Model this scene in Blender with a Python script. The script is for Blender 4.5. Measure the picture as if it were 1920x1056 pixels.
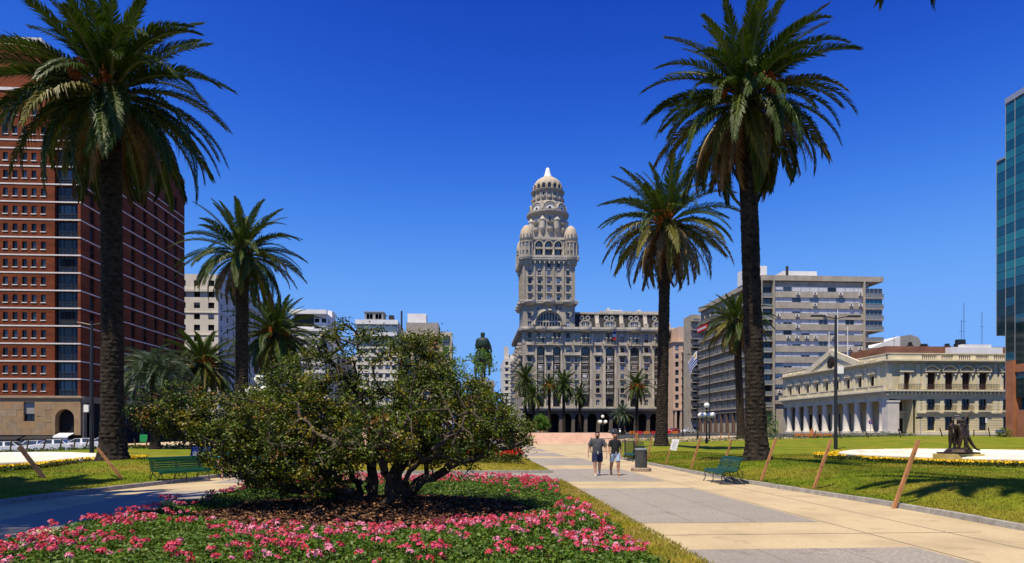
import bpy, math, random
import numpy as np
from mathutils import Vector, Matrix, noise as mnoise

R = math.radians
random.seed(7)
RNG = np.random.default_rng(11)
for _o in list(bpy.data.objects):
    bpy.data.objects.remove(_o)
SC = bpy.context.scene
COL = SC.collection

# ------------------------------------------------------------------ camera
TH = R(3.5)            # the square's axis runs a little to the left of the view
CH, CF, HY = 1.85, 1228.0, 806.0
cam_d = bpy.data.cameras.new("camera")
cam_d.sensor_width = 36.0
cam_d.lens = 36.0 * CF / 1920.0
cam_d.shift_y = (HY - 528.0) / 1920.0
cam_d.clip_start = 0.1
cam_d.clip_end = 6000.0
cam = bpy.data.objects.new("camera", cam_d)
cam.location = (0, 0, CH)
cam.rotation_euler = (math.pi / 2, 0, -TH)
COL.objects.link(cam)
SC.camera = cam

# ------------------------------------------------------------------ light
SUN = Vector((-0.26, -0.325, 0.91)).normalized()
world = bpy.data.worlds.new("World")
SC.world = world
world.use_nodes = True
wn, wl = world.node_tree.nodes, world.node_tree.links
wn.clear()
w_out = wn.new("ShaderNodeOutputWorld")
w_bg = wn.new("ShaderNodeBackground")
w_sky = wn.new("ShaderNodeTexSky")
w_sky.sky_type = 'NISHITA'
w_sky.sun_disc = False
w_sky.sun_elevation = math.asin(SUN.z)
w_sky.sun_rotation = math.atan2(SUN.x, SUN.y)
w_sky.altitude = 50
w_sky.air_density = 0.6
w_sky.dust_density = 0.0
w_sky.ozone_density = 4.0
# the deep, polarised blue of the photograph: one curve per colour channel over the whole sky
w_sep = wn.new("ShaderNodeSeparateColor"); w_com = wn.new("ShaderNodeCombineColor")
wl.new(w_sky.outputs[0], w_sep.inputs[0])
for _i, (_p, _k, _cl) in enumerate(((4.15, 0.1354, 0.20), (3.78, 0.0758, 0.45), (3.67, 0.0608, 0.98))):
    def _mth(op, x, y):
        n = wn.new("ShaderNodeMath"); n.operation = op
        for _s, _v in zip(n.inputs, (x, y)):
            if isinstance(_v, (int, float)): _s.default_value = _v
            else: wl.new(_v, _s)
        return n.outputs[0]
    _y = _mth('MULTIPLY', _mth('POWER', w_sep.outputs[_i], _p), _k)
    _o = _mth('DIVIDE', _y, _mth('ADD', _mth('DIVIDE', _y, _cl), 1.0))      # soft shoulder toward the horizon
    wl.new(_mth('MULTIPLY', _o, 7.58), w_com.inputs[_i])
wl.new(w_com.outputs[0], w_bg.inputs['Color'])
w_bg.inputs['Strength'].default_value = 0.1
wl.new(w_bg.outputs[0], w_out.inputs['Surface'])

sun_d = bpy.data.lights.new("sun", 'SUN')
sun_d.energy = 5.0
sun_d.angle = R(0.53)
sun_d.color = (1.0, 0.875, 0.655)
sun = bpy.data.objects.new("sun", sun_d)
sun.rotation_euler = SUN.to_track_quat('Z', 'Y').to_euler()
sun.location = (0, 0, 80)
COL.objects.link(sun)

SC.view_settings.view_transform = 'Standard'
SC.view_settings.look = 'None'
SC.view_settings.exposure = 0.40
SC.view_settings.gamma = 1.0
SC.view_settings.use_curve_mapping = False
SC.render.engine = 'CYCLES'
SC.cycles.use_denoising = True
SC.cycles.max_bounces = 6
SC.cycles.diffuse_bounces = 3
SC.cycles.glossy_bounces = 3
SC.cycles.transparent_max_bounces = 8

# ------------------------------------------------------------------ places
def gp(px, Y):
    """plan position of a thing seen at column px at depth Y"""
    X = (px - 960.0) / CF * Y
    return (X * math.cos(TH) + Y * math.sin(TH), -X * math.sin(TH) + Y * math.cos(TH))
def gz(py, Y):
    return CH + (HY - py) / CF * Y
def sstep(a, b, x):
    t = min(1.0, max(0.0, (x - a) / (b - a)))
    return t * t * (3 - 2 * t)

# ------------------------------------------------------------------ materials
def new_mat(name):
    m = bpy.data.materials.new(name)
    m.use_nodes = True
    nt = m.node_tree
    b = nt.nodes["Principled BSDF"]
    return m, nt, b

def pmat(name, c, c2=None, sc=1.0, rough=0.8, spec=0.3, metal=0.0, bump=0.0, bsc=20.0,
         lo=0.35, hi=0.65, streak=1.0, c3=None, sc3=0.15, amt3=0.5, detail=6.0, transl=0.0, local=False, bdist=0.05, spots=0.0):
    m, nt, b = new_mat(name)
    N, L = nt.nodes, nt.links
    if c2 is None:
        c2 = tuple(x * 0.72 for x in c)
    if local:
        tc = N.new("ShaderNodeTexCoord"); src = tc.outputs['Object']
    else:
        g = N.new("ShaderNodeNewGeometry"); src = g.outputs['Position']
    mp = N.new("ShaderNodeMapping")
    mp.inputs['Scale'].default_value = (sc, sc, sc * streak)
    L.new(src, mp.inputs['Vector'])
    nz = N.new("ShaderNodeTexNoise")
    nz.inputs['Scale'].default_value = 1.0
    nz.inputs['Detail'].default_value = detail
    nz.inputs['Roughness'].default_value = 0.62
    L.new(mp.outputs[0], nz.inputs['Vector'])
    rp = N.new("ShaderNodeValToRGB")
    rp.color_ramp.elements[0].position = lo
    rp.color_ramp.elements[1].position = hi
    rp.color_ramp.elements[0].color = (*c2, 1)
    rp.color_ramp.elements[1].color = (*c, 1)
    L.new(nz.outputs[0], rp.inputs[0])
    out = rp.outputs[0]
    if c3 is not None:
        n3 = N.new("ShaderNodeTexNoise")
        n3.inputs['Scale'].default_value = sc3
        n3.inputs['Detail'].default_value = 5
        L.new(src, n3.inputs['Vector'])
        r3 = N.new("ShaderNodeValToRGB")
        r3.color_ramp.elements[0].position = 0.45
        r3.color_ramp.elements[1].position = 0.68
        r3.color_ramp.elements[0].color = (0, 0, 0, 1)
        r3.color_ramp.elements[1].color = (amt3, amt3, amt3, 1)
        L.new(n3.outputs[0], r3.inputs[0])
        mx = N.new("ShaderNodeMix"); mx.data_type = 'RGBA'
        L.new(r3.outputs[0], mx.inputs[0])
        L.new(out, mx.inputs[6])
        mx.inputs[7].default_value = (*c3, 1)
        out = mx.outputs[2]
    if spots:
        for k4, (s4, a4, b4, m4) in enumerate(((1.3, 0.56, 0.72, spots), (7.0, 0.66, 0.74, spots * 0.9))):
            n4 = N.new("ShaderNodeTexNoise"); n4.inputs['Scale'].default_value = s4; n4.inputs['Detail'].default_value = 9; n4.inputs['Roughness'].default_value = 0.7
            L.new(src, n4.inputs['Vector'])
            r4 = N.new("ShaderNodeValToRGB"); r4.color_ramp.elements[0].position = a4; r4.color_ramp.elements[1].position = b4
            r4.color_ramp.elements[0].color = (1, 1, 1, 1); q4 = 1 - m4; r4.color_ramp.elements[1].color = (q4, q4 * .98, q4 * .95, 1)
            L.new(n4.outputs[0], r4.inputs[0])
            m_ = N.new("ShaderNodeMix"); m_.data_type = 'RGBA'; m_.blend_type = 'MULTIPLY'; m_.inputs[0].default_value = 1.0
            L.new(out, m_.inputs[6]); L.new(r4.outputs[0], m_.inputs[7]); out = m_.outputs[2]
    L.new(out, b.inputs['Base Color'])
    b.inputs['Roughness'].default_value = rough
    b.inputs['Specular IOR Level'].default_value = spec
    b.inputs['Metallic'].default_value = metal
    if bump > 0:
        nb = N.new("ShaderNodeTexNoise")
        nb.inputs['Scale'].default_value = bsc
        nb.inputs['Detail'].default_value = 4
        L.new(src, nb.inputs['Vector'])
        bp = N.new("ShaderNodeBump")
        bp.inputs['Strength'].default_value = bump
        bp.inputs['Distance'].default_value = bdist
        L.new(nb.outputs[0], bp.inputs['Height'])
        L.new(bp.outputs[0], b.inputs['Normal'])
    if transl > 0:
        o = N["Material Output"]
        t = N.new("ShaderNodeBsdfTranslucent")
        L.new(out, t.inputs['Color'])
        ms = N.new("ShaderNodeMixShader")
        ms.inputs[0].default_value = transl
        L.new(b.outputs[0], ms.inputs[1]); L.new(t.outputs[0], ms.inputs[2])
        L.new(ms.outputs[0], o.inputs['Surface'])
    return m

def brick_mat(name, c1, c2, mortar, bw=0.5, bh=0.16, msize=0.012):
    m, nt, b = new_mat(name)
    N, L = nt.nodes, nt.links
    g = N.new("ShaderNodeNewGeometry")
    sp = N.new("ShaderNodeSeparateXYZ"); L.new(g.outputs['Position'], sp.inputs[0])
    ad = N.new("ShaderNodeMath"); ad.operation = 'ADD'
    L.new(sp.outputs[0], ad.inputs[0]); L.new(sp.outputs[1], ad.inputs[1])
    cb = N.new("ShaderNodeCombineXYZ"); L.new(ad.outputs[0], cb.inputs[0]); L.new(sp.outputs[2], cb.inputs[1])
    bt = N.new("ShaderNodeTexBrick")
    bt.inputs['Scale'].default_value = 1.0
    bt.inputs['Brick Width'].default_value = bw
    bt.inputs['Row Height'].default_value = bh
    bt.inputs['Mortar Size'].default_value = msize
    bt.inputs['Color1'].default_value = (*c1, 1)
    bt.inputs['Color2'].default_value = (*c2, 1)
    bt.inputs['Mortar'].default_value = (*mortar, 1)
    L.new(cb.outputs[0], bt.inputs['Vector'])
    nz = N.new("ShaderNodeTexNoise"); nz.inputs['Scale'].default_value = 0.35; nz.inputs['Detail'].default_value = 6
    mp = N.new("ShaderNodeMapping"); mp.inputs['Scale'].default_value = (0.5, 0.5, 2.2)
    L.new(g.outputs['Position'], mp.inputs['Vector']); L.new(mp.outputs[0], nz.inputs['Vector'])
    rp = N.new("ShaderNodeValToRGB")
    rp.color_ramp.elements[0].position = 0.3; rp.color_ramp.elements[0].color = (0.62, 0.60, 0.62, 1)
    rp.color_ramp.elements[1].position = 0.7; rp.color_ramp.elements[1].color = (1.15, 1.12, 1.1, 1)
    L.new(nz.outputs[0], rp.inputs[0])
    mx = N.new("ShaderNodeMix"); mx.data_type = 'RGBA'; mx.blend_type = 'MULTIPLY'
    mx.inputs[0].default_value = 1.0
    L.new(bt.outputs[0], mx.inputs[6]); L.new(rp.outputs[0], mx.inputs[7])
    L.new(mx.outputs[2], b.inputs['Base Color'])
    b.inputs['Roughness'].default_value = 0.85
    b.inputs['Specular IOR Level'].default_value = 0.2
    return m

def glass_mat(name, c, rough=0.08, spec=0.5):
    m, nt, b = new_mat(name)
    b.inputs['Base Color'].default_value = (*c, 1)
    b.inputs['Roughness'].default_value = rough
    b.inputs['Specular IOR Level'].default_value = spec
    N, L = nt.nodes, nt.links
    g = N.new("ShaderNodeNewGeometry")
    nz = N.new("ShaderNodeTexNoise"); nz.inputs['Scale'].default_value = 0.9
    L.new(g.outputs['Position'], nz.inputs['Vector'])
    bp = N.new("ShaderNodeBump"); bp.inputs['Strength'].default_value = 0.06
    L.new(nz.outputs[0], bp.inputs['Height']); L.new(bp.outputs[0], b.inputs['Normal'])
    return m

M = {}
def mk(name, *a, **k):
    M[name] = pmat(name, *a, **k)
mk('asphalt', (0.060, 0.060, 0.062), (0.040, 0.040, 0.042), sc=0.7, rough=0.9, bump=0.2, bsc=40)
mk('pave_beige', (0.52, 0.42, 0.255), (0.42, 0.335, 0.2), sc=14.0, rough=0.85, c3=(0.33, 0.255, 0.15), sc3=0.55, amt3=0.7, bump=0.3, bsc=60, lo=0.3, hi=0.7, bdist=0.01, spots=0.34)
mk('pave_grey', (0.36, 0.325, 0.275), (0.2, 0.182, 0.158), sc=22.0, rough=0.85, c3=(0.20, 0.185, 0.165), sc3=0.35, amt3=0.5, bump=0.4, bsc=60, lo=0.38, hi=0.62, bdist=0.01, spots=0.38)
mk('joint', (0.16, 0.135, 0.10), (0.10, 0.09, 0.07), sc=9)
mk('kerb_stone', (0.36, 0.345, 0.31), (0.24, 0.225, 0.20), sc=5.0, rough=0.85, bump=0.3, bsc=30)
mk('lawn', (0.165, 0.2, 0.009), (0.09, 0.132, 0.006), sc=1.1, rough=0.9, spec=0.1, c3=(0.27, 0.20, 0.03), sc3=0.33, amt3=0.62, bump=0.5, bsc=45, detail=10)
mk('lawn_dry', (0.26, 0.215, 0.014), (0.15, 0.16, 0.01), sc=2.2, rough=0.9, spec=0.1, c3=(0.30, 0.22, 0.06), sc3=0.8, amt3=0.7, bump=0.5, bsc=45)
mk('grass_blade', (0.195, 0.235, 0.011), (0.08, 0.132, 0.006), sc=1.1, rough=0.7, spec=0.2, c3=(0.32, 0.235, 0.04), sc3=0.33, amt3=0.72, transl=0.25)
mk('grass_dry', (0.36, 0.295, 0.028), (0.18, 0.195, 0.014), sc=2.2, rough=0.75, spec=0.2, c3=(0.40, 0.29, 0.09), sc3=0.8, amt3=0.8, transl=0.2)
mk('mulch', (0.13, 0.055, 0.026), (0.035, 0.016, 0.010), sc=9.0, rough=0.95, bump=0.8, bsc=22, c3=(0.20, 0.11, 0.06), sc3=3.5, amt3=0.6)
mk('soil', (0.06, 0.035, 0.02), (0.03, 0.018, 0.012), sc=6, rough=0.95, bump=0.5)
mk('bark', (0.085, 0.068, 0.050), (0.030, 0.024, 0.018), sc=5.0, streak=0.5, rough=0.95, spec=0.15, bump=0.7, bsc=22)
mk('twig', (0.1, 0.08, 0.058), (0.045, 0.036, 0.026), sc=6.0, rough=0.9, spec=0.15)
mk('palm_trunk', (0.052, 0.041, 0.031), (0.012, 0.01, 0.008), sc=4.5, streak=1.6, rough=0.95, spec=0.1, bump=0.8, bsc=18)
mk('rachis', (0.16, 0.17, 0.05), (0.10, 0.11, 0.03), sc=3, rough=0.5)
mk('frond_green', (0.052, 0.09, 0.007), (0.018, 0.04, 0.004), sc=0.9, rough=0.5, spec=0.28, transl=0.22, lo=0.3, hi=0.7)
mk('frond_young', (0.085, 0.125, 0.01), (0.034, 0.066, 0.006), sc=0.9, rough=0.5, spec=0.28, transl=0.25)
mk('frond_olive', (0.15, 0.135, 0.012), (0.07, 0.07, 0.008), sc=0.9, rough=0.5, spec=0.3, transl=0.22)
mk('frond_dead', (0.21, 0.125, 0.058), (0.095, 0.058, 0.030), sc=1.2, rough=0.8, spec=0.15, transl=0.12)
mk('frond_blue', (0.105, 0.150, 0.085), (0.052, 0.085, 0.048), sc=0.9, rough=0.45, spec=0.4, transl=0.2)
mk('date', (0.62, 0.17, 0.018), (0.32, 0.075, 0.010), sc=5, rough=0.5)
mk('leaf_dark', (0.05, 0.082, 0.007), (0.027, 0.048, 0.005), sc=1.6, rough=0.5, spec=0.3, transl=0.18)
mk('leaf_mid', (0.118, 0.165, 0.009), (0.068, 0.108, 0.006), sc=1.6, rough=0.5, spec=0.3, transl=0.22)
mk('leaf_olive', (0.235, 0.205, 0.012), (0.15, 0.135, 0.009), sc=1.6, rough=0.5, spec=0.3, transl=0.28)
mk('leaf_rust', (0.24, 0.115, 0.025), (0.15, 0.07, 0.02), sc=1.6, rough=0.5, transl=0.2)
mk('leaf_bright', (0.13, 0.26, 0.030), (0.075, 0.17, 0.02), sc=2.0, rough=0.5, transl=0.4)
mk('geranium_leaf', (0.075, 0.155, 0.01), (0.036, 0.085, 0.006), sc=3.0, rough=0.5, spec=0.35, transl=0.22)
mk('geranium_leaf_light', (0.14, 0.22, 0.018), (0.075, 0.14, 0.011), sc=3.0, rough=0.5, spec=0.35, transl=0.25)
mk('petal_pink', (0.72, 0.11, 0.21), (0.6, 0.06, 0.13), sc=8, rough=0.6, transl=0.2)
mk('petal_pale', (0.80, 0.36, 0.46), (0.74, 0.22, 0.34), sc=8, rough=0.6, transl=0.2)
mk('petal_red', (0.62, 0.055, 0.055), (0.50, 0.035, 0.05), sc=8, rough=0.6, transl=0.2)
mk('petal_salvia', (0.72, 0.045, 0.018), (0.52, 0.03, 0.014), sc=6, rough=0.6, transl=0.2)
mk('petal_yellow', (0.80, 0.56, 0.010), (0.68, 0.42, 0.008), sc=6, rough=0.6, transl=0.1)
mk('marigold_leaf', (0.075, 0.11, 0.02), (0.04, 0.065, 0.012), sc=3, rough=0.6, transl=0.2)
mk('marble', (0.8, 0.7448, 0.6072), (0.7, 0.637, 0.4968), sc=1.2, rough=0.5, c3=(0.40, 0.36, 0.28), sc3=0.9, amt3=0.25)
mk('yellow_stone', (0.55, 0.45, 0.16), (0.42, 0.33, 0.12), sc=5)
mk('water', (0.22, 0.33, 0.32), (0.16, 0.26, 0.26), sc=2, rough=0.06, spec=0.5, bump=0.15, bsc=4)
mk('bronze', (0.055, 0.034, 0.017), (0.020, 0.013, 0.008), sc=5, rough=0.42, spec=0.5, metal=0.35)
mk('verdigris', (0.016, 0.042, 0.033), (0.005, 0.012, 0.011), sc=0.9, rough=0.6, spec=0.4, metal=0.2)
mk('granite_pink', (0.6, 0.378, 0.2702), (0.48, 0.294, 0.2127), sc=0.8, rough=0.6, c3=(0.58, 0.40, 0.30), sc3=0.4)
mk('granite_dark', (0.165, 0.14, 0.125), (0.10, 0.088, 0.08), sc=3, rough=0.6)
mk('granite_grey', (0.30, 0.27, 0.25), (0.21, 0.19, 0.18), sc=2, rough=0.7)
mk('wood_post', (0.44, 0.215, 0.085), (0.28, 0.125, 0.048), sc=5, streak=0.3, rough=0.8)
mk('wood_dark', (0.10, 0.060, 0.035), (0.055, 0.035, 0.022), sc=5, streak=0.3, rough=0.85)
mk('green_paint', (0.008, 0.06, 0.013), (0.005, 0.04, 0.009), sc=4, rough=0.34, spec=0.5)
mk('iron', (0.016, 0.018, 0.018), (0.010, 0.011, 0.011), sc=4, rough=0.45, spec=0.5)
mk('bin_grey', (0.065, 0.068, 0.062), (0.045, 0.047, 0.043), sc=5, rough=0.55)
mk('steel', (0.42, 0.43, 0.44), (0.32, 0.33, 0.34), sc=5, rough=0.4, metal=0.5)
mk('concrete_base', (0.36, 0.28, 0.20), (0.22, 0.165, 0.12), sc=6, rough=0.9, bump=0.4)
mk('white_sheet', (0.80, 0.80, 0.80), (0.74, 0.74, 0.75), sc=3, rough=0.6)
mk('globe', (0.82, 0.81, 0.76), (0.76, 0.75, 0.70), sc=3, rough=0.25)
mk('skin', (0.52, 0.29, 0.19), (0.42, 0.22, 0.14), sc=6, rough=0.5, spec=0.4)
mk('skin_dark', (0.42, 0.22, 0.135), (0.33, 0.165, 0.1), sc=6, rough=0.5, spec=0.4)
mk('hair', (0.012, 0.009, 0.008), (0.007, 0.006, 0.005), sc=20, rough=0.5)
mk('tee_grey', (0.072, 0.076, 0.086), (0.048, 0.051, 0.060), sc=7, rough=0.9, bump=0.5, bsc=9)
mk('tee_black', (0.020, 0.021, 0.025), (0.012, 0.013, 0.016), sc=7, rough=0.9, bump=0.5, bsc=9)
mk('shorts_navy', (0.014, 0.022, 0.070), (0.009, 0.014, 0.046), sc=7, rough=0.85, bump=0.5, bsc=9)
mk('shorts_pale', (0.42, 0.53, 0.64), (0.26, 0.36, 0.48), sc=9, rough=0.85, bump=0.5, bsc=9)
mk('cloth_teal', (0.01, 0.30, 0.38), (0.008, 0.2, 0.28), sc=7, rough=0.85)
mk('cloth_red', (0.60, 0.02, 0.012), (0.42, 0.014, 0.01), sc=7, rough=0.85)
mk('flag_white', (0.78, 0.78, 0.78), (0.72, 0.72, 0.74), sc=3, rough=0.8, transl=0.3)
mk('flag_blue', (0.03, 0.10, 0.42), (0.025, 0.08, 0.34), sc=3, rough=0.8, transl=0.3)
mk('flag_gold', (0.62, 0.38, 0.02), (0.5, 0.3, 0.02), sc=3, rough=0.8)
mk('flag_red', (0.55, 0.02, 0.03), (0.45, 0.02, 0.03), sc=3, rough=0.8)
mk('sign_blue', (0.02, 0.06, 0.26), (0.015, 0.05, 0.22), sc=3, rough=0.5)
mk('sign_black', (0.02, 0.02, 0.022), (0.015, 0.015, 0.016), sc=3, rough=0.5)
mk('orange_paint', (0.60, 0.18, 0.03), (0.48, 0.13, 0.025), sc=3, rough=0.7)
mk('green_banner', (0.01, 0.28, 0.07), (0.01, 0.22, 0.06), sc=3, rough=0.7)
# buildings
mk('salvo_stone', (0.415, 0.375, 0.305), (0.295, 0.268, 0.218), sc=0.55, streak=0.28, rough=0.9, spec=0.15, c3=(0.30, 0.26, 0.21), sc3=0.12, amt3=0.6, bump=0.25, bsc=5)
mk('salvo_trim', (0.57, 0.52, 0.425), (0.4, 0.365, 0.3), sc=0.9, streak=0.4, rough=0.9, spec=0.15, c3=(0.20, 0.18, 0.15), sc3=0.25, amt3=0.4)
mk('salvo_dome', (0.49, 0.425, 0.325), (0.37, 0.32, 0.245), sc=0.6, streak=0.3, rough=0.85, c3=(0.56, 0.40, 0.22), sc3=0.3, amt3=0.5)
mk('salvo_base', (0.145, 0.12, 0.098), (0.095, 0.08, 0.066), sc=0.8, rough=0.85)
mk('lantern_white', (0.80, 0.79, 0.76), (0.70, 0.68, 0.64), sc=0.8, rough=0.6)
mk('slate', (0.030, 0.030, 0.033), (0.018, 0.018, 0.021), sc=1.5, rough=0.65)
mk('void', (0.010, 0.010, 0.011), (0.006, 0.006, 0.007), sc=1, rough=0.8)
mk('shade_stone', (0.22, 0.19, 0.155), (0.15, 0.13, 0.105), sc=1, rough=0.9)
M['brick_red'] = brick_mat('brick_red', (0.235, 0.054, 0.016), (0.155, 0.036, 0.012), (0.14, 0.050, 0.024))
M['brick_roof'] = brick_mat('brick_roof', (0.30, 0.13, 0.075), (0.23, 0.10, 0.06), (0.25, 0.17, 0.13))
mk('band_white', (0.8, 0.76, 0.69), (0.62, 0.58, 0.52), sc=1.2, rough=0.8)
mk('hotel_stone', (0.391, 0.2632, 0.135), (0.276, 0.1848, 0.098), sc=0.7, rough=0.8, c3=(0.38, 0.20, 0.085), sc3=0.22, amt3=0.55)
mk('hotel_stone_pale', (0.37, 0.27, 0.165), (0.28, 0.20, 0.12), sc=0.9, rough=0.8, c3=(0.30, 0.18, 0.09), sc3=0.3, amt3=0.4)
mk('white_wall', (0.70, 0.665, 0.58), (0.58, 0.545, 0.47), sc=0.5, streak=0.25, rough=0.9, c3=(0.45, 0.42, 0.36), sc3=0.18, amt3=0.35)
mk('white_clean', (0.78, 0.77, 0.75), (0.68, 0.67, 0.65), sc=0.5, streak=0.3, rough=0.85)
mk('cream_block', (0.58, 0.50, 0.38), (0.46, 0.39, 0.30), sc=0.5, streak=0.3, rough=0.9, c3=(0.34, 0.30, 0.24), sc3=0.2, amt3=0.4)
mk('grey_block', (0.34, 0.32, 0.295), (0.25, 0.235, 0.215), sc=0.5, streak=0.3, rough=0.9)
mk('concrete_brown', (0.42, 0.375, 0.3), (0.32, 0.285, 0.23), sc=0.7, streak=0.5, rough=0.9, c3=(0.19, 0.165, 0.135), sc3=0.3, amt3=0.4)
mk('pink_wall', (0.60, 0.43, 0.32), (0.50, 0.35, 0.26), sc=0.6, streak=0.3, rough=0.9)
mk('palace', (0.66, 0.585, 0.38), (0.56, 0.49, 0.315), sc=0.6, streak=0.4, rough=0.9, spec=0.15, c3=(0.42, 0.36, 0.235), sc3=0.35, amt3=0.35)
mk('palace_trim', (0.71, 0.65, 0.475), (0.6, 0.545, 0.39), sc=0.8, rough=0.9, c3=(0.45, 0.39, 0.27), sc3=0.5, amt3=0.3)
mk('palace_column', (0.60, 0.565, 0.51), (0.50, 0.47, 0.42), sc=0.8, rough=0.8)
mk('wood_shutter', (0.085, 0.038, 0.022), (0.05, 0.024, 0.015), sc=2, rough=0.6)
mk('terracotta', (0.40, 0.165, 0.075), (0.31, 0.12, 0.055), sc=0.6, rough=0.6)
mk('brown_column', (0.16, 0.10, 0.07), (0.11, 0.07, 0.05), sc=1, rough=0.7)
mk('frame_white', (0.66, 0.65, 0.62), (0.56, 0.55, 0.52), sc=1, rough=0.6)
mk('frame_dark', (0.035, 0.033, 0.032), (0.025, 0.024, 0.023), sc=1, rough=0.5)
mk('frame_alu', (0.42, 0.44, 0.46), (0.34, 0.36, 0.38), sc=1, rough=0.4, metal=0.4)
mk('blind', (0.56, 0.57, 0.6), (0.46, 0.47, 0.51), sc=1, rough=0.7)
mk('blind_warm', (0.42, 0.36, 0.28), (0.34, 0.29, 0.22), sc=1, rough=0.7)
mk('rail_glass', (0.20, 0.22, 0.22), (0.15, 0.17, 0.17), sc=1, rough=0.2, spec=0.5)
mk('ac_white', (0.70, 0.69, 0.66), (0.6, 0.59, 0.56), sc=3, rough=0.5)
M['glass_dark'] = glass_mat('glass_dark', (0.012, 0.014, 0.017))
M['glass_mid'] = glass_mat('glass_mid', (0.035, 0.045, 0.055), 0.05, 0.8)
M['glass_sky'] = glass_mat('glass_sky', (0.10, 0.14, 0.18), 0.05, 1.0)
M['glass_teal_a'] = glass_mat('glass_teal_a', (0.010, 0.115, 0.165), 0.05, 0.7)
M['glass_teal_b'] = glass_mat('glass_teal_b', (0.018, 0.175, 0.215), 0.07, 0.7)
M['glass_teal_c'] = glass_mat('glass_teal_c', (0.006, 0.070, 0.120), 0.04, 0.7)
M['glass_black_green'] = glass_mat('glass_black_green', (0.006, 0.022, 0.022), 0.05, 0.6)
for _n, _c in (('car_white', (0.72, 0.72, 0.72)), ('car_black', (0.012, 0.013, 0.015)), ('car_red', (0.42, 0.012, 0.012)),
               ('car_silver', (0.40, 0.46, 0.47)), ('car_yellow', (0.62, 0.32, 0.02))):
    mk(_n, _c, tuple(x * 0.93 for x in _c), sc=2, rough=0.25, spec=0.5)
    M[_n].node_tree.nodes["Principled BSDF"].inputs['Coat Weight'].default_value = 0.6
mk('tyre', (0.015, 0.015, 0.015), (0.01, 0.01, 0.01), sc=6, rough=0.9)

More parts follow.
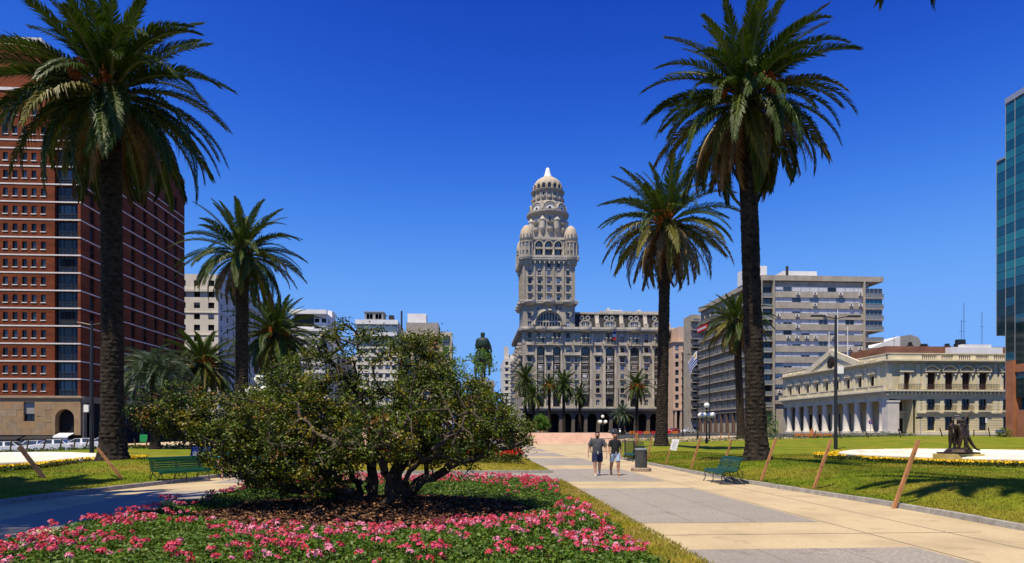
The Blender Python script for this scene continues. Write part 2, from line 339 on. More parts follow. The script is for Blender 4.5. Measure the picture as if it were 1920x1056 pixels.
# ------------------------------------------------------------------ mesh helpers
class MB:
    def __init__(self, M4=None):
        self.v = []; self.f = []; self.mi = []; self.M = M4; self.cur = 0
    def add(self, vs, fs, mi=None):
        b = len(self.v)
        if self.M is not None:
            m = self.M
            vs = [tuple(m @ Vector(p)) for p in vs]
        self.v.extend(vs)
        k = self.cur if mi is None else mi
        for f in fs:
            self.f.append(tuple(i + b for i in f)); self.mi.append(k)
        return self
    def box(self, x0, x1, y0, y1, z0, z1, mi=None):
        return self.add([(x0, y0, z0), (x1, y0, z0), (x1, y1, z0), (x0, y1, z0), (x0, y0, z1), (x1, y0, z1), (x1, y1, z1), (x0, y1, z1)],
                        [(0, 3, 2, 1), (4, 5, 6, 7), (0, 1, 5, 4), (1, 2, 6, 5), (2, 3, 7, 6), (3, 0, 4, 7)], mi)
    def quad(self, a, b, c, d, mi=None):
        return self.add([a, b, c, d], [(0, 1, 2, 3)], mi)
    def bar(self, a, b, w, t=None, mi=None, up=(0, 0, 1)):
        t = w if t is None else t
        a, b = Vector(a), Vector(b); d = (b - a).normalized()
        upv = Vector(up)
        if abs(d.dot(upv)) > 0.97: upv = Vector((1, 0, 0))
        s = d.cross(upv).normalized(); n = s.cross(d).normalized()
        vs = []
        for p in (a, b):
            for i, j in ((-1, -1), (1, -1), (1, 1), (-1, 1)):
                vs.append(tuple(p + s * (w / 2 * i) + n * (t / 2 * j)))
        return self.add(vs, [(0, 1, 2, 3), (7, 6, 5, 4), (0, 4, 5, 1), (1, 5, 6, 2), (2, 6, 7, 3), (3, 7, 4, 0)], mi)
    def tube(self, pts, rad, seg=8, mi=None, cap=True):
        pts = [Vector(p) for p in pts]; n = len(pts)
        if not hasattr(rad, '__len__'): rad = [rad] * n
        vs = []; fs = []
        t0 = (pts[1] - pts[0]).normalized()
        ref = Vector((0, 0, 1)) if abs(t0.z) < 0.9 else Vector((1, 0, 0))
        u = t0.cross(ref).normalized()
        for i in range(n):
            t = (pts[min(i + 1, n - 1)] - pts[max(i - 1, 0)])
            t = t.normalized() if t.length > 1e-9 else t0
            u = (u - t * u.dot(t))
            u = u.normalized() if u.length > 1e-6 else t.orthogonal().normalized()
            w = t.cross(u)
            for k in range(seg):
                a = 2 * math.pi * k / seg
                vs.append(tuple(pts[i] + (u * math.cos(a) + w * math.sin(a)) * rad[i]))
        for i in range(n - 1):
            for k in range(seg):
                k2 = (k + 1) % seg
                fs.append((i * seg + k, i * seg + k2, (i + 1) * seg + k2, (i + 1) * seg + k))
        if cap:
            fs.append(tuple(range(seg - 1, -1, -1))); fs.append(tuple((n - 1) * seg + k for k in range(seg)))
        return self.add(vs, fs, mi)
    def lathe(self, prof, seg=24, c=(0, 0), mi=None, a0=0.0, a1=None, ribs=0, ribamp=0.0):
        """prof: list of (r, z) bottom to top, round the z axis at c"""
        full = a1 is None
        a1 = a0 + 2 * math.pi if full else a1
        m = seg if full else seg + 1
        vs = []; fs = []
        for r, z in prof:
            for k in range(m):
                a = a0 + (a1 - a0) * k / seg
                rr = r * (1 - ribamp * (0.5 - 0.5 * math.cos(a * ribs)) ** 3) if ribs else r
                vs.append((c[0] + rr * math.cos(a), c[1] + rr * math.sin(a), z))
        for i in range(len(prof) - 1):
            for k in range(seg):
                k2 = (k + 1) % m
                fs.append((i * m + k, i * m + k2, (i + 1) * m + k2, (i + 1) * m + k))
        if full:
            fs.append(tuple(range(m - 1, -1, -1)))
            fs.append(tuple((len(prof) - 1) * m + k for k in range(m)))
        return self.add(vs, fs, mi)
    def prism(self, poly, z0, z1, mi=None):
        n = len(poly)
        vs = [(x, y, z0) for x, y in poly] + [(x, y, z1) for x, y in poly]
        fs = [tuple(range(n - 1, -1, -1)), tuple(range(n, 2 * n))]
        for i in range(n):
            j = (i + 1) % n
            fs.append((i, j, n + j, n + i))
        return self.add(vs, fs, mi)
    def extr(self, poly, y0, y1, mi=None):
        """polygon in x,z pushed from y0 to y1"""
        n = len(poly)
        vs = [(x, y0, z) for x, z in poly] + [(x, y1, z) for x, z in poly]
        fs = [tuple(range(n)), tuple(range(2 * n - 1, n - 1, -1))]
        for i in range(n):
            j = (i + 1) % n
            fs.append((j, i, n + i, n + j))
        return self.add(vs, fs, mi)
    def mesh(self, name, mats, smooth=False):
        me = bpy.data.meshes.new(name)
        me.from_pydata(self.v, [], self.f)
        mats = mats if isinstance(mats, (list, tuple)) else [mats]
        for m in mats:
            me.materials.append(M[m] if isinstance(m, str) else m)
        if len(mats) > 1:
            me.polygons.foreach_set('material_index', self.mi)
        if smooth:
            me.polygons.foreach_set('use_smooth', [True] * len(self.f))
        me.update()
        return me
    def build(self, name, mats, parent=None, smooth=False, loc=None):
        return link(name, self.mesh(name, mats, smooth), parent, loc)

def link(name, me, parent=None, loc=None, rot=None, scale=None, mat=None):
    o = bpy.data.objects.new(name, me)
    COL.objects.link(o)
    if parent is not None: o.parent = parent
    if mat is not None: o.matrix_basis = mat
    if loc is not None: o.location = loc
    if rot is not None: o.rotation_euler = rot
    if scale is not None: o.scale = scale if hasattr(scale, '__len__') else (scale,) * 3
    return o
def tag(o, label, cat, group=None):
    o['label'] = label; o['category'] = cat
    if group: o['group'] = group
    return o
def struct(o):
    o['kind'] = 'structure'; return o
def stuff(o):
    o['kind'] = 'stuff'; return o
def thing(name, label, cat, loc=(0, 0, 0), rz=0.0, group=None):
    o = bpy.data.objects.new(name, None)
    o.empty_display_size = 0.3
    COL.objects.link(o); o.location = loc; o.rotation_euler = (0, 0, rz)
    return tag(o, label, cat, group)

def np_mesh(name, verts, quads, mats, mi=None, smooth=False):
    """verts (n,3), quads (m,k) numpy"""
    me = bpy.data.meshes.new(name)
    nv, (nf, k) = len(verts), quads.shape
    me.vertices.add(nv); me.vertices.foreach_set('co', verts.astype(np.float32).ravel())
    me.loops.add(nf * k); me.loops.foreach_set('vertex_index', quads.astype(np.int32).ravel())
    me.polygons.add(nf)
    me.polygons.foreach_set('loop_start', np.arange(0, nf * k, k, dtype=np.int32))
    for m in mats: me.materials.append(M[m])
    if mi is not None: me.polygons.foreach_set('material_index', mi.astype(np.int32))
    if smooth: me.polygons.foreach_set('use_smooth', np.ones(nf, dtype=bool))
    me.update(calc_edges=True); me.validate()
    return me

def wall(mb, x0, x1, z0, z1, holes, depth=0.35, back=True, mi=None, mi_rev=None):
    """wall in the plane y=0 (outside is -y) with openings (x0,x1,z0,z1,arched)"""
    xs = sorted(set([x0, x1] + [h[0] for h in holes] + [h[1] for h in holes]))
    zs = sorted(set([z0, z1] + [h[2] for h in holes] + [h[3] for h in holes]))
    xs = [x for x in xs if x0 - 1e-6 <= x <= x1 + 1e-6]; zs = [z for z in zs if z0 - 1e-6 <= z <= z1 + 1e-6]
    for j in range(len(zs) - 1):
        zc = (zs[j] + zs[j + 1]) / 2
        start = None
        for i in range(len(xs) - 1):
            xc = (xs[i] + xs[i + 1]) / 2
            solid = not any(h[0] < xc < h[1] and h[2] < zc < h[3] for h in holes)
            if solid and start is None: start = xs[i]
            if (not solid or i == len(xs) - 2) and start is not None:
                e = xs[i + 1] if solid else xs[i]
                mb.quad((start, 0, zs[j]), (e, 0, zs[j]), (e, 0, zs[j + 1]), (start, 0, zs[j + 1]), mi)
                start = None
    for h in holes:
        a, b, c, d = h[:4]
        arch = len(h) > 4 and h[4]
        dp = h[5] if len(h) > 5 else depth
        k = mi if mi_rev is None else mi_rev
        if not arch:
            ring = [(a, c), (b, c), (b, d), (a, d)]
        else:
            r = (b - a) / 2; sz = d - r; xc = (a + b) / 2
            n = 10
            arc = [(xc + r * math.cos(math.pi * t / n), sz + r * math.sin(math.pi * t / n)) for t in range(n + 1)]
            ring = [(a, c), (b, c)] + arc
            for t in range(n):
                p, q = arc[t], arc[t + 1]
                mb.quad((p[0], 0, p[1]), (p[0], 0, d), (q[0], 0, d), (q[0], 0, q[1]), mi)
        m = len(ring)
        for t in range(m):
            p, q = ring[t], ring[(t + 1) % m]
            if abs(p[0] - q[0]) + abs(p[1] - q[1]) < 1e-6: continue
            mb.quad((p[0], 0, p[1]), (p[0], dp, p[1]), (q[0], dp, q[1]), (q[0], 0, q[1]), k)
    return mb

_wcache = {}
def win_mesh(w, h, nx=1, nz=1, fw=0.07, frame='frame_dark', glass='glass_dark', blind=0.0, blindmat='blind', arch=False, sill=0.0, sillmat='salvo_trim'):
    key = (round(w, 2), round(h, 2), nx, nz, fw, frame, glass, blind, blindmat, arch, sill, sillmat)
    if key in _wcache: return _wcache[key]
    mb = MB()
    if arch:
        r = w / 2; n = 10
        poly = [(-r, 0), (r, 0)] + [(r * math.cos(math.pi * t / n), h - r + r * math.sin(math.pi * t / n)) for t in range(n + 1)]
        mb.extr(poly, 0.05, 0.08, 0)
    else:
        mb.box(-w / 2, w / 2, 0.05, 0.08, 0, h, 0)
    for i in range(nx + 1):
        x = -w / 2 + fw / 2 + (w - fw) * i / nx
        mb.box(x - fw / 2, x + fw / 2, -0.02, 0.045, 0, h if not arch else h - w / 2 + math.sqrt(max(0, (w / 2) ** 2 - x * x)), 1)
    for j in range(nz + 1):
        if arch and j == nz: continue
        z = fw / 2 + (h - fw) * j / nz
        mb.box(-w / 2 + fw, w / 2 - fw, -0.017, 0.042, z - fw / 2, z + fw / 2, 1)
    if blind > 0:
        mb.box(-w / 2 + fw, w / 2 - fw, 0.035, 0.048, h * (1 - blind), h - fw, 2)
    if sill > 0:
        mb.box(-w / 2 - 0.15, w / 2 + 0.15, -sill - 0.3, 0.0, -0.22, -0.003, 3)
    me = mb.mesh('window', [glass, frame, blindmat, sillmat])
    _wcache[key] = me
    return me
def place(name, me, parent, M4, x, y, z, rz=0.0, s=None):
    m = (M4 if M4 is not None else Matrix.Identity(4)) @ Matrix.Translation((x, y, z))
    if rz: m = m @ Matrix.Rotation(rz, 4, 'Z')
    if s is not None: m = m @ Matrix.Diagonal((*s, 1))
    return link(name, me, parent, mat=m)
def face_w(u, v, z=0):       # face looking to -v (toward the camera); x runs to +u
    return Matrix.Translation((u, v, z))
def face_n(u, v, z=0):       # face looking to -u (toward the square from the right side); x runs to -v from its far end
    return Matrix.Translation((u, v, z)) @ Matrix.Rotation(-math.pi / 2, 4, 'Z')
def face_s(u, v, z=0):       # face looking to +u; x runs to +v
    return Matrix.Translation((u, v, z)) @ Matrix.Rotation(math.pi / 2, 4, 'Z')
# ================================================================== ground
def tz(u, v):
    z = 1.0 * sstep(12, 62, u) * sstep(10, 90, v)
    z -= 1.1 * sstep(28, 62, -u)
    z += 0.75 * sstep(105, 235, v) * (1 - sstep(12, 62, u)) * (1 - sstep(28, 62, -u))
    return z
def grid(us, vs, zf):
    nu, nv = len(us), len(vs)
    V = np.array([(u, v, zf(u, v)) for v in vs for u in us])
    q = []
    for j in range(nv - 1):
        for i in range(nu - 1):
            a = j * nu + i
            q.append((a, a + 1, a + nu + 1, a + nu))
    return V, np.array(q)
def sheet(name, us, vs, zf, mat, parent=None, smooth=True):
    V, Q = grid(us, vs, zf)
    return link(name, np_mesh(name, V, Q, [mat], smooth=smooth), parent)
def lin(a, b, n): return list(np.linspace(a, b, n))

_us = [-4000, -1500, -500, -220] + lin(-140, 140, 71) + [220, 500, 1500, 4000]
_vs = [-600, -150] + lin(-40, 260, 76) + [320, 500, 1200, 5000]
ground = struct(sheet('ground', _us, _vs, lambda u, v: tz(u, v) - 0.08, 'asphalt'))

def kerb_r(v): return 10.05 - 0.75 * sstep(14, 24, v) + 0.215 * max(0.0, v - 41.0)
def kerb_l(v): return -11.75 + 2.1 * sstep(15, 28, v)

# the paved walk
pave = struct(sheet('plaza_paving', lin(-14.5, 11.5, 3), lin(-8, 104, 29), lambda u, v: 0.0, 'pave_beige'))
struct(sheet('plaza_side_paving', lin(9.0, 22, 3), lin(38, 83, 10), lambda u, v: -0.004, 'pave_beige'))
cross = struct(sheet('plaza_cross_paving', lin(-46, 46, 24), lin(80.5, 118, 12), lambda u, v: max(0.006, tz(u, v) + 0.012), 'pave_beige'))
_z = 0.004
greys = [(-3.2, 9.9), (12.75, 20.4), (23.2, 30.7), (33.9, 42.3), (45.4, 52.6), (55.6, 63.0), (66.2, 73.4), (76.5, 83.0)]
for k, (a, b) in enumerate(greys):
    for u0, u1 in (((3.15, 6.95), (-6.97, -9.6)) if b < 22 else ((-4.0, 6.95), (-7.99, -9.0)) if b < 50 else ((-3.0, 6.6),)):
        u0, u1 = min(u0, u1), max(u0, u1)
        mb = MB(); mb.quad((u0, a, _z), (u1, a, _z), (u1, b, _z), (u0, b, _z))
        mb.build('paving_panel', 'pave_grey', pave)
# saw-cut joints of the beige concrete
mb = MB()
for a in (11.3, 21.8, 32.3, 43.9):
    mb.box(3.15, 9.2, a - 0.012, a + 0.012, 0.001, 0.0035)
for a in (7.05, 8.55):
    mb.box(a - 0.012, a + 0.012, 3, 60, 0.001, 0.003)
for a, b in greys[:4]:
    for u in (4.4, 5.68):
        mb.box(u - .006, u + .006, a + .02, b - .02, .0045, .0052)
mb.build('paving_joint', 'joint', pave)

# kerbs, stone by stone
kerb = MB()
kerb.tube([(kerb_r(v) + 0.07, v, 0.04) for v in range(56, 81, 4)], 0.09, 4)
kerb.tube([(kerb_l(v) - 0.07, v, 0.04) for v in range(56, 81, 4)], 0.09, 4)
kerb = struct(kerb.build('kerb', 'kerb_stone'))
for fn, sg in ((kerb_r, 1), (kerb_l, -1)):
    v = 3.0
    while v < 56:
        L = 1.35 if v < 40 else 2.6
        a, b = v + 0.012, v + L - 0.012
        ua, ub = fn(a), fn(b)
        h = 0.115 + random.uniform(-0.008, 0.010)
        mb = MB()
        w = 0.15 * sg
        mb.add([(ua, a, -0.02), (ub, b, -0.02), (ub + w, b, -0.02), (ua + w, a, -0.02),
                (ua + 0.02 * sg, a, h), (ub + 0.02 * sg, b, h), (ub + w, b, h + 0.004), (ua + w, a, h + 0.004)],
               [(4, 5, 6, 7), (0, 1, 5, 4), (1, 2, 6, 5), (2, 3, 7, 6), (3, 0, 4, 7), (3, 2, 1, 0)])
        mb.build('kerb_stone', 'kerb_stone', kerb)
        v += L

# lawns: banked up from the kerb, heaped round the palms
PALM_F = gp(1420, 27.6); PALM_A = gp(212, 27.6); PALM_G = gp(1240, 51.5); PALM_B = gp(452, 46)
MOUNDS = [(PALM_F, 0.22, 1.9), (PALM_A, 0.24, 2.0), (PALM_G, 0.18, 2.2), (PALM_B, 0.1, 2.0)]
def lawn_z(u, v):
    t = u - kerb_r(v) if u > 0 else kerb_l(v) - u
    z = tz(u, v) + 0.10 + 0.30 * sstep(0.1, 3.0, t) - 0.23 * sstep(4, 9.5, t)
    for (c, h, r) in MOUNDS:
        d2 = ((u - c[0]) ** 2 + (v - c[1]) ** 2) / (r * r)
        if d2 < 9: z += h * math.exp(-d2)
    z += 0.025 * mnoise.noise((u * 0.5, v * 0.5, 3.1))
    return z
def lawn(name, fn, sg, tmax, v0, v1):
    ts = [0.13] + lin(0.45, 14, 40) + lin(15, tmax, 14)
    vs = lin(v0, v1, int((v1 - v0) / 0.5))
    nu, nv = len(ts), len(vs)
    V = np.array([(fn(v) + sg * t, v, lawn_z(fn(v) + sg * t, v)) for v in vs for t in ts])
    q = []
    for j in range(nv - 1):
        for i in range(nu - 1):
            a = j * nu + i
            q.append((a, a + 1, a + nu + 1, a + nu) if sg > 0 else (a + 1, a, a + nu, a + nu + 1))
    return struct(link(name, np_mesh(name, V, np.array(q), ['lawn'], smooth=True)))
lawn('lawn_right', kerb_r, 1, 46, 2, 80)
lawn('lawn_left', kerb_l, -1, 36, 2, 62)

def blades(name, pts, mat, h=(0.03, 0.07), w=0.014, parent=None):
    n = len(pts)
    P = np.array(pts)
    a = RNG.uniform(0, 2 * np.pi, n); hh = RNG.uniform(h[0], h[1], n)
    ww = w * RNG.uniform(0.7, 1.5, n) * (1 + np.maximum(0, P[:, 1] - 12) * 0.05)
    d = np.stack([np.cos(a), np.sin(a), np.zeros(n)], 1) * ww[:, None] / 2
    lean = RNG.normal(0, 0.5, (n, 2)) * hh[:, None]
    tip = P + np.column_stack([lean, hh])
    V = np.stack([P - d, P + d, tip], 1).reshape(-1, 3)
    F = np.arange(3 * n).reshape(n, 3)
    return stuff(link(name, np_mesh(name, V, F, [mat]), parent))
pts = []
for i in range(150000):
    v = 5 + 38 * random.random() ** 1.6; t = 0.14 + 13 * random.random() ** 1.3
    u = kerb_r(v) + t
    pts.append((u, v, lawn_z(u, v) - 0.004))
o = blades('lawn_grass', pts, 'grass_blade'); tag(o, 'short patchy grass on the right-hand lawn beside the walk', 'grass')
pts = []
for i in range(70000):
    v = 12 + 28 * random.random() ** 1.3; t = 0.14 + 15 * random.random() ** 1.2
    u = kerb_l(v) - t
    pts.append((u, v, lawn_z(u, v) - 0.004))
o = blades('lawn_grass', pts, 'grass_blade'); tag(o, 'short patchy grass on the left-hand lawn under the tall palm', 'grass')

# ------------------------------------------------------------------ geranium bed round the tree
TREE = gp(712, 14.3)
BU0, BU1, BV0, BV1 = -6.8, 2.6, 2.0, 22.4
def in_mulch(u, v):
    a = ((u - TREE[0] + 0.25) / 3.5) ** 2 + ((v - TREE[1] - 0.05) / 2.75) ** 2
    return a + 0.25 * mnoise.noise((u * 0.9, v * 0.9, 0)) < 1
def in_bed(u, v):
    if not (BU0 < u < BU1 and BV0 < v < BV1): return False
    # clipped far corners, ragged outline
    e = 0.25 * mnoise.noise((u * 1.1, v * 1.1, 5))
    if u > BU1 - 0.25 + e or u < BU0 + 0.2 + e: return False
    cu = max(0, u - (BU1 - 1.3)); cv = max(0, v - (BV1 - 1.6))
    if cu > 0 and cv > 0 and cu * cu + (cv * 0.85) ** 2 > 1.35: return False
    cu = max(0, (BU0 + 1.9) - u)
    cv = max(0, v - (BV1 - 1.9))
    if cu > 0 and cv > 0 and cu * cu + cv * cv > 3.6: return False
    return not in_mulch(u, v)
bed = thing('flower_bed', 'big bed of pink geraniums with bark mulch around the spreading tree', 'flower bed', (0, 0, 0))
mb = MB()
mb.box(-6.95, 3.12, 1.5, 22.6, -0.03, 0.045)
mb.build('edging', 'kerb_stone', bed)
V, Q = grid(lin(-6.9, 3.03, 44), lin(1.6, 22.5, 84), lambda u, v: 0.06 + 0.05 * mnoise.noise((u * 0.8, v * 0.8, 9)) * sstep(0, 1, min(u + 6.9, 3.03 - u, 22.5 - v)) + (0.22 * math.exp(-((u - TREE[0]) ** 2 + (v - TREE[1]) ** 2) / 4.0)))
link('soil', np_mesh('soil', V, Q, ['mulch'], smooth=True), bed)
V, Q = grid(lin(2.4, 3.05, 6), lin(1.6, 22.55, 50), lambda u, v: 0.105 + 0.02 * mnoise.noise((u * 2, v * 2, 1)))
link('grass_strip', np_mesh('grass_strip', V, Q, ['lawn_dry'], smooth=True), bed)
pts = [(random.uniform(2.3, 3.12), 4 + 18.6 * random.random() ** 1.3, 0.10) for i in range(20000)]
blades('grass_tuft', pts, 'grass_dry', (0.03, 0.08), 0.013, bed)

def leaf_cloud(pts, size, up=0.6):
    """diamond leaves at pts, returns verts, quads"""
    P = np.array(pts); n = len(P)
    nrm = RNG.normal(0, 1, (n, 3)); nrm[:, 2] = np.abs(nrm[:, 2]) + up
    nrm /= np.linalg.norm(nrm, axis=1)[:, None]
    a = RNG.normal(0, 1, (n, 3)); a -= nrm * (a * nrm).sum(1)[:, None]
    a /= np.linalg.norm(a, axis=1)[:, None]
    b = np.cross(nrm, a)
    s = size * RNG.uniform(0.6, 1.35, n)[:, None] if not hasattr(size, '__len__') else np.array(size)[:, None]
    bend = nrm * s * 0.18
    V = np.stack([P - a * s * 0.55, P - b * s * 0.36 + bend, P + a * s * 0.55, P + b * s * 0.36 + bend], 1).reshape(-1, 3)
    return V, np.arange(4 * n).reshape(n, 4)

def bed_h(u, v):
    h = 0.20 + 0.10 * mnoise.noise((u * 0.7, v * 0.7, 2.0)) + 0.06 * mnoise.noise((u * 2.3, v * 2.3, 4.0))
    d = math.sqrt(((u - TREE[0]) / 3.5) ** 2 + ((v - TREE[1]) / 3.0) ** 2)
    return h * (0.45 + 0.55 * sstep(1.0, 1.5, d))
pts = []
while len(pts) < 170000:
    u = random.uniform(BU0, BU1); v = BV0 + 3 + (BV1 - BV0 - 3) * random.random() ** 1.25
    if not in_bed(u, v): continue
    h = bed_h(u, v)
    pts.append((u, v, 0.07 + h * (1 - random.random() ** 2.2)))
V, Q = leaf_cloud(pts, 0.05, 0.8)
mi = (RNG.random(len(Q)) < 0.36).astype(int)
stuff(link('foliage', np_mesh('foliage', V, Q, ['geranium_leaf', 'geranium_leaf_light'], mi), bed))
# bark chips
pts = []
while len(pts) < 14000:
    u = TREE[0] + random.uniform(-3.9, 3.7); v = TREE[1] + random.uniform(-3.4, 3.2)
    if in_mulch(u, v): pts.append((u, v, 0.075 + 0.05 * random.random() + 0.22 * math.exp(-((u - TREE[0]) ** 2 + (v - TREE[1]) ** 2) / 4.0)))
V, Q = leaf_cloud(pts, 0.085, 1.6)
mk('chip_a', (0.22, 0.115, 0.06), (0.12, 0.06, 0.03), sc=4, rough=0.9); mk('chip_b', (0.065, 0.030, 0.018), (0.04, 0.02, 0.012), sc=4, rough=0.9); mk('chip_c', (0.42, 0.22, 0.09), (0.30, 0.16, 0.07), sc=4, rough=0.9)
mi = RNG.choice([0, 1, 2], len(Q), p=[0.4, 0.5, 0.1])
stuff(link('bark_chip', np_mesh('bark_chip', V, Q, ['chip_a', 'chip_b', 'chip_c'], mi), bed))
# flower heads: domes of small petals on a stalk
def head_mesh(seed, mats):
    r = random.Random(seed); mb = MB()
    mb.tube([(0, 0, -0.13), (0.004, 0, 0)], 0.004, 3, 1, cap=False)
    for k in range(15):
        th = r.uniform(0, 2 * math.pi); ph = math.acos(r.uniform(0.05, 1))
        n = Vector((math.sin(ph) * math.cos(th), math.sin(ph) * math.sin(th), math.cos(ph) * 0.8))
        p = n * 0.048 * r.uniform(0.8, 1.1)
        nn = (n + Vector((r.uniform(-.5, .5), r.uniform(-.5, .5), r.uniform(-.2, .5)))).normalized()
        a = nn.orthogonal().normalized(); a.rotate(Matrix.Rotation(r.uniform(0, 3), 3, nn)); b = nn.cross(a)
        s = r.uniform(0.017, 0.026); m = 2 if r.random() < 0.28 else 0
        mb.quad(tuple(p - a * s), tuple(p - b * s * .75 + nn * .006), tuple(p + a * s), tuple(p + b * s * .75 + nn * .006), m)
    return mb.mesh('flower_head', mats)
HEADS = [head_mesh(k, [('petal_pink', 'petal_red', 'petal_pink', 'petal_pale')[k % 4], 'geranium_leaf_light', ('petal_pale', 'petal_pink', 'petal_red', 'petal_pale')[k % 4]]) for k in range(8)]
heads = []
while len(heads) < 1950:
    u = BU0 + (BU1 - BU0) * random.random() ** 1.1; v = BV0 + 6 + (BV1 - BV0 - 6) * random.random() ** 1.05
    if not in_bed(u, v): continue
    d = 0.5 + 0.9 * mnoise.noise((u * 0.8, v * 0.8, 7.7))
    d += 0.45 * sstep(BU1 - 3.0, BU1 - 0.3, u) + 0.5 * sstep(BV1 - 3.5, BV1 - 0.5, v) + 0.4 * sstep(BU0 + 2.5, BU0 + 0.3, u)
    if ((u - TREE[0]) / 4.6) ** 2 + ((v - TREE[1] - 1.0) / 4.2) ** 2 < 1 and v > TREE[1] - 2.2: d -= 0.62
    if random.random() > d: continue
    heads.append((u, v, 0.07 + bed_h(u, v) + random.uniform(0.03, 0.12)))
    if random.random() < 0.55:      # heads stand in twos and threes
        heads.append((u + random.gauss(0, 0.08), v + random.gauss(0, 0.08), heads[-1][2] + random.uniform(-0.03, 0.03)))
heads.sort(key=lambda p: (p[0] ** 2 + p[1] ** 2))
_vis = [h for h in heads if abs((h[0] * math.cos(TH) - h[1] * math.sin(TH)) / (h[0] * math.sin(TH) + h[1] * math.cos(TH))) < 0.78 and h[1] > 8.9]
_rest = [h for h in heads if h not in _vis]
def head_mat(p):
    s = random.uniform(0.6, 1.25)
    return Matrix.Translation(p) @ Matrix.Rotation(random.uniform(0, 6.28), 4, 'Z') @ Matrix.Rotation(random.gauss(0, 0.25), 4, 'X') @ Matrix.Diagonal((s, s, s, 1))
for p in _vis[:300]:
    k = random.choice([0, 0, 1, 2, 2, 3, 4, 4, 5, 6, 6, 7]) if p[0] > -4 or random.random() < 0.3 else random.choice([0, 1, 2, 4, 5, 6])
    link('flower_head', HEADS[k], bed, mat=head_mat(p))
mb = MB()
def add_mesh(mb, me, mat, slot):
    for_v = [tuple(mat @ v.co) for v in me.vertices]
    b = len(mb.v); mb.v.extend(for_v)
    for p in me.polygons:
        mb.f.append(tuple(i + b for i in p.vertices)); mb.mi.append(slot[p.material_index])
_sl = {'petal_pink': 0, 'petal_red': 1, 'petal_pale': 2, 'geranium_leaf_light': 3, 'flag_white': 4}
for p in _vis[300:] + _rest:
    me = HEADS[random.choice([0, 1, 2, 1, 5, 6] if random.random() < 0.85 else [3, 7])]
    add_mesh(mb, me, head_mat(p), [_sl[m.name] for m in me.materials])
stuff(mb.build('flower_heads_far', ['petal_pink', 'petal_red', 'petal_pale', 'geranium_leaf_light', 'flag_white'], bed))

# ------------------------------------------------------------------ second bed: red salvia in a grass plot
bed2 = thing('flower_bed', 'smaller grass plot with red flowers beyond the spreading tree', 'flower bed', (0, 0, 0))
e0, e1, f0, f1 = -7.9, 3.45, 27.75, 40.6
mb = MB(); mb.box(e0, e1, f0, f1, -0.02, 0.10)
mb.box(e0 + 0.001, e1 - 0.001, f0 - 0.006, f0 + 0.12, 0.0, 0.125); mb.box(e1 - 0.12, e1 + 0.006, f0 + 0.12, f1, 0.0, 0.124)
mb.build('edging', 'kerb_stone', bed2)
V, Q = grid(lin(e0 + 0.12, e1 - 0.13, 20), lin(f0 + 0.13, f1 - 0.05, 22), lambda u, v: 0.125 + 0.12 * sstep(0, 3.5, min(u - e0, e1 - u, v - f0, f1 - v)))
link('grass_plot', np_mesh('grass_plot', V, Q, ['lawn_dry'], smooth=True), bed2)
pts = [(random.uniform(e0 + .2, e1 - .15), random.uniform(f0 + .15, f1), 0.0) for i in range(26000)]
pts = [(u, v, 0.12 + 0.12 * sstep(0, 3.5, min(u - e0, e1 - u, v - f0, f1 - v))) for u, v, _ in pts]
blades('grass_tuft', pts, 'grass_dry', (0.03, 0.07), 0.016, bed2)
pts = []; red = []
while len(pts) < 9000:
    u = random.uniform(-6.6, 2.55); v = random.uniform(31.6, 37.6)
    if u > 1.4 and (v - 31.6) < (u - 1.4) * 0.5: continue
    h = 0.42 + 0.1 * mnoise.noise((u, v, 0))
    pts.append((u, v, 0.24 + h * (1 - random.random() ** 2)))
    if random.random() < 0.62 and mnoise.noise((u * 1.2, v * 1.2, 3)) > -0.28: red.append((u, v, 0.24 + h + random.uniform(-0.05, 0.16)))
V, Q = leaf_cloud(pts, 0.13, 0.5)
V2, Q2 = leaf_cloud(red, 0.125, 0.2)
mi = np.concatenate([np.zeros(len(Q)), np.ones(len(Q2))])
stuff(link('red_flowers', np_mesh('red_flowers', np.vstack([V, V2]), np.vstack([Q, Q2 + len(V)]), ['marigold_leaf', 'petal_salvia'], mi), bed2))

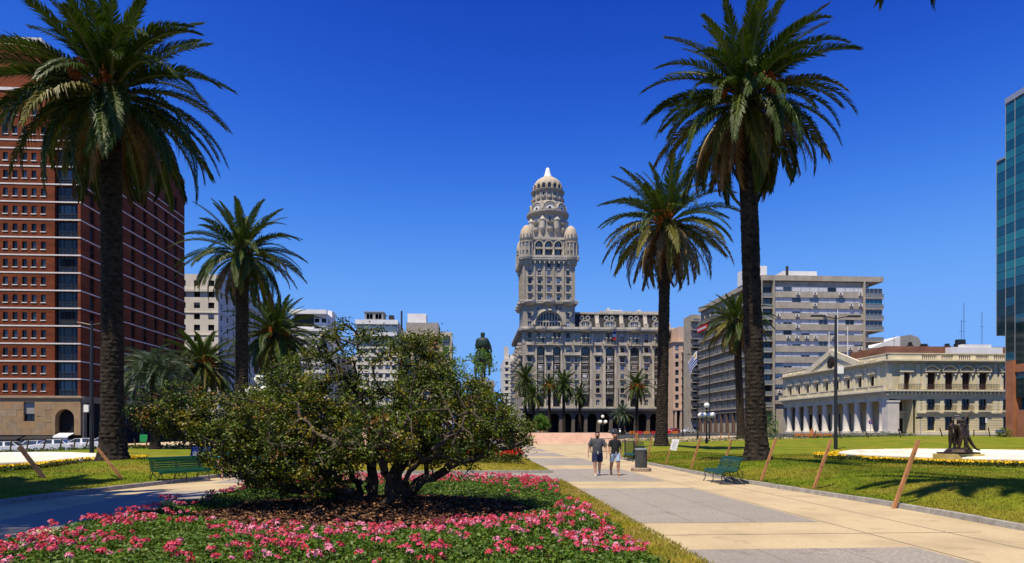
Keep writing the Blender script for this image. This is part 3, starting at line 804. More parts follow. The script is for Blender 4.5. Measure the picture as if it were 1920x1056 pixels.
# ------------------------------------------------------------------ round fountains with marigold rings
def fountain(c, label, lab2):
    zg = lawn_z(c[0], c[1])
    t = thing('fountain_basin', label, 'fountain', (c[0], c[1], 0.03))
    prof = [(6.3, -0.3), (6.5, 0.10), (7.0, 0.24), (7.42, 0.34), (7.5, 0.40), (7.5, 0.52), (7.42, 0.56), (6.75, 0.58), (6.65, 0.54), (6.6, 0.2)]
    seg = 96; vs = []; fs = []
    def lob(a): return 1 + 0.035 * math.cos(4 * a + 0.6) + 0.02 * math.cos(8 * a + 1.2)
    for r, z in prof:
        for k in range(seg):
            a = 2 * math.pi * k / seg
            vs.append((r * lob(a) * math.cos(a), r * lob(a) * math.sin(a), z))
    for i in range(len(prof) - 1):
        for k in range(seg):
            k2 = (k + 1) % seg
            fs.append((i * seg + k, i * seg + k2, (i + 1) * seg + k2, (i + 1) * seg + k))
    mb = MB(); mb.add(vs, fs); mb.build('basin_rim', 'marble', t, smooth=True)
    mb = MB(); mb.lathe([(6.9, 0.30), (6.9, 0.32)], 64); mb.build('basin_floor', 'marble', t)
    b = thing('marigold_ring', lab2, 'flower bed', (c[0], c[1], 0))
    pts = []; yel = []
    while len(pts) < 11000:
        a = random.uniform(0, 2 * math.pi); r = random.uniform(7.15, 8.7 + 0.35 * math.sin(5 * a))
        u, v = r * math.cos(a), r * math.sin(a)
        z = lawn_z(c[0] + u, c[1] + v)
        h = 0.22 + 0.05 * mnoise.noise((u * 2, v * 2, 1))
        pts.append((u, v, z + h * random.random()))
        if mnoise.noise((u * 0.55, v * 0.55, 8.0)) > -0.45 and r > 7.55: yel.append((u, v, z + h + random.uniform(0, 0.05)))
    V, Q = leaf_cloud(pts, 0.09, 0.5); V2, Q2 = leaf_cloud(yel, 0.10, 0.8)
    stuff(link('marigold_leaves', np_mesh('marigold_leaves', V, Q, ['marigold_leaf']), b))
    stuff(link('marigold_heads', np_mesh('marigold_heads', V2, Q2, ['petal_yellow']), b))
    return t, zg
FR = gp(1862, 35.9); FL = gp(-150, 29.5)
fountain(FR, 'wide low white marble fountain basin on the right-hand lawn', 'ring of yellow marigolds round the right-hand white basin')
fountain(FL, 'wide low white marble fountain basin at the left edge of view', 'ring of yellow marigolds round the left-hand white basin')
# ================================================================== palms
def frond_mesh(bend, seed, leafmat, n=70, ll=0.14, width=0.0135, lift=0.35, stalk=0.10, droop=0.35):
    r = random.Random(seed); mb = MB()
    N = 16; pts = []; tang = []
    x = z = 0.0; side = 0.0; sb = r.uniform(-0.10, 0.10)
    for i in range(N + 1):
        t = i / N
        a = -bend * (t ** 1.25)
        tang.append(Vector((math.cos(a), sb * t * 2, math.sin(a))).normalized())
        pts.append(Vector((x, side, z)))
        x += math.cos(a) / N; z += math.sin(a) / N; side += sb * t * 2 / N
    mb.tube(pts, [0.013 * (1 - 0.86 * i / N) + 0.001 for i in range(N + 1)], 4, 0)
    for k in range(n):
        t = stalk + (1 - stalk) * (k + 0.5) / n
        f = t * N; i = min(N - 1, int(f)); fr = f - i
        p = pts[i].lerp(pts[i + 1], fr); d = tang[i].lerp(tang[i + 1], fr).normalized()
        s = Vector((-d.y, d.x, 0)).normalized(); s = Vector((0, 1, 0)) if s.length < .5 else s
        s = (Vector((0, 1, 0)) - d * d.y).normalized(); up = d.cross(s).normalized()
        if up.z < 0 and abs(d.z) < 0.8: up = -up
        prof = min(1.0, 0.35 + (t - stalk) * 4.2) * (1.0 if t < 0.55 else max(0.32, 1 - (t - 0.55) * 1.45))
        for sg in (-1, 1):
            l = ll * prof * r.uniform(0.85, 1.12)
            ang = R(64 - 40 * t + r.uniform(-7, 7))
            lf = lift * r.uniform(0.5, 1.4)
            dr = (d * math.cos(ang) + s * (sg * math.sin(ang)) + up * lf).normalized()
            wv = dr.cross(up); wv = wv.normalized() * (width / 2)
            m = p + dr * l * 0.55
            e = p + dr * l + Vector((0, 0, -1)) * (l * droop * r.uniform(0.3, 1.3))
            b = len(mb.v)
            mb.v += [tuple(p - wv * .7), tuple(p + wv * .7), tuple(m + wv), tuple(m - wv), tuple(e)]
            mb.f += [(b, b + 1, b + 2, b + 3), (b + 3, b + 2, b + 4)]; mb.mi += [1, 1]
    return mb.mesh('frond', ['rachis', leafmat])
FR_UP = [frond_mesh(0.62 + 0.12 * k, 10 + k, 'frond_young') for k in range(3)]
FR_MID = [frond_mesh(1.0 + 0.14 * k, 20 + k, 'frond_green') for k in range(4)]
FR_LOW = [frond_mesh(1.15 + 0.15 * k, 30 + k, 'frond_green', droop=0.6) for k in range(3)]
FR_OLIVE = [frond_mesh(1.05 + 0.2 * k, 40 + k, 'frond_olive', droop=0.7) for k in range(2)]
FR_DEAD = [frond_mesh(0.75 + 0.3 * k, 50 + k, 'frond_dead', n=48, ll=0.105, lift=0.05, droop=1.1) for k in range(2)]
FR_BLUE = [frond_mesh(1.6 + 0.25 * k, 60 + k, 'frond_blue', n=44, ll=0.17, width=0.015, lift=0.75, droop=0.25) for k in range(4)]

def date_mesh(seed):
    r = random.Random(seed); mb = MB()
    for k in range(26):
        a = r.uniform(0, 6.28); q = r.uniform(0.1, 1.0)
        e = Vector((0.85 + r.uniform(-.15, .3), 0.42 * q * math.cos(a), 0.15 + 0.42 * q * math.sin(a) - 0.15))
        pts = [Vector((0, 0, 0)), Vector((0.45, e.y * .3, 0.22)), e, e + Vector((0.06, 0, -0.25 - r.uniform(0, .25)))]
        mb.tube(pts, [0.012, 0.012, 0.022, 0.016], 3, 0, cap=False)
        for j in range(5):
            p = pts[2].lerp(pts[3], r.random()) + Vector((r.uniform(-.05, .05), r.uniform(-.05, .05), r.uniform(-.05, .05)))
            mb.bar(p, p + Vector((0.0, 0.01, -0.05)), 0.045)
    return mb.mesh('date_cluster', ['date'])
DATES = [date_mesh(k) for k in range(3)]

def trunk_mesh(h, r_top, r_base, lean=(0, 0), seg=28, row=0.085, flare=0.5, bow=0.0):
    n = max(6, int(h / row)); vs = []; fs = []
    for j in range(n + 1):
        z = h * j / n; t = z / h
        r = r_top + (r_base - r_top) * math.exp(-z / (0.13 * h + 0.6)) + r_base * flare * math.exp(-z / 0.45)
        cx = lean[0] * t + bow * math.sin(math.pi * t); cy = lean[1] * t
        for k in range(seg):
            a = 2 * math.pi * (k + 0.5 * (j % 2)) / seg
            am = 0.016
            hsh = math.sin(k * 12.9898 + j * 78.233 + h) * 43758.5453; hsh -= math.floor(hsh)
            rr = r * (1 + am * (1 if j % 2 else -1) + 0.085 * (hsh - 0.5) + 0.06 * mnoise.noise((math.cos(a) * 2 + h, math.sin(a) * 2, z * 1.3)))
            vs.append((cx + rr * math.cos(a), cy + rr * math.sin(a), z - 0.15))
    for j in range(n):
        for k in range(seg):
            k2 = (k + 1) % seg
            if j % 2 == 0:
                a, b, c, d = j * seg + k, j * seg + k2, (j + 1) * seg + k, (j + 1) * seg + (k - 1) % seg
                fs.append((a, b, c)); fs.append((a, c, d))
            else:
                a, b, c, d = j * seg + k, j * seg + k2, (j + 1) * seg + k2, (j + 1) * seg + k
                fs.append((a, b, c)) ; fs.append((a, c, d))
    return vs, fs

def palm(label, pos, z0, zc, fl, n=92, r_top=0.33, r_base=0.55, lean=(0, 0), seed=1, dead=0.10, dates=4, group=None, blue=False, e0=84, e1=-52, bow=0.0, olive=0.15, flare=0.45):
    """zc: height of the growing point, fl: frond length"""
    r = random.Random(seed)
    t = thing('palm_tree', label, 'palm tree', (pos[0], pos[1], z0), 0.0, group)
    h = zc - z0
    mb = MB(); vs, fs = trunk_mesh(h, r_top, r_base, lean, bow=bow, flare=flare); mb.add(vs, fs)
    mb.build('trunk', 'palm_trunk', t)
    top = Vector((lean[0], lean[1], h - 0.1))
    # crown boss of old leaf bases
    mb = MB()
    mb.lathe([(r_top * 1.0, h - 2.2), (r_top * 1.3, h - 1.5), (r_top * 1.65, h - 0.8), (r_top * 1.6, h - 0.2), (r_top * 0.9, h + 0.35), (0.05, h + 0.5)], 20, (lean[0], lean[1]), 0)
    for k in range(120):
        a = r.uniform(0, 6.28); zz = h - r.uniform(0.1, 1.9)
        rr = r_top * (1.25 if zz > h - 1.4 else 1.05)
        p = Vector((lean[0] + rr * math.cos(a), lean[1] + rr * math.sin(a), zz))
        mb.bar(p, p + Vector((math.cos(a) * .16, math.sin(a) * .16, .22)), 0.07, 0.03)
    crown = mb.build('crown', 'palm_trunk', t)
    ga = 2.399963
    for i in range(n):
        q = i / (n - 1)
        e = e0 + (e1 - e0) * (q ** 0.82) + r.uniform(-6, 6)
        az = i * ga + r.uniform(-.22, .22)
        s = fl * r.uniform(0.9, 1.08) * (0.80 + 0.2 * sstep(0, 0.25, q))
        if blue: me = FR_BLUE[i % 4]
        elif e > 48: me = FR_UP[i % 3]
        elif e > 5: me = FR_MID[i % 4]
        elif q > 1 - dead * 1.6 and r.random() < 0.75: me = FR_DEAD[i % 2]; s *= 0.92
        elif r.random() < olive * 2: me = FR_OLIVE[i % 2]
        else: me = FR_LOW[i % 3]
        if e < -25: s *= 0.9
        rad = r_top * (0.5 + 0.6 * sstep(0.0, 0.5, q))
        zo = 0.35 - 0.95 * q
        m = Matrix.Translation(top + Vector((rad * math.cos(az), rad * math.sin(az), zo))) @ Matrix.Rotation(az, 4, 'Z') @ Matrix.Rotation(-R(e), 4, 'Y') @ Matrix.Rotation(r.uniform(-.35, .35), 4, 'X') @ Matrix.Diagonal((s, s, s, 1))
        link('frond', me, crown, mat=m)
    for k in range(dates):
        az = r.uniform(0, 6.28) if k > 1 else -math.pi / 2 + r.uniform(-0.9, 0.9)
        s = fl * 0.22 * r.uniform(0.8, 1.15)
        m = Matrix.Translation(top + Vector((0.3 * math.cos(az), 0.3 * math.sin(az), 0.1))) @ Matrix.Rotation(az, 4, 'Z') @ Matrix.Rotation(-R(r.uniform(0, 25)), 4, 'Y') @ Matrix.Diagonal((s, s, s, 1))
        link('date_cluster', DATES[k % 3], crown, mat=m)
    return t

_g = 'tall date palms on the lawns'
palm('tallest palm at left, in front of the red brick tower', PALM_A, lawn_z(*PALM_A), 16.3, 5.0, 104, 0.40, 0.52, (-0.15, 0.1), 3, 0.06, 2, _g, e1=-50, olive=0.05)
palm('slim mid-height palm rising left of the spreading tree', PALM_B, lawn_z(*PALM_B), 14.45, 4.2, 80, 0.43, 0.55, (0.1, 0), 5, 0.08, 0, _g, e1=-48)
palm('tallest palm at right, above the green bench', PALM_F, lawn_z(*PALM_F), 15.9, 4.25, 112, 0.36, 0.46, (-0.5, 0.0), 8, 0.20, 5, _g, e1=-68, olive=0.2, flare=0.55)
palm('second palm on the right lawn, left of the tallest one, trunk bowed', PALM_G, lawn_z(*PALM_G), 18.2, 5.7, 88, 0.42, 0.50, (0.35, 0), 13, 0.22, 4, _g, e1=-66, olive=0.35)
p = gp(1390, 95); palm('palm half hidden behind the thick right-hand trunk', p, tz(*p), 17.6, 5.4, 80, 0.5, 0.6, (-0.7, 0), 17, 0.18, 3, _g, e1=-55, olive=0.4)
p = gp(516, 68); palm('palm with orange fruit in front of the pale apartment blocks', p, tz(*p), 11.9, 5.0, 100, 0.45, 0.55, (0, 0), 19, 0.05, 5, _g, e1=-50, olive=0.15)
p = gp(380, 70); palm('low palm with orange fruit beside the brick tower, right of the blue-green one', p, tz(*p), 8.9, 4.6, 92, 0.45, 0.55, (0, 0), 23, 0.05, 5, _g, e1=-46, olive=0.1)
p = gp(291, 57); palm('round blue-green palm with recurved fronds before the brick tower', p, lawn_z(*p) if p[1] < 62 else tz(*p), 7.0, 3.5, 80, 0.34, 0.42, (0, 0), 29, 0, 0, None, blue=True, e0=82, e1=-18)
p = gp(2060, 12.4); palm('palm just outside the right edge, a frond tip hanging into view', p, lawn_z(*p), 16.2, 5.3, 84, 0.36, 0.48, (0, 0), 31, 0.1, 0, _g, e1=-48)
p = gp(-1370, 8.4); palm('palm outside the left edge whose shade falls across the left path', p, lawn_z(*p), 15.5, 5.6, 104, 0.36, 0.48, (0, 0), 37, 0.1, 0, _g, e1=-40)
p = gp(-1110, 10.9); palm('palm outside the left edge whose shade falls on the left lawn', p, lawn_z(*p), 14.5, 5.4, 104, 0.36, 0.48, (0, 0), 41, 0.1, 0, _g, e1=-40)

# far palms before the tower building: crowns small in the picture, one mesh each
def far_crown(seed, blue=False):
    r = random.Random(seed); mb = MB()
    base = [frond_mesh(b, seed + int(b * 10), 'frond_blue' if blue else 'frond_green', n=22, ll=0.16, width=0.03) for b in (0.7, 1.05, 1.35)]
    for i in range(52):
        q = i / 51; e = 82 - 128 * q ** 0.85 + r.uniform(-6, 6); az = i * 2.39996
        me = base[0 if e > 45 else 1 if e > 0 else 2]
        s = r.uniform(0.9, 1.05)
        m = Matrix.Rotation(az, 4, 'Z') @ Matrix.Rotation(-R(e), 4, 'Y') @ Matrix.Rotation(r.uniform(-.3, .3), 4, 'X') @ Matrix.Diagonal((s, s, s, 1))
        add_mesh(mb, me, m, [0, 2 if (e < -12 and r.random() < 0.5) else 1])
    return mb.mesh('crown', ['rachis', 'frond_blue' if blue else 'frond_green', 'frond_olive'])
FC = [far_crown(70), far_crown(90)]
FCB = far_crown(110, True)
for px, py, rp, Y, lab, dt in ((985, 712, 33, 196, 'far palm at the left end of the tower building, tallest of its clump', 0),
                               (1000, 742, 30, 186, 'far palm in front of its clump left of the stone arcade', 0),
                               (1030, 724, 25, 205, 'slender far palm, third from left before the arcade', 1),
                               (1057, 722, 34, 190, 'broad far palm in the middle of the row before the arcade', 0),
                               (1087, 741, 24, 200, 'shorter far palm at the right end of the left row', 0),
                               (1194, 724, 34, 175, 'far palm with orange fruit just left of a big trunk', 1),
                               (1167, 776, 24, 165, 'low grey-green far palm before the arcade', 2),
                               (650, 738, 32, 120, 'small palm seen through the spreading tree', 0)):
    p = gp(px, Y); z0 = tz(*p); zc = gz(py, Y); s = rp / CF * Y * 1.12
    t = thing('palm_tree', lab, 'palm tree', (p[0], p[1], z0), 0, 'far palms before the arcade')
    mb = MB(); mb.tube([(0, 0, -0.2), (0.1, 0, 0.5), (0, 0, (zc - z0) * 0.5), (0, 0, zc - z0)], [0.75, 0.55, 0.42, 0.46], 12)
    mb.build('trunk', 'palm_trunk', t)
    o = link('crown', FCB if dt == 2 else FC[int(px) % 2], t, (0, 0, zc - z0), (0, 0, px), s)
    if dt == 1:
        for k in range(4):
            az = -math.pi / 2 + (k - 1.5) * 0.7
            link('date_cluster', DATES[k % 3], t, mat=Matrix.Translation((0, 0, zc - z0)) @ Matrix.Rotation(az, 4, 'Z') @ Matrix.Diagonal((1.9, 1.9, 1.9, 1)))

# ================================================================== trees grown from limbs and leaf clusters
def grow_tree(name, label, base, limbs, clusters, leaf_n, leaf_r, leaf_s, leafmats, probs, bark='bark', twigmat='twig', seed=1, group=None):
    r = random.Random(seed); rn = np.random.default_rng(seed)
    t = thing(name, label, 'tree', base, 0, group)
    B = Vector(base)
    nodes = []; parent = []
    for lm in limbs:
        last = -1
        pts = [Vector(p) - B for p in lm]
        for i in range(len(pts) - 1):
            m = max(2, int((pts[i + 1] - pts[i]).length / 0.22))
            for k in range(m + (1 if i == len(pts) - 2 else 0)):
                f = k / m
                p = pts[i].lerp(pts[i + 1], f)
                w = 0.07 if i or k else 0
                p = p + Vector((r.gauss(0, w), r.gauss(0, w), r.gauss(0, w * .7)))
                nodes.append(p); parent.append(last); last = len(nodes) - 1
    nl = len(nodes)
    C = [(Vector(p) - B) for p in clusters]
    A = np.array([tuple(n) for n in nodes]); PC = np.array([tuple(c) for c in C])
    d0 = np.min(np.linalg.norm(PC[:, None, :] - A[None, :, :], axis=2), axis=1)
    order = np.argsort(d0)
    cap = 40000
    ar = np.zeros((cap, 3)); ar[:nl] = A; cnt = nl
    ends = []
    for ci in order:
        c = PC[ci]
        d = np.linalg.norm(ar[:cnt] - c, axis=1)
        j = int(np.argmin(d)); dist = d[j]
        m = max(1, int(dist / 0.28)); last = j; p0 = ar[j].copy()
        for k in range(1, m + 1):
            if cnt >= cap: break
            p = p0 + (c - p0) * (k / m)
            if k < m: p = p + rn.normal(0, 0.05, 3) + np.array([0, 0, -0.03])
            ar[cnt] = p; nodes.append(Vector(p)); parent.append(last); last = cnt; cnt += 1
        ends.append(last)
    load = [0.0] * cnt
    for e in ends: load[e] += 1
    for i in range(cnt - 1, -1, -1):
        if parent[i] >= 0: load[parent[i]] += load[i]
    return t, nodes, parent, load, nl, [nodes[e] for e in ends]

def tree_meshes(t, nodes, parent, load, nl, ends, rmin, rk, leaf_n, leaf_r, leaf_s, leafmats, probs, seed, bark='bark', twigmat='twig'):
    rn = np.random.default_rng(seed)
    mb = MB(); mt = MB()
    rad = [rmin + rk * math.sqrt(max(l, 0.2)) for l in load]
    for i, p in enumerate(nodes):
        j = parent[i]
        if j < 0: continue
        big = i < nl
        ra, rb = rad[j], rad[i]
        if not big and ra > rb * 2.5: ra = rb * 1.6
        (mb if big else mt).tube([nodes[j], p], [ra, rb], 9 if big else 4, cap=False)
    mb.build('trunk', bark, t, smooth=True)
    mt.build('branch', twigmat, t, smooth=True)
    E = np.array([tuple(e) for e in ends])
    n = len(E) * leaf_n
    P = np.repeat(E, leaf_n, axis=0) + rn.normal(0, leaf_r, (n, 3)) * np.array([1, 1, 0.7])
    V, Q = leaf_cloud(P, leaf_s, 0.35)
    # leaf colour goes by whole twigs, with odd ones mixed in
    ck = rn.choice(len(leafmats), len(E), p=probs)
    mi = np.repeat(ck, leaf_n)
    sw = rn.random(n) < 0.15
    mi[sw] = rn.choice(len(leafmats), sw.sum(), p=probs)
    stuff(link('crown', np_mesh('crown', V, Q, leafmats, mi), t))

TY = 14.3
def TP(px, py, dy=0.0):
    Y = TY + dy; u, v = gp(px, Y); return (u, v, gz(py, Y))
limbs = [
    [TP(690, 966), TP(655, 925, -.1), TP(620, 905, -.2), TP(560, 912, -.3), TP(490, 906, -.4), TP(440, 880, -.5)],
    [TP(700, 968, .1), TP(690, 880, .2), TP(700, 810, .4), TP(675, 740, .4), TP(640, 695, .3), TP(615, 645, .2)],
    [TP(700, 968, .1), TP(692, 870, .25), TP(640, 790, .6), TP(580, 735, .7), TP(545, 700, .7)],
    [TP(728, 966), TP(750, 880, 0), TP(795, 810, .1), TP(850, 750, .1), TP(885, 715, 0)],
    [TP(738, 966, -.1), TP(790, 900, -.4), TP(860, 865, -.7), TP(930, 848, -.8), TP(985, 835, -.9)],
    [TP(720, 966, .2), TP(745, 860, .9), TP(765, 760, 1.5), TP(795, 685, 1.6), TP(800, 640, 1.6)],
    [TP(690, 966, 0), TP(620, 885, .3), TP(530, 850, .5), TP(420, 805, .3), TP(300, 775, .2)],
    [TP(716, 968, -.1), TP(735, 900, -.9), TP(700, 850, -1.6), TP(640, 835, -2.1)],
    [TP(730, 966, .1), TP(770, 880, -.8), TP(820, 840, -1.7), TP(870, 800, -2.1)],
    [TP(735, 966, .2), TP(800, 870, 1.2), TP(870, 830, 2.0), TP(950, 800, 2.4)],
    [TP(705, 966, .2), TP(640, 870, 1.3), TP(560, 830, 2.2), TP(480, 800, 2.6)],
]
blobs = [  # px, py, radius px, weight, depth spread
    (258, 778, 22, .8, .4), (285, 772, 42, 1, .6), (340, 750, 40, 1, .7), (300, 790, 36, .8, .6), (355, 790, 52, 1, .9), (410, 790, 58, 1.1, 1.1), (470, 780, 60, 1.1, 1.3), (410, 845, 45, .9, 1), (300, 815, 28, .3, .6),
    (530, 790, 65, 1.1, 1.5), (560, 850, 62, 1.1, 1.6), (485, 860, 48, 1, 1.2), (600, 880, 52, .9, 1.4), (520, 890, 34, .8, 1), (575, 785, 55, 1, 1.4),
    (575, 702, 52, .75, .8), (530, 715, 40, .8, .7), (500, 735, 34, .7, .7), (620, 655, 42, .5, .7), (655, 635, 32, .34, .6), (640, 620, 22, .40, .5), (705, 648, 42, .50, .7), (738, 640, 26, .5, .5), (690, 690, 40, .16, .8), (640, 735, 46, .45, 1.0), (600, 740, 40, .6, .9), (560, 745, 40, .7, .9),
    (795, 650, 30, 1, .6), (790, 690, 46, 1, .9), (825, 680, 25, .8, .6), (800, 738, 60, 1.2, 1.3), (735, 770, 62, 1.0, 1.6), (858, 745, 50, 1.2, 1.1), (895, 735, 26, 1, .6), (930, 762, 24, 1, .6), (845, 795, 68, 1.2, 1.6), (765, 815, 62, 1.0, 1.6), (905, 772, 46, 1.2, 1.1), (935, 798, 42, 1.1, 1.0),
    (965, 810, 32, 1, .8), (895, 815, 46, 1, 1.2), (690, 815, 55, .9, 1.6), (620, 810, 56, 1, 1.6), (650, 865, 42, .7, 1.3), (715, 850, 40, .5, 1.3), (800, 845, 44, .8, 1.3), (850, 835, 40, .8, 1.2), (905, 838, 30, .7, 1), (968, 832, 26, .9, .6),
    (870, 880, 22, .35, .6), (600, 915, 30, .8, .8), (540, 900, 36, .9, .8), (490, 892, 34, .9, .8), (450, 875, 34, .9, .8), (640, 895, 24, .5, .6), (650, 605, 14, .6, .3), (690, 625, 16, .5, .4), (815, 630, 14, .8, .3), (780, 632, 16, .8, .3)]
cl = []; rr = random.Random(5)
for px, py, rp, w, ds in blobs:
    n = int(w * (rp / 10.0) ** 2 * 2.45)
    for k in range(n):
        a = rr.uniform(0, 6.283); q = rp * rr.random() ** 0.45
        cl.append(TP(px + q * math.cos(a), py + q * math.sin(a) * 0.85, rr.gauss(0, ds * 0.75)))
_b = (TREE[0], TREE[1], 0.06)
T, nd, pa, ld, nl, en = grow_tree('spreading_tree', 'broad low gnarled tree with small glossy leaves in the geranium bed', _b, limbs, cl, 0, 0, 0, None, None, seed=4)
tree_meshes(T, nd, pa, ld, nl, en, 0.005, 0.0066, 48, 0.092, 0.054, ['leaf_dark', 'leaf_mid', 'leaf_olive', 'leaf_rust'], [0.40, 0.36, 0.215, 0.025], 6)

def simple_tree(label, px, py_top, py_bot, rpx, Y, mats, probs, n, seed, squash=1.0, leaf_n=26, leaf_s=0.16, leaf_r=0.3, group=None, gaps=False, name='tree'):
    p = gp(px, Y); z0 = tz(*p); zt = gz(py_top, Y); zb = gz(py_bot, Y)
    rr = random.Random(seed)
    rw = rpx / CF * Y; zc = (zt + zb) / 2; rh = (zt - zb) / 2
    limbs = [[(p[0], p[1], z0), (p[0] + rr.gauss(0, .1), p[1], z0 + (zb - z0) * .7), (p[0] + rr.uniform(-.5, .5) * rw, p[1] + rr.uniform(-.4, .4) * rw, zc)] for k in range(4)]
    cl = []
    while len(cl) < n:
        x, y, z = rr.uniform(-1, 1), rr.uniform(-1, 1), rr.uniform(-1, 1)
        d = x * x + y * y + z * z
        if d > 1 + 0.5 * mnoise.noise((x * 2 + seed, y * 2, z * 2)) or d < 0.15: continue
        if gaps and mnoise.noise((x * 3 + seed, y * 3, z * 3)) < 0.0: continue
        cl.append((p[0] + x * rw, p[1] + y * rw, zc + z * rh))
    T, nd, pa, ld, nl, en = grow_tree(name, label, (p[0], p[1], z0), limbs, cl, 0, 0, 0, None, None, seed=seed, group=group)
    tree_meshes(T, nd, pa, ld, nl, en, 0.006, 0.006 * (1 + Y / 120), leaf_n, leaf_r, leaf_s, mats, probs, seed)
    return T
simple_tree('bright green round tree at the left end of the arcade', 1015, 778, 812, 15, 178, ['leaf_bright', 'leaf_mid'], [.8, .2], 160, 3, leaf_s=0.30, leaf_r=0.35)
simple_tree('feathery light green tree partly covering the mounted statue', 888, 650, 720, 46, 62, ['leaf_bright'], [1.0], 46, 9, leaf_s=0.17, leaf_r=0.22, leaf_n=22, gaps=True)
simple_tree('feathery light green tree top beside the cream apartment block', 838, 628, 730, 22, 66, ['leaf_bright'], [1.0], 60, 12, leaf_s=0.17, leaf_r=0.22, leaf_n=22, gaps=True)

# shrubs and border planting
def shrub(label, u, v, z, r, h, mats, probs, seed, group=None, n=500, s=0.09):
    t = thing('shrub', label, 'shrub', (u, v, z), 0, group)
    rr = random.Random(seed)
    mb = MB()
    for k in range(6): mb.tube([(0, 0, -.05), (rr.uniform(-.5, .5) * r, rr.uniform(-.5, .5) * r, h * .7)], [.02, .008], 4)
    mb.build('stem', 'bark', t)
    pts = []
    while len(pts) < n:
        x, y, q = rr.uniform(-1, 1), rr.uniform(-1, 1), rr.uniform(0, 1)
        if x * x + y * y + (q * 1.0 - .3) ** 2 * 1.6 < 1: pts.append((x * r, y * r, q * h))
    V, Q = leaf_cloud(pts, s, 0.4)
    mi = np.random.default_rng(seed).choice(len(mats), len(Q), p=probs)
    stuff(link('crown', np_mesh('crown', V, Q, mats, mi), t))
def border(name, label, pts, h, seed):
    rr = random.Random(seed); P = []
    for (u, v, z) in pts:
        hh = h * (0.5 + 0.9 * rr.random() * (0.6 + 0.8 * max(0, mnoise.noise((u * .5, v * .5, 2)) + .4)))
        for k in range(16): P.append((u + rr.gauss(0, .16), v + rr.gauss(0, .16), z + hh * rr.random()))
    V, Q = leaf_cloud(P, 0.13, 0.1)
    mi = np.random.default_rng(seed).choice(3, len(Q), p=[.55, .40, .05])
    o = stuff(link(name, np_mesh(name, V, Q, ['geranium_leaf', 'leaf_dark', 'leaf_olive'], mi)))
    tag(o, label, 'plants')
rr = random.Random(2)
border('border_plants', 'low ragged planting along the far edge of the right lawn', [(u, 79 + rr.uniform(-.8, .5), lawn_z(u, 79)) for u in np.arange(18, 55, 0.16)], 0.45, 3)
border('border_plants', 'low ragged planting along the far edge of the left lawn', [(u, 61 + rr.uniform(-.8, .5), lawn_z(u, 61)) for u in np.arange(-46, -14, 0.16)], 0.26, 4)
p = gp(1883, 74); shrub('clipped round yellow-green bush near the right edge by the road', p[0], p[1], lawn_z(*p), 0.85, 1.1, ['leaf_mid', 'leaf_olive'], [.6, .4], 5, s=.13)
p = gp(1022, 118); shrub('small bush between two palms before the arcade', p[0], p[1], tz(*p), 0.7, 1.5, ['leaf_bright', 'leaf_mid'], [.7, .3], 6, s=.16)
p = gp(1445, 96); shrub('light green shoot beside the thick palm trunk', p[0], p[1], tz(*p), 1.1, 4.2, ['leaf_bright'], [1.0], 7, n=260, s=.3)
# ================================================================== buildings
def u_on(px, v):
    r = (px - 960.0) / CF
    return v * (r * math.cos(TH) + math.sin(TH)) / (math.cos(TH) - r * math.sin(TH))
def v_on(px, u):
    r = (px - 960.0) / CF
    return u * (math.cos(TH) - r * math.sin(TH)) / (r * math.cos(TH) + math.sin(TH))
WR = random.Random(99)
def old_win(w, h, arch=False, nx=2, nz=2, sill=0.12):
    g = WR.choice(['glass_dark', 'glass_dark', 'glass_mid', 'glass_sky', 'glass_mid'])
    b = WR.choice([0, 0, 0, 0.4, 0.6, 0.9])
    return win_mesh(w, h, nx, nz, 0.09, WR.choice(['frame_dark', 'shade_stone', 'frame_white']), g, 0 if arch else b, WR.choice(['blind', 'blind_warm', 'blind']), arch, sill)

# ------------------------------------------------------------------ the ornate stone tower building
SV = gp(980, 250)
su0, sv0 = SV
salvo = thing('tower_building', 'tall ornate grey stone building with a domed tower at the far end of the square', 'building', (su0, sv0, 0))
def sx(px): return u_on(px, sv0) - su0
def sz(py): return gz(py, 251.5)
XE = sx(1262); XT = sx(1078); ZG = 0.6
ZA = sz(768)
# arcade
mb = MB()
na = 12; aw = 3.5; pitch = XE / na
holes = [((i + .5) * pitch - aw / 2, (i + .5) * pitch + aw / 2, ZG, ZA - 1.5, True) for i in range(na)]
wall(mb, 0, XE, ZG, ZA, holes, 1.0)
for i in range(na + 1):
    mb.box(i * pitch - .55, i * pitch + .55, -.25, -.002, ZG, ZA - 2.6)
    mb.box(i * pitch - .7, i * pitch + .7, -.36, -.002, ZA - 2.6, ZA - 2.2)
for h in holes:     # arch mouldings
    xc = (h[0] + h[1]) / 2; r = aw / 2; zs = h[3] - r
    pts = [(xc + (r + .22) * math.cos(math.pi * t / 12), -0.05, zs + (r + .22) * math.sin(math.pi * t / 12)) for t in range(13)]
    mb.tube(pts, 0.16, 5)
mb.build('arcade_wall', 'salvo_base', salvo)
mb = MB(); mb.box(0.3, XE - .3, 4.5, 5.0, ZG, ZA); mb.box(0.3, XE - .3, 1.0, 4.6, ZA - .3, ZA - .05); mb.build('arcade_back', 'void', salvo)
mb = MB(); mb.box(-1.2, XE + .5, -1.6, 0.2, ZA, ZA + .35); mb.box(-1.3, XE + .6, -1.75, -.2, ZA + .35, ZA + 1.0); mb.box(-1.0, XE + .4, -.6, 0, ZA - .5, ZA)
for i in range(0, 58):
    mb.box(i - .12, i + .12, -1.45, -.62, ZA - .45, ZA)
mb.build('arcade_cornice', 'salvo_trim', salvo)

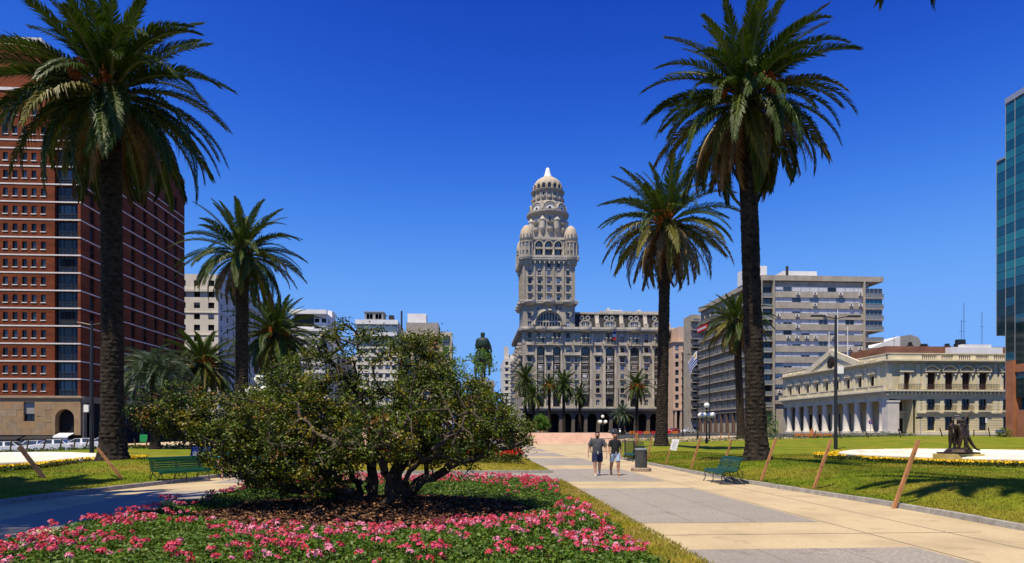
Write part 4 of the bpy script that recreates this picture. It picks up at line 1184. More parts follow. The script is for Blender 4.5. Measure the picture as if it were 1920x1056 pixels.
# main wall
ZC = sz(619)
bays = [(1014, 2.9), (1044, 2.9), (1098, 3.5), (1144, 3.5), (1190, 3.5), (1235, 3.5)]
singles = [(993, 1.4), (1029, 1.2), (1065, 1.5), (1080, 1.1), (1121, 1.5), (1167, 1.5), (1212, 1.5), (1256, 1.5)]
rows = [732, 719, 706, 690, 674, 656]
Z1 = ZA + 1.0
holes = []; wins = []; bows = []
for px, w in bays:
    x = sx(px)
    holes.append((x - w / 2, x + w / 2, sz(763), sz(650), True, 1.3))
    for py in (732, 719, 706, 690, 674): bows.append((x, sz(py) - 1.35, w))
    for py in (640, 629.5):
        for dx in (-.85, .85):
            holes.append((x + dx - .55, x + dx + .55, sz(py) - .95, sz(py) + 1.0, False, .45)); wins.append((x + dx, sz(py) - .95, 1.1, 1.95, False))
for px, w in singles:
    x = sx(px)
    for py in rows + [640, 629.5]:
        a = py in (732,) and px in (1121, 1256)
        h = 2.0
        if w < 1.3: h = 1.8
        holes.append((x - w / 2, x + w / 2, sz(py) - 1, sz(py) - 1 + h, a, .45)); wins.append((x, sz(py) - 1, w, h, a))
    holes.append((x - w / 2, x + w / 2, sz(755) - 1.2, sz(755) + 1.2, True, .45)); wins.append((x, sz(755) - 1.2, w, 2.4, True))
mb = MB(); wall(mb, 0, XE, Z1, ZC, holes, .45)
mb.quad((XE, 0, ZG), (XE, 22, ZG), (XE, 22, ZC), (XE, 0, ZC)); mb.quad((0, 22, ZC), (XE, 22, ZC), (XE, 0, ZC), (0, 0, ZC))
mb.quad((XE, 22, ZG), (0, 22, ZG), (0, 22, ZC), (XE, 22, ZC))
mb.build('wall', 'salvo_stone', salvo)
for x, z, w, h, a in wins: place('window', old_win(w, h, a, 1 if w < 1.3 else 2, 2), salvo, None, x, .40, z)
# bow windows and what is behind them
def bow_mesh(w, seed):
    r = random.Random(seed); mb = MB()
    p = [(-w / 2 + .02, .9), (-w * .30, -.05), (w * .30, -.05), (w / 2 - .02, .9)]
    mb.prism([p[0], p[1], p[2], p[3]], 0, .55, 0)
    mb.prism([(x * 1.05, y - .12 if y < .5 else y) for x, y in p], .55, .72, 0)
    mb.prism([(x * 1.03, y - .08 if y < .5 else y) for x, y in p], 2.35, 2.6, 0)
    mb.prism([(x * .97, y + .06) for x, y in p], .72, 2.35, 1)
    for x in (-w * .30, -w * .1, w * .1, w * .30): mb.box(x - .06, x + .06, -.04, .04, .72, 2.35, 2)
    mb.box(-w * .30, w * .30, -.03, .05, 1.75, 1.83, 2)
    if r.random() < .6: mb.box(-w * .28, -w * .28 + w * r.uniform(.15, .56), -.012, .03, r.uniform(.9, 1.4), 2.35, 3)
    return mb.mesh('bay_window', ['salvo_trim', r.choice(['glass_dark', 'glass_mid', 'glass_dark']), r.choice(['shade_stone', 'frame_white']), r.choice(['blind', 'blind_warm', 'frame_white'])])
BOW = {w: [bow_mesh(w, k) for k in range(5)] for w in (2.9, 3.5)}
for x, z, w in bows: place('bay_window', WR.choice(BOW[w]), salvo, None, x, .02, z)
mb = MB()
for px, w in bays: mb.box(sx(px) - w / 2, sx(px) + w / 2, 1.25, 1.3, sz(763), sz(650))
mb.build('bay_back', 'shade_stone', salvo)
for px, w in bays:
    place('window', win_mesh(w * .72, 2.3, 3, 1, .1, 'frame_dark', 'glass_mid', arch=True), salvo, None, sx(px), 1.1, sz(663))
    place('window', win_mesh(w * .75, 3.0, 3, 1, .1, 'frame_dark', 'glass_dark', arch=True), salvo, None, sx(px), 1.0, sz(762))
# mouldings of the main facade
mb = MB()
for px, w in bays:
    x = sx(px); r = w / 2 + .30; zs = sz(650) - w / 2
    mb.tube([(x + r * math.cos(math.pi * t / 14), -.12, zs + r * math.sin(math.pi * t / 14)) for t in range(15)], .30, 6)
    for s in (-1, 1): mb.box(x + s * r - .26, x + s * r + .26, -.32, -.002, Z1, zs)
    # balcony under the paired windows, with little balusters and columns
    zb = sz(647)
    mb.box(x - w * .75, x + w * .75, -1.0, -.003, zb - .25, zb)
    mb.box(x - w * .72, x + w * .72, -.98, -.86, zb + .72, zb + .86)
    for k in range(9): mb.box(x - w * .68 + k * w * .17 - .06, x - w * .68 + k * w * .17 + .06, -.96, -.88, zb, zb + .72)
    for dx in (-1.6, 0, 1.6):
        mb.tube([(x + dx, -.42, zb), (x + dx, -.42, sz(635))], .17, 8)
        mb.box(x + dx - .45, x + dx + .45, -.75, -.003, sz(635), sz(635) + .28)
        mb.extr([(x + dx - .45, sz(635) + .28), (x + dx + .45, sz(635) + .28), (x + dx, sz(635) + .9)], -.6, -.003)
for px, w in singles:
    x = sx(px)
    for py in (732, 706, 674, 640):
        mb.box(x - w * .75, x + w * .75, -.5, -.003, sz(py) - 1.35, sz(py) - 1.12)
    mb.box(x - w * .85, x + w * .85, -1.0, -.003, sz(647) - .2, sz(647) + .1)
    mb.box(x - w * .85, x + w * .85, -1.0, -.85, sz(647) + .1, sz(647) + .85)
    # ledge with brackets between the bays
    mb.box(x - 1.55, x + 1.55, -1.1, -.003, sz(667), sz(667) + .45); mb.box(x - 1.45, x + 1.45, -1.0, -.85, sz(667) + .45, sz(667) + 1.15)
    for s in (-1.2, 0, 1.2): mb.box(x + s - .14, x + s + .14, -.7, -.003, sz(667) - .6, sz(667))
for px in (981.5, 1003, 1054.5, 1076.5, 1110, 1132, 1156, 1178, 1201, 1224, 1247):
    x = sx(px)
    mb.box(x - .22, x + .22, -.16, -.002, Z1, sz(669)); mb.box(x - .3, x + .3, -.2, -.002, sz(645), ZC - .6)
mb.build('facade_moulding', 'salvo_trim', salvo)
# main cornice: balcony running round, swelling at each bay
mb = MB()
def ledge(mb, x0, x1, z, dep, th=.45, par=.85, y=0.0):
    mb.box(x0, x1, y - dep, y - .002, z, z + th)
    mb.box(x0 + .05, x1 - .05, y - dep - .12, y - dep + .22, z + th, z + th + par * .3)
    mb.box(x0 + .1, x1 - .1, y - dep + .02, y - dep + .18, z + th + par * .3, z + th + par)
    n = int((x1 - x0) / .9)
    for k in range(n):
        xx = x0 + (k + .5) * (x1 - x0) / n
        mb.box(xx - .15, xx + .15, y - dep * .85, y - .003, z - .5, z)
ledge(mb, -.9, XE + .9, ZC - .35, 1.5)
for px, w in bays + [(993, 2)]:
    mb.lathe([(1.2, ZC - 1.0), (2.2, ZC - .3), (2.3, ZC + .1), (2.3, ZC + .95), (2.1, ZC + .95)], 14, (sx(px), -.6), a0=math.pi, a1=2 * math.pi)
mb.build('cornice_balcony', 'salvo_trim', salvo)
# mansard storey
ZM = sz(586)
mb = MB()
x0 = XT
mb.add([(x0, .9, ZC), (XE - .6, .9, ZC), (XE - 3.2, 3.0, ZM), (x0, 3.0, ZM), (XE - .6, 20, ZC), (XE - 3.2, 18, ZM), (x0, 18, ZM)],
       [(0, 1, 2, 3), (1, 4, 5, 2), (3, 2, 5, 6)])
mb.build('mansard_roof', 'slate', salvo)
mb = MB()
mb.box(x0, XE - 2.6, 2.2, 4, ZM, ZM + .5); mb.box(x0 + 10, XE - 3.0, 2.6, 3.0, ZM + .5, ZM + 1.1)
for k in range(70):
    x = x0 + .4 + k * .66
    if x < XE - 3: mb.box(x - .14, x + .14, 1.9, 2.3, ZM - .4, ZM - .003)
for px in (1121, 1167, 1212, 1254):
    x = sx(px); mb.add([(x - .75, .45, ZC), (x + .75, .45, ZC), (x + .75, 2.5, ZM), (x - .75, 2.5, ZM), (x - .75, 3.2, ZM), (x + .75, 3.2, ZM), (x + .75, 1.6, ZC), (x - .75, 1.6, ZC)],
                       [(0, 1, 2, 3), (3, 2, 5, 4), (1, 6, 5, 2), (7, 0, 3, 4)])
    mb.box(x - .8, x + .8, .1, 1.4, ZC, ZC + 2.6); mb.lathe([(.8, ZC + 2.6), (.6, ZC + 3.1), (.1, ZC + 3.3)], 12, (x, .75))
mb.box(XE - 3.2, XE - 2.4, 2.4, 3.1, ZM - .2, ZM + .45)
mb.add([(XE - 1.0, .5, ZC), (XE - .2, .5, ZC), (XE - 2.7, 2.6, ZM), (XE - 3.5, 2.6, ZM)], [(0, 1, 2, 3)])
mb.build('roof_trim', 'salvo_trim', salvo)
for px in (1098, 1144, 1190, 1235):
    x = sx(px); mb = MB()
    w, h = 4.2, 3.6
    poly = [(x - w / 2, ZC), (x + w / 2, ZC), (x + w / 2, ZC + 2.7), (x + w / 2 - .8, ZC + h), (x - w / 2 + .8, ZC + h), (x - w / 2, ZC + 2.7)]
    mb.extr(poly, .35, 3.0, 0)
    for a, b in ((poly[2], poly[3]), (poly[3], poly[4]), (poly[4], poly[5]), (poly[1], poly[2]), (poly[5], poly[0])):
        mb.bar((a[0], .3, a[1]), (b[0], .3, b[1]), .35, .5, 0, (0, 1, 0))
    for s in (-1, 1):
        mb.lathe([(.55, 0), (.55, .01)], 4, (0, 0), 0)
        pts = [(x + s * 1.15 + .75 * math.cos(2 * math.pi * t / 16), 1.55, ZC + 4.9 + .75 * math.sin(2 * math.pi * t / 16)) for t in range(17)]
        mb.tube(pts, .17, 5, 0, cap=False)
        disc = [(x + s * 1.15 + .66 * math.cos(2 * math.pi * t / 12), ZC + 4.9 + .66 * math.sin(2 * math.pi * t / 12)) for t in range(12)]
        mb.extr(disc, 1.62, 2.6, 1)
    mb.build('dormer', ['salvo_trim', 'glass_mid'], salvo)
    for s in (-1, 1): place('window', win_mesh(1.35, 2.3, 2, 2, .1, 'frame_white', WR.choice(['glass_mid', 'glass_dark']), arch=True), salvo, None, x + s * .85, .27, ZC + .7)
mb = MB()
for px, w, h in ((1165, 5, 1.6), (1150, 1.0, 2.4), (1187, 3, 1.1), (1210, 1.2, 1.8)): mb.box(sx(px) - w / 2, sx(px) + w / 2, 9, 12, ZM + .002, ZM + 1.2 + h)
mb.build('roof_hut', 'white_clean', salvo)

# ---------------- tower
TX0, TX1, TD = sx(981), XT, 20.2
TC = (TX0 + TX1) / 2; TYc = TD / 2
TW = TX1 - TX0
ZS = sz(569)
tower = salvo
holes = []; wins = []
R0 = 5.2
holes.append((TC - R0, TC + R0, ZC + .7, ZC + .7 + R0 + 1.2, True, 1.1))
for px in (993, 1065):
    for py in (593, 609):
        x = sx(px); holes.append((x - .7, x + .7, sz(py) - 1.2, sz(py) + 1.2)); wins.append((x, sz(py) - 1.2, 1.4, 2.4, False))
for px in (1008.5, 1015.5, 1043.5, 1050.5):
    x = sx(px); holes.append((x - .5, x + .5, sz(577.5) - .75, sz(577.5) + .75)); wins.append((x, sz(577.5) - .75, 1.0, 1.5, False))
mb = MB(); wall(mb, TX0, TX1, ZC, ZS, holes, .4)
for a, b in (((TX1, 0), (TX1, TD)), ((TX0, TD), (TX0, 0)), ((TX1, TD), (TX0, TD))):
    mb.quad((a[0], a[1], ZC), (b[0], b[1], ZC), (b[0], b[1], ZS), (a[0], a[1], ZS))
mb.build('tower_wall', 'salvo_stone', salvo)
# great arch: moulding, glazing in upright lights
mb = MB(); zs = ZC + 1.9
for r, t_, yy in ((R0 + .35, .42, -.25), (R0 + 1.0, .26, -.12), (R0 - .35, .16, .25)):
    mb.tube([(TC + r * math.cos(math.pi * t / 24), yy, zs + r * math.sin(math.pi * t / 24)) for t in range(25)], t_, 6)
for k in range(-4, 5):
    x = TC + k * 1.12; top = zs + math.sqrt(max(.1, (R0 - .3) ** 2 - (k * 1.12) ** 2))
    mb.box(x - .15, x + .15, .45, .85, ZC + .7, top)
mb.box(TC - 5.1, TC + 5.1, .42, .9, ZC + 3.0, ZC + 3.5)
mb.box(TC - 5.4, TC + 5.4, -.5, .1, ZC + .35, ZC + .72)
mb.build('great_arch', 'salvo_trim', salvo)
r = R0 - .05; poly = [(TC - r, ZC + .72), (TC + r, ZC + .72)] + [(TC + r * math.cos(math.pi * t / 20), zs + r * math.sin(math.pi * t / 20)) for t in range(21)]
mb = MB(); mb.extr(poly, .95, 1.05); mb.build('arch_window', 'glass_dark', salvo)
for x, z, w, h, a in wins: place('window', old_win(w, h, a, 2, 2), salvo, None, x, .34, z)
def ring_ledge(mb, z, dep, th, par):
    """balcony round the four sides of the tower"""
    a0, a1, b0, b1 = TX0 - dep, TX1 + dep, -dep, TD + dep
    mb.box(a0, a1, b0, b1, z, z + th)
    for (x0, x1, y0, y1) in ((a0 - .1, a1 + .1, b0 - .1, b0 + .2), (a0 - .1, a1 + .1, b1 - .2, b1 + .1), (a0 - .1, a0 + .2, b0 + .2, b1 - .2), (a1 - .2, a1 + .1, b0 + .2, b1 - .2)):
        mb.box(x0, x1, y0, y1, z + th, z + th + par)
mb = MB(); ring_ledge(mb, ZS - .3, 1.1, .6, .5)
for px in (993, 1029, 1065): mb.lathe([(.8, ZS - 1.2), (2.2, ZS - .35), (2.4, ZS + .05), (2.4, ZS + .8), (2.0, ZS + .8)], 14, (sx(px), -.5), a0=math.pi, a1=2 * math.pi)
for y in (4, 10, 16):
    mb.lathe([(.8, ZS - 1.2), (2.2, ZS - .35), (2.4, ZS + .05), (2.4, ZS + .8), (2.0, ZS + .8)], 14, (TX0 + .3, y), a0=math.pi / 2, a1=3 * math.pi / 2)
mb.build('tower_cornice', 'salvo_trim', salvo)
# shaft
ZB = sz(489)
holes = []; wins = []
for px in (993.5, 1011.5, 1029, 1047, 1065):
    for py in (512.5, 528, 543.5, 559) + ((497,) if 1000 < px < 1060 else ()):
        x = sx(px); w = 1.35; h = 2.0; a = py == 497
        holes.append((x - w / 2, x + w / 2, sz(py) - 1, sz(py) + 1, a)); wins.append((x, sz(py) - 1, w, h, a))
mb = MB(); wall(mb, TX0, TX1, ZS + .3, ZB, holes, .35)
for a, b in (((TX1, 0), (TX1, TD)), ((TX0, TD), (TX0, 0)), ((TX1, TD), (TX0, TD))):
    mb.quad((a[0], a[1], ZS + .3), (b[0], b[1], ZS + .3), (b[0], b[1], ZB), (a[0], a[1], ZB))
for px in (982.2, 1002, 1020.3, 1038.2, 1056.3, 1076.6):
    x = sx(px); mb.box(x - .32, x + .32, -.32, -.002, ZS + .3, ZB - 1.2); mb.box(x - .45, x + .45, -.55, -.003, ZB - 1.2, ZB)
for y in (.6, 4, 8, 12, 16, 19.6): mb.box(TX0 - .32, TX0 - .002, y - .32, y + .32, ZS + .3, ZB)
mb.build('tower_shaft', 'salvo_stone', salvo)
SSILL = MB().box(-1, 1, -.55, -.003, -.55, -.25).mesh('window_sill', 'salvo_trim')
for x, z, w, h, a in wins:
    if not a: place('window_sill', SSILL, salvo, None, x, 0, z)
for y in (2.3, 6, 10, 14, 18):
    for py in (512.5, 528, 543.5, 559): place('window_sill', SSILL, salvo, face_n(TX0, TD), TD - y, 0, sz(py) - 1)
for x, z, w, h, a in wins: place('window', old_win(w, h, a, 2, 2, 0), salvo, None, x, .3, z)
for y in (2.3, 6, 10, 14, 18):
    for py in (512.5, 528, 543.5, 559): place('window', old_win(1.2, 1.9, False, 1, 2, 0), salvo, face_n(TX0 - .06, TD), TD - y, 0, sz(py) - 1)
# corbelled balcony
ZT = sz(480)
mb = MB()
ring_ledge(mb, ZB, 1.2, .7, .9)
mb.box(TX0 - .6, TX1 + .6, -.6, TD + .6, ZB - .6, ZB)
for k in range(11):
    x = TX0 + .8 + k * (TW - 1.6) / 10; mb.box(x - .22, x + .22, -1.0, -.003, ZB - 1.4, ZB - .6)
mb.build('corbel_balcony', 'salvo_trim', salvo)
# upper storeys with three tall arches
ZU = sz(449)
ax = [sx(1011), sx(1029), sx(1047)]
holes = [(x - 1.25, x + 1.25, ZT + .2, sz(453), True, .7) for x in ax]
mb = MB(Matrix.Translation((0, .5, 0))); wall(mb, TX0 + 2, TX1 - 2, ZB + .7, ZU, holes, .7)
mb.M = None
mb.box(TX0 + .5, TX0 + .6, 2, TD - 2, ZB + .7, ZU); mb.box(TX1 - .6, TX1 - .5, 2, TD - 2, ZB + .7, ZU); mb.box(TX0 + 2, TX1 - 2, TD - .6, TD - .5, ZB + .7, ZU)
mb.box(TX0 + .3, TX1 - .3, .3, TD - .3, ZU, ZU + .4)
mb.build('upper_wall', 'salvo_stone', salvo)
mb = MB()
for x in ax:
    rr_ = 1.45; zs = sz(453) - 1.25
    mb.tube([(x + rr_ * math.cos(math.pi * t / 12), .4, zs + rr_ * math.sin(math.pi * t / 12)) for t in range(13)], .24, 6)
    mb.box(x - 1.3, x + 1.3, .1, 1.2, sz(467) - .2, sz(467) + .5)
for x in (ax[0] - 1.9, (ax[0] + ax[1]) / 2, (ax[1] + ax[2]) / 2, ax[2] + 1.9):
    mb.box(x - .3, x + .3, .1, .498, ZT, zs); mb.lathe([(.45, ZT), (.4, ZT + 1.2), (.05, ZT + 2.2)], 10, (x, -.4))
mb.box(TX0 + 2.2, TX1 - 2.2, .15, .75, ZU - .3, ZU + .6)
mb.build('upper_moulding', 'salvo_trim', salvo)
for x in ax:
    place('window', win_mesh(1.7, 2.3, 2, 2, .1, 'shade_stone', 'glass_sky', arch=True), salvo, None, x, 1.15, sz(464))
    place('window', win_mesh(1.7, 2.2, 2, 2, .1, 'shade_stone', WR.choice(['glass_sky', 'glass_mid'])), salvo, None, x, 1.15, ZT + .3)
# corner turrets with ribbed beehive domes
TR = 2.65
for cx, cy in ((sx(988), 1.2), (sx(1071), 1.2), (sx(988), TD - 1.2), (sx(1071), TD - 1.2)):
    tt = MB()
    zt0 = sz(505)
    tt.lathe([(.6, zt0 - .6), (1.5, zt0), (1.7, zt0 + 1.2), (2.3, zt0 + 1.6), (2.5, ZB - .2), (3.1, ZB + .1), (3.25, ZB + .8), (3.25, ZB + 1.6), (TR, ZB + 1.6), (TR, sz(458)), (TR + .25, sz(457)), (TR + .25, sz(455)), (TR, sz(454.5))], 24, (cx, cy))
    o = tt.build('corner_turret', 'salvo_stone', salvo)
    d = MB()
    zd0, zd1 = sz(454.5), sz(422.5); hh = zd1 - zd0
    prof = [(TR * 1.0, zd0), (TR * 1.0, zd0 + hh * .25), (TR * .97, zd0 + hh * .42), (TR * .88, zd0 + hh * .60), (TR * .72, zd0 + hh * .76), (TR * .48, zd0 + hh * .90), (TR * .2, zd0 + hh * .98), (.02, zd1)]
    d.lathe(prof, 48, (cx, cy), ribs=16, ribamp=.07)
    d.build('turret_dome', 'salvo_dome', o, smooth=True)
    for k in range(7):
        a = -math.pi / 2 + (k - 3) * .52
        if cy > 5: a += math.pi
        nx_, ny_ = math.cos(a), math.sin(a)
        for zz, w, h, ar in ((ZT + .3, .75, 1.5, False), (sz(464), .75, 1.5, True), (sz(448), .62, 1.3, True)):
            m = Matrix.Translation((cx + (TR + .05) * nx_, cy + (TR + .05) * ny_, zz)) @ Matrix.Rotation(a + math.pi / 2, 4, 'Z')
            link('window', win_mesh(w, h, 1, 1, .1, 'salvo_trim', WR.choice(['glass_dark', 'glass_mid', 'glass_sky']), arch=ar), o, mat=m)
    cm = MB()
    for k in range(8):
        a = -math.pi / 2 + (k - 3.5) * .52 + (math.pi if cy > 5 else 0)
        q = (cx + (TR + .25) * math.cos(a), cy + (TR + .25) * math.sin(a))
        cm.tube([(q[0], q[1], ZB + 1.6), (q[0], q[1], sz(458))], .17, 6)
    cm.build('turret_column', 'salvo_trim', o)
# drum with bartizans
CX, CY = u_on(1027, sv0 + TYc) - su0, TYc
def sz2(py): return gz(py, 262.0)
rdm = 7.2
mb = MB()
mb.lathe([(rdm, ZU + .3), (rdm, sz2(415)), (rdm + .5, sz2(413)), (rdm + 1.1, sz2(411)), (rdm + 1.25, sz2(409)), (rdm + 1.25, sz2(406)), (rdm + .9, sz2(405.5)), (rdm + .2, sz2(405.4))], 16, (CX, CY), a0=math.pi / 16)
mb.build('drum', 'salvo_stone', salvo)
for k in range(8):
    mb = MB()
    a = -math.pi / 2 + (k + .5) * math.pi / 4 + .0
    qx, qy = CX + (rdm + .1) * math.cos(a), CY + (rdm + .1) * math.sin(a)
    mb.lathe([(.2, sz2(448)), (.9, sz2(443)), (1.1, sz2(440)), (1.1, sz2(426)), (1.3, sz2(425)), (1.25, sz2(423)), (.8, sz2(421)), (.3, sz2(417)), (.05, sz2(412))], 14, (qx, qy))
    a = -math.pi / 2 + k * math.pi / 4
    qx, qy = CX + rdm * math.cos(a), CY + rdm * math.sin(a)
    mb.lathe([(.3, sz2(446)), (1.2, sz2(442)), (1.3, sz2(437.5)), (1.1, sz2(437.5))], 12, (qx, qy))
    mb.lathe([(.3, sz2(431)), (1.2, sz2(429.5)), (1.3, sz2(428)), (1.1, sz2(428))], 12, (qx, qy))
    mb.build('bartizan', 'salvo_trim', salvo)
for k in range(16):
    a = -math.pi / 2 + k * math.pi / 8
    if k % 2: continue
    for py in (424, 438):
        m = Matrix.Translation((CX + (rdm + .03) * math.cos(a), CY + (rdm + .03) * math.sin(a), sz2(py) - .9)) @ Matrix.Rotation(a + math.pi / 2, 4, 'Z')
        link('window', win_mesh(1.3, 1.9, 1, 1, .1, 'salvo_trim', WR.choice(['glass_sky', 'glass_mid'])), salvo, mat=m)
# tier of round gables
z0, z1 = sz2(405.5), sz2(388)
mb = MB(); mb.lathe([(6.5, z0), (6.5, z1 - .6), (6.1, z1 + .2)], 24, (CX, CY)); mb.build('gable_tier', 'salvo_stone', salvo)
for k in range(8):
    a = -math.pi / 2 + k * math.pi / 4
    m = Matrix.Translation((CX + 6.4 * math.cos(a), CY + 6.4 * math.sin(a), z0)) @ Matrix.Rotation(a + math.pi / 2, 4, 'Z')
    g = MB(m); rg = 2.65
    for r_, t_ in ((rg, .3), (rg - .75, .2)):
        g.tube([(r_ * math.cos(math.pi * t / 16), -.55, .5 + r_ * math.sin(math.pi * t / 16)) for t in range(17)], t_, 6, 0)
    g.extr([(rg, 0), (rg, .5)] + [(rg * math.cos(math.pi * t / 16), .5 + rg * math.sin(math.pi * t / 16)) for t in range(17)] + [(-rg, 0)], -.5, .9, 0)
    g.extr([((rg - .8) * math.cos(math.pi * t / 16), .5 + (rg - .8) * math.sin(math.pi * t / 16)) for t in range(17)], -.53, -.5, 1)
    g.extr([(-.5, .1), (.5, .1), (.5, .8), (.35, 1.15), (0, 1.3), (-.35, 1.15), (-.5, .8)], -.58, -.53, 2)
    g.build('round_gable', ['salvo_trim', 'frame_white', 'glass_dark'], salvo)
# upper drum, dome and lantern
zd = sz2(369); r1 = 5.8
mb = MB(); mb.lathe([(r1, z0), (r1, zd), (r1 + .7, zd + .3), (r1 + .9, zd + .8), (r1 + .9, sz2(364.5)), (r1 + .3, sz2(364.4))], 24, (CX, CY)); mb.build('upper_drum', 'salvo_stone', salvo)
for k in range(16):
    mb = MB()
    a = -math.pi / 2 + k * math.pi / 8
    q = (CX + r1 * math.cos(a), CY + r1 * math.sin(a))
    mb.lathe([(.2, sz2(384)), (.85, sz2(382)), (.95, sz2(378.5)), (.8, sz2(378.5))], 10, q)
    a += math.pi / 16; q = (CX + (r1 + .1) * math.cos(a), CY + (r1 + .1) * math.sin(a))
    mb.tube([(q[0], q[1], sz2(392)), (q[0], q[1], zd)], .2, 6)
    mb.build('drum_balcony', 'salvo_trim', salvo)
for k in range(16):
    a = -math.pi / 2 + k * math.pi / 8
    m = Matrix.Translation((CX + (r1 + .03) * math.cos(a), CY + (r1 + .03) * math.sin(a), sz2(378))) @ Matrix.Rotation(a + math.pi / 2, 4, 'Z')
    link('window', win_mesh(.85, 1.5, 1, 1, .09, 'salvo_trim', WR.choice(['glass_dark', 'glass_sky'])), salvo, mat=m)
rD = 5.6; zd0, zd1 = sz2(364.5), sz2(335); hh = zd1 - zd0
mb = MB()
mb.lathe([(rD, zd0), (rD * 1.0, zd0 + hh * .30), (rD * .985, zd0 + hh * .46), (rD * .93, zd0 + hh * .58), (rD * .80, zd0 + hh * .72), (rD * .62, zd0 + hh * .84), (rD * .42, zd0 + hh * .94), (rD * .28, zd1), (.1, zd1 + .1)], 64, (CX, CY), ribs=16, ribamp=.06)
mb.build('dome', 'salvo_dome', salvo, smooth=True)
for k in range(16):
    a = -math.pi / 2 + k * math.pi / 8 + math.pi / 16 * 0
    m = Matrix.Translation((CX + (rD + .02) * math.cos(a), CY + (rD + .02) * math.sin(a), zd0 + .2)) @ Matrix.Rotation(a + math.pi / 2, 4, 'Z')
    g = MB(m)
    g.tube([(.85 * math.cos(math.pi * t / 10), -.12, 1.35 + .85 * math.sin(math.pi * t / 10)) for t in range(11)], .16, 5, 0)
    for s in (-1, 1): g.tube([(s * .85, -.12, 0), (s * .85, -.12, 1.35)], .15, 5, 0)
    g.extr([(-.5, 0), (.5, 0)] + [(.5 * math.cos(math.pi * t / 8), 1.3 + .5 * math.sin(math.pi * t / 8)) for t in range(9)], -.08, .3, 1)
    g.build('dome_window', ['salvo_dome', 'glass_dark'], salvo)
mb = MB(); zl = sz2(334.5)
mb.lathe([(1.75, zl - .3), (1.8, zl), (1.55, zl + .2), (1.25, zl + 1.0), (.78, sz2(320.5)), (.62, sz2(318.5)), (.3, sz2(317.3)), (.02, sz2(317))], 24, (CX, CY), ribs=12, ribamp=.06)
mb.build('lantern', 'lantern_white', salvo, smooth=True)
# side wall toward the avenue, with bows and ledges
Ms = face_n(0, 46)
mb = MB(Ms); sh = []
for x in range(3, 45, 4):
    for py in (732, 719, 706, 690, 674, 656, 640, 629.5): sh.append((x - .6, x + .6, sz(py) - 1, sz(py) + 1))
wall(mb, 0, 46, Z1, ZC, sh, .4); wall(mb, 0, 46, ZG, Z1, [], .4)
mb.build('side_wall', 'salvo_stone', salvo)
mb = MB(Ms)
for x in (8, 20, 32, 42):
    for py in (640, 655, 670, 685, 700, 716, 732):
        mb.lathe([(.7, sz(py) - 1.6), (1.5, sz(py) - 1.2), (1.6, sz(py) - .4), (1.4, sz(py) - .4)], 10, (x, -.2), a0=math.pi, a1=2 * math.pi)
ledge(mb, 0, 46, ZC - .35, 1.5); ledge(mb, 0, 46, sz(667), 1.1)
mb.build('side_moulding', 'salvo_trim', salvo)
for (a, b, c, d) in sh: 
    if a > 20: place('window', old_win(1.2, 2.0, False, 1, 2, 0), salvo, Ms, (a + b) / 2, .35, c)
# small flag on the facade
f = thing('flag', 'small red white and blue flag hanging on the stone facade', 'flag', (su0 + sx(1150), sv0 - 1.6, sz(638)))
mb = MB()
for k, m_ in enumerate((0, 1, 2)): mb.box(-.7, .7, -.02, .02, 2.2 - k * 1.1, 3.3 - k * 1.1, m_)
mb.build('cloth', ['flag_blue', 'flag_white', 'flag_red'], f)
mb = MB(); mb.tube([(0, 1.6, 2.0), (0, -.1, 3.5)], .04, 5); mb.build('staff', 'steel', f)
# ------------------------------------------------------------------ red brick hotel tower
HB = gp(151, 110); hu, hv = HB
hotel = thing('brick_hotel', 'tall red brick tower with white floor bands and a stone base at left', 'building', (hu, hv, 0))
def hz(py): return gz(py, 110.0)
HW = 24.0; HD = v_on(346, hu) - hv
ZB0 = hz(745); ZR = 58.5; GZ = -1.1
bands = [744 - 33.1 * k for k in range(15)]
def hx(px): return u_on(px, hv) - hu
wc = [hx(p) for p in (-25, -8, 10, 28, 46, 63.5, 81.3)]
holes = []; wins = []
rowsz = [(hz(b) + .95) for b in bands[:14]] + [hz(254), hz(219)]
for x in wc:
    for z in rowsz:
        holes.append((x - .39, x + .39, z, z + 1.28)); wins.append((x, z))
gx0, gx1 = hx(102.5), hx(146)
for k in range(14): holes.append((gx0, gx1, hz(bands[k]) + .12, hz(bands[k + 1]) - .15, False, .6))
holes.append((gx0, gx1, hz(262), hz(232), False, .6))
holes.append((gx0, gx1, hz(230), hz(200), False, .6))
mb = MB(); wall(mb, -HW, 0, ZB0, ZR, holes, .28)
mb.build('front_wall', 'brick_red', hotel)
W1 = win_mesh(.78, 1.28, 1, 1, .06, 'frame_dark', 'glass_dark', 0, 'blind', False, .0)
W2 = win_mesh(.78, 1.28, 1, 1, .06, 'frame_dark', 'glass_mid', 0, 'blind', False, .0)
SILL = MB().box(-.45, .45, -.10, .0, -.14, 0).mesh('window_sill', 'band_white')
for x, z in wins:
    o = place('window', WR.choice([W1, W1, W2]), hotel, None, x, .2, z)
    link('window_sill', SILL, o, (0, -.2, 0))
GW = gx1 - gx0
for k in range(14):
    h = hz(bands[k + 1]) - hz(bands[k]) - .27
    me = win_mesh(GW, round(h, 2), 1, 1, .10, 'frame_dark', 'glass_dark')
    o = place('corner_window', me, hotel, None, (gx0 + gx1) / 2, .5, hz(bands[k]) + .12)
    mb = MB()
    for x in (-.5 * GW + .55, -.17 * GW, .17 * GW, .5 * GW - .55): mb.box(x - .05, x + .05, -.02, .03, .08, h - .08)
    mb.box(-GW / 2 + .12, GW / 2 - .12, -.022, .028, .9, .98)
    mb.build('mullion', 'frame_dark', o)
    mb = MB(); mb.box(-.3 * GW, .3 * GW, .03, .046, 1.0, h - .3); mb.build('pane', WR.choice(['glass_mid', 'glass_dark', 'glass_dark', 'void']), o)
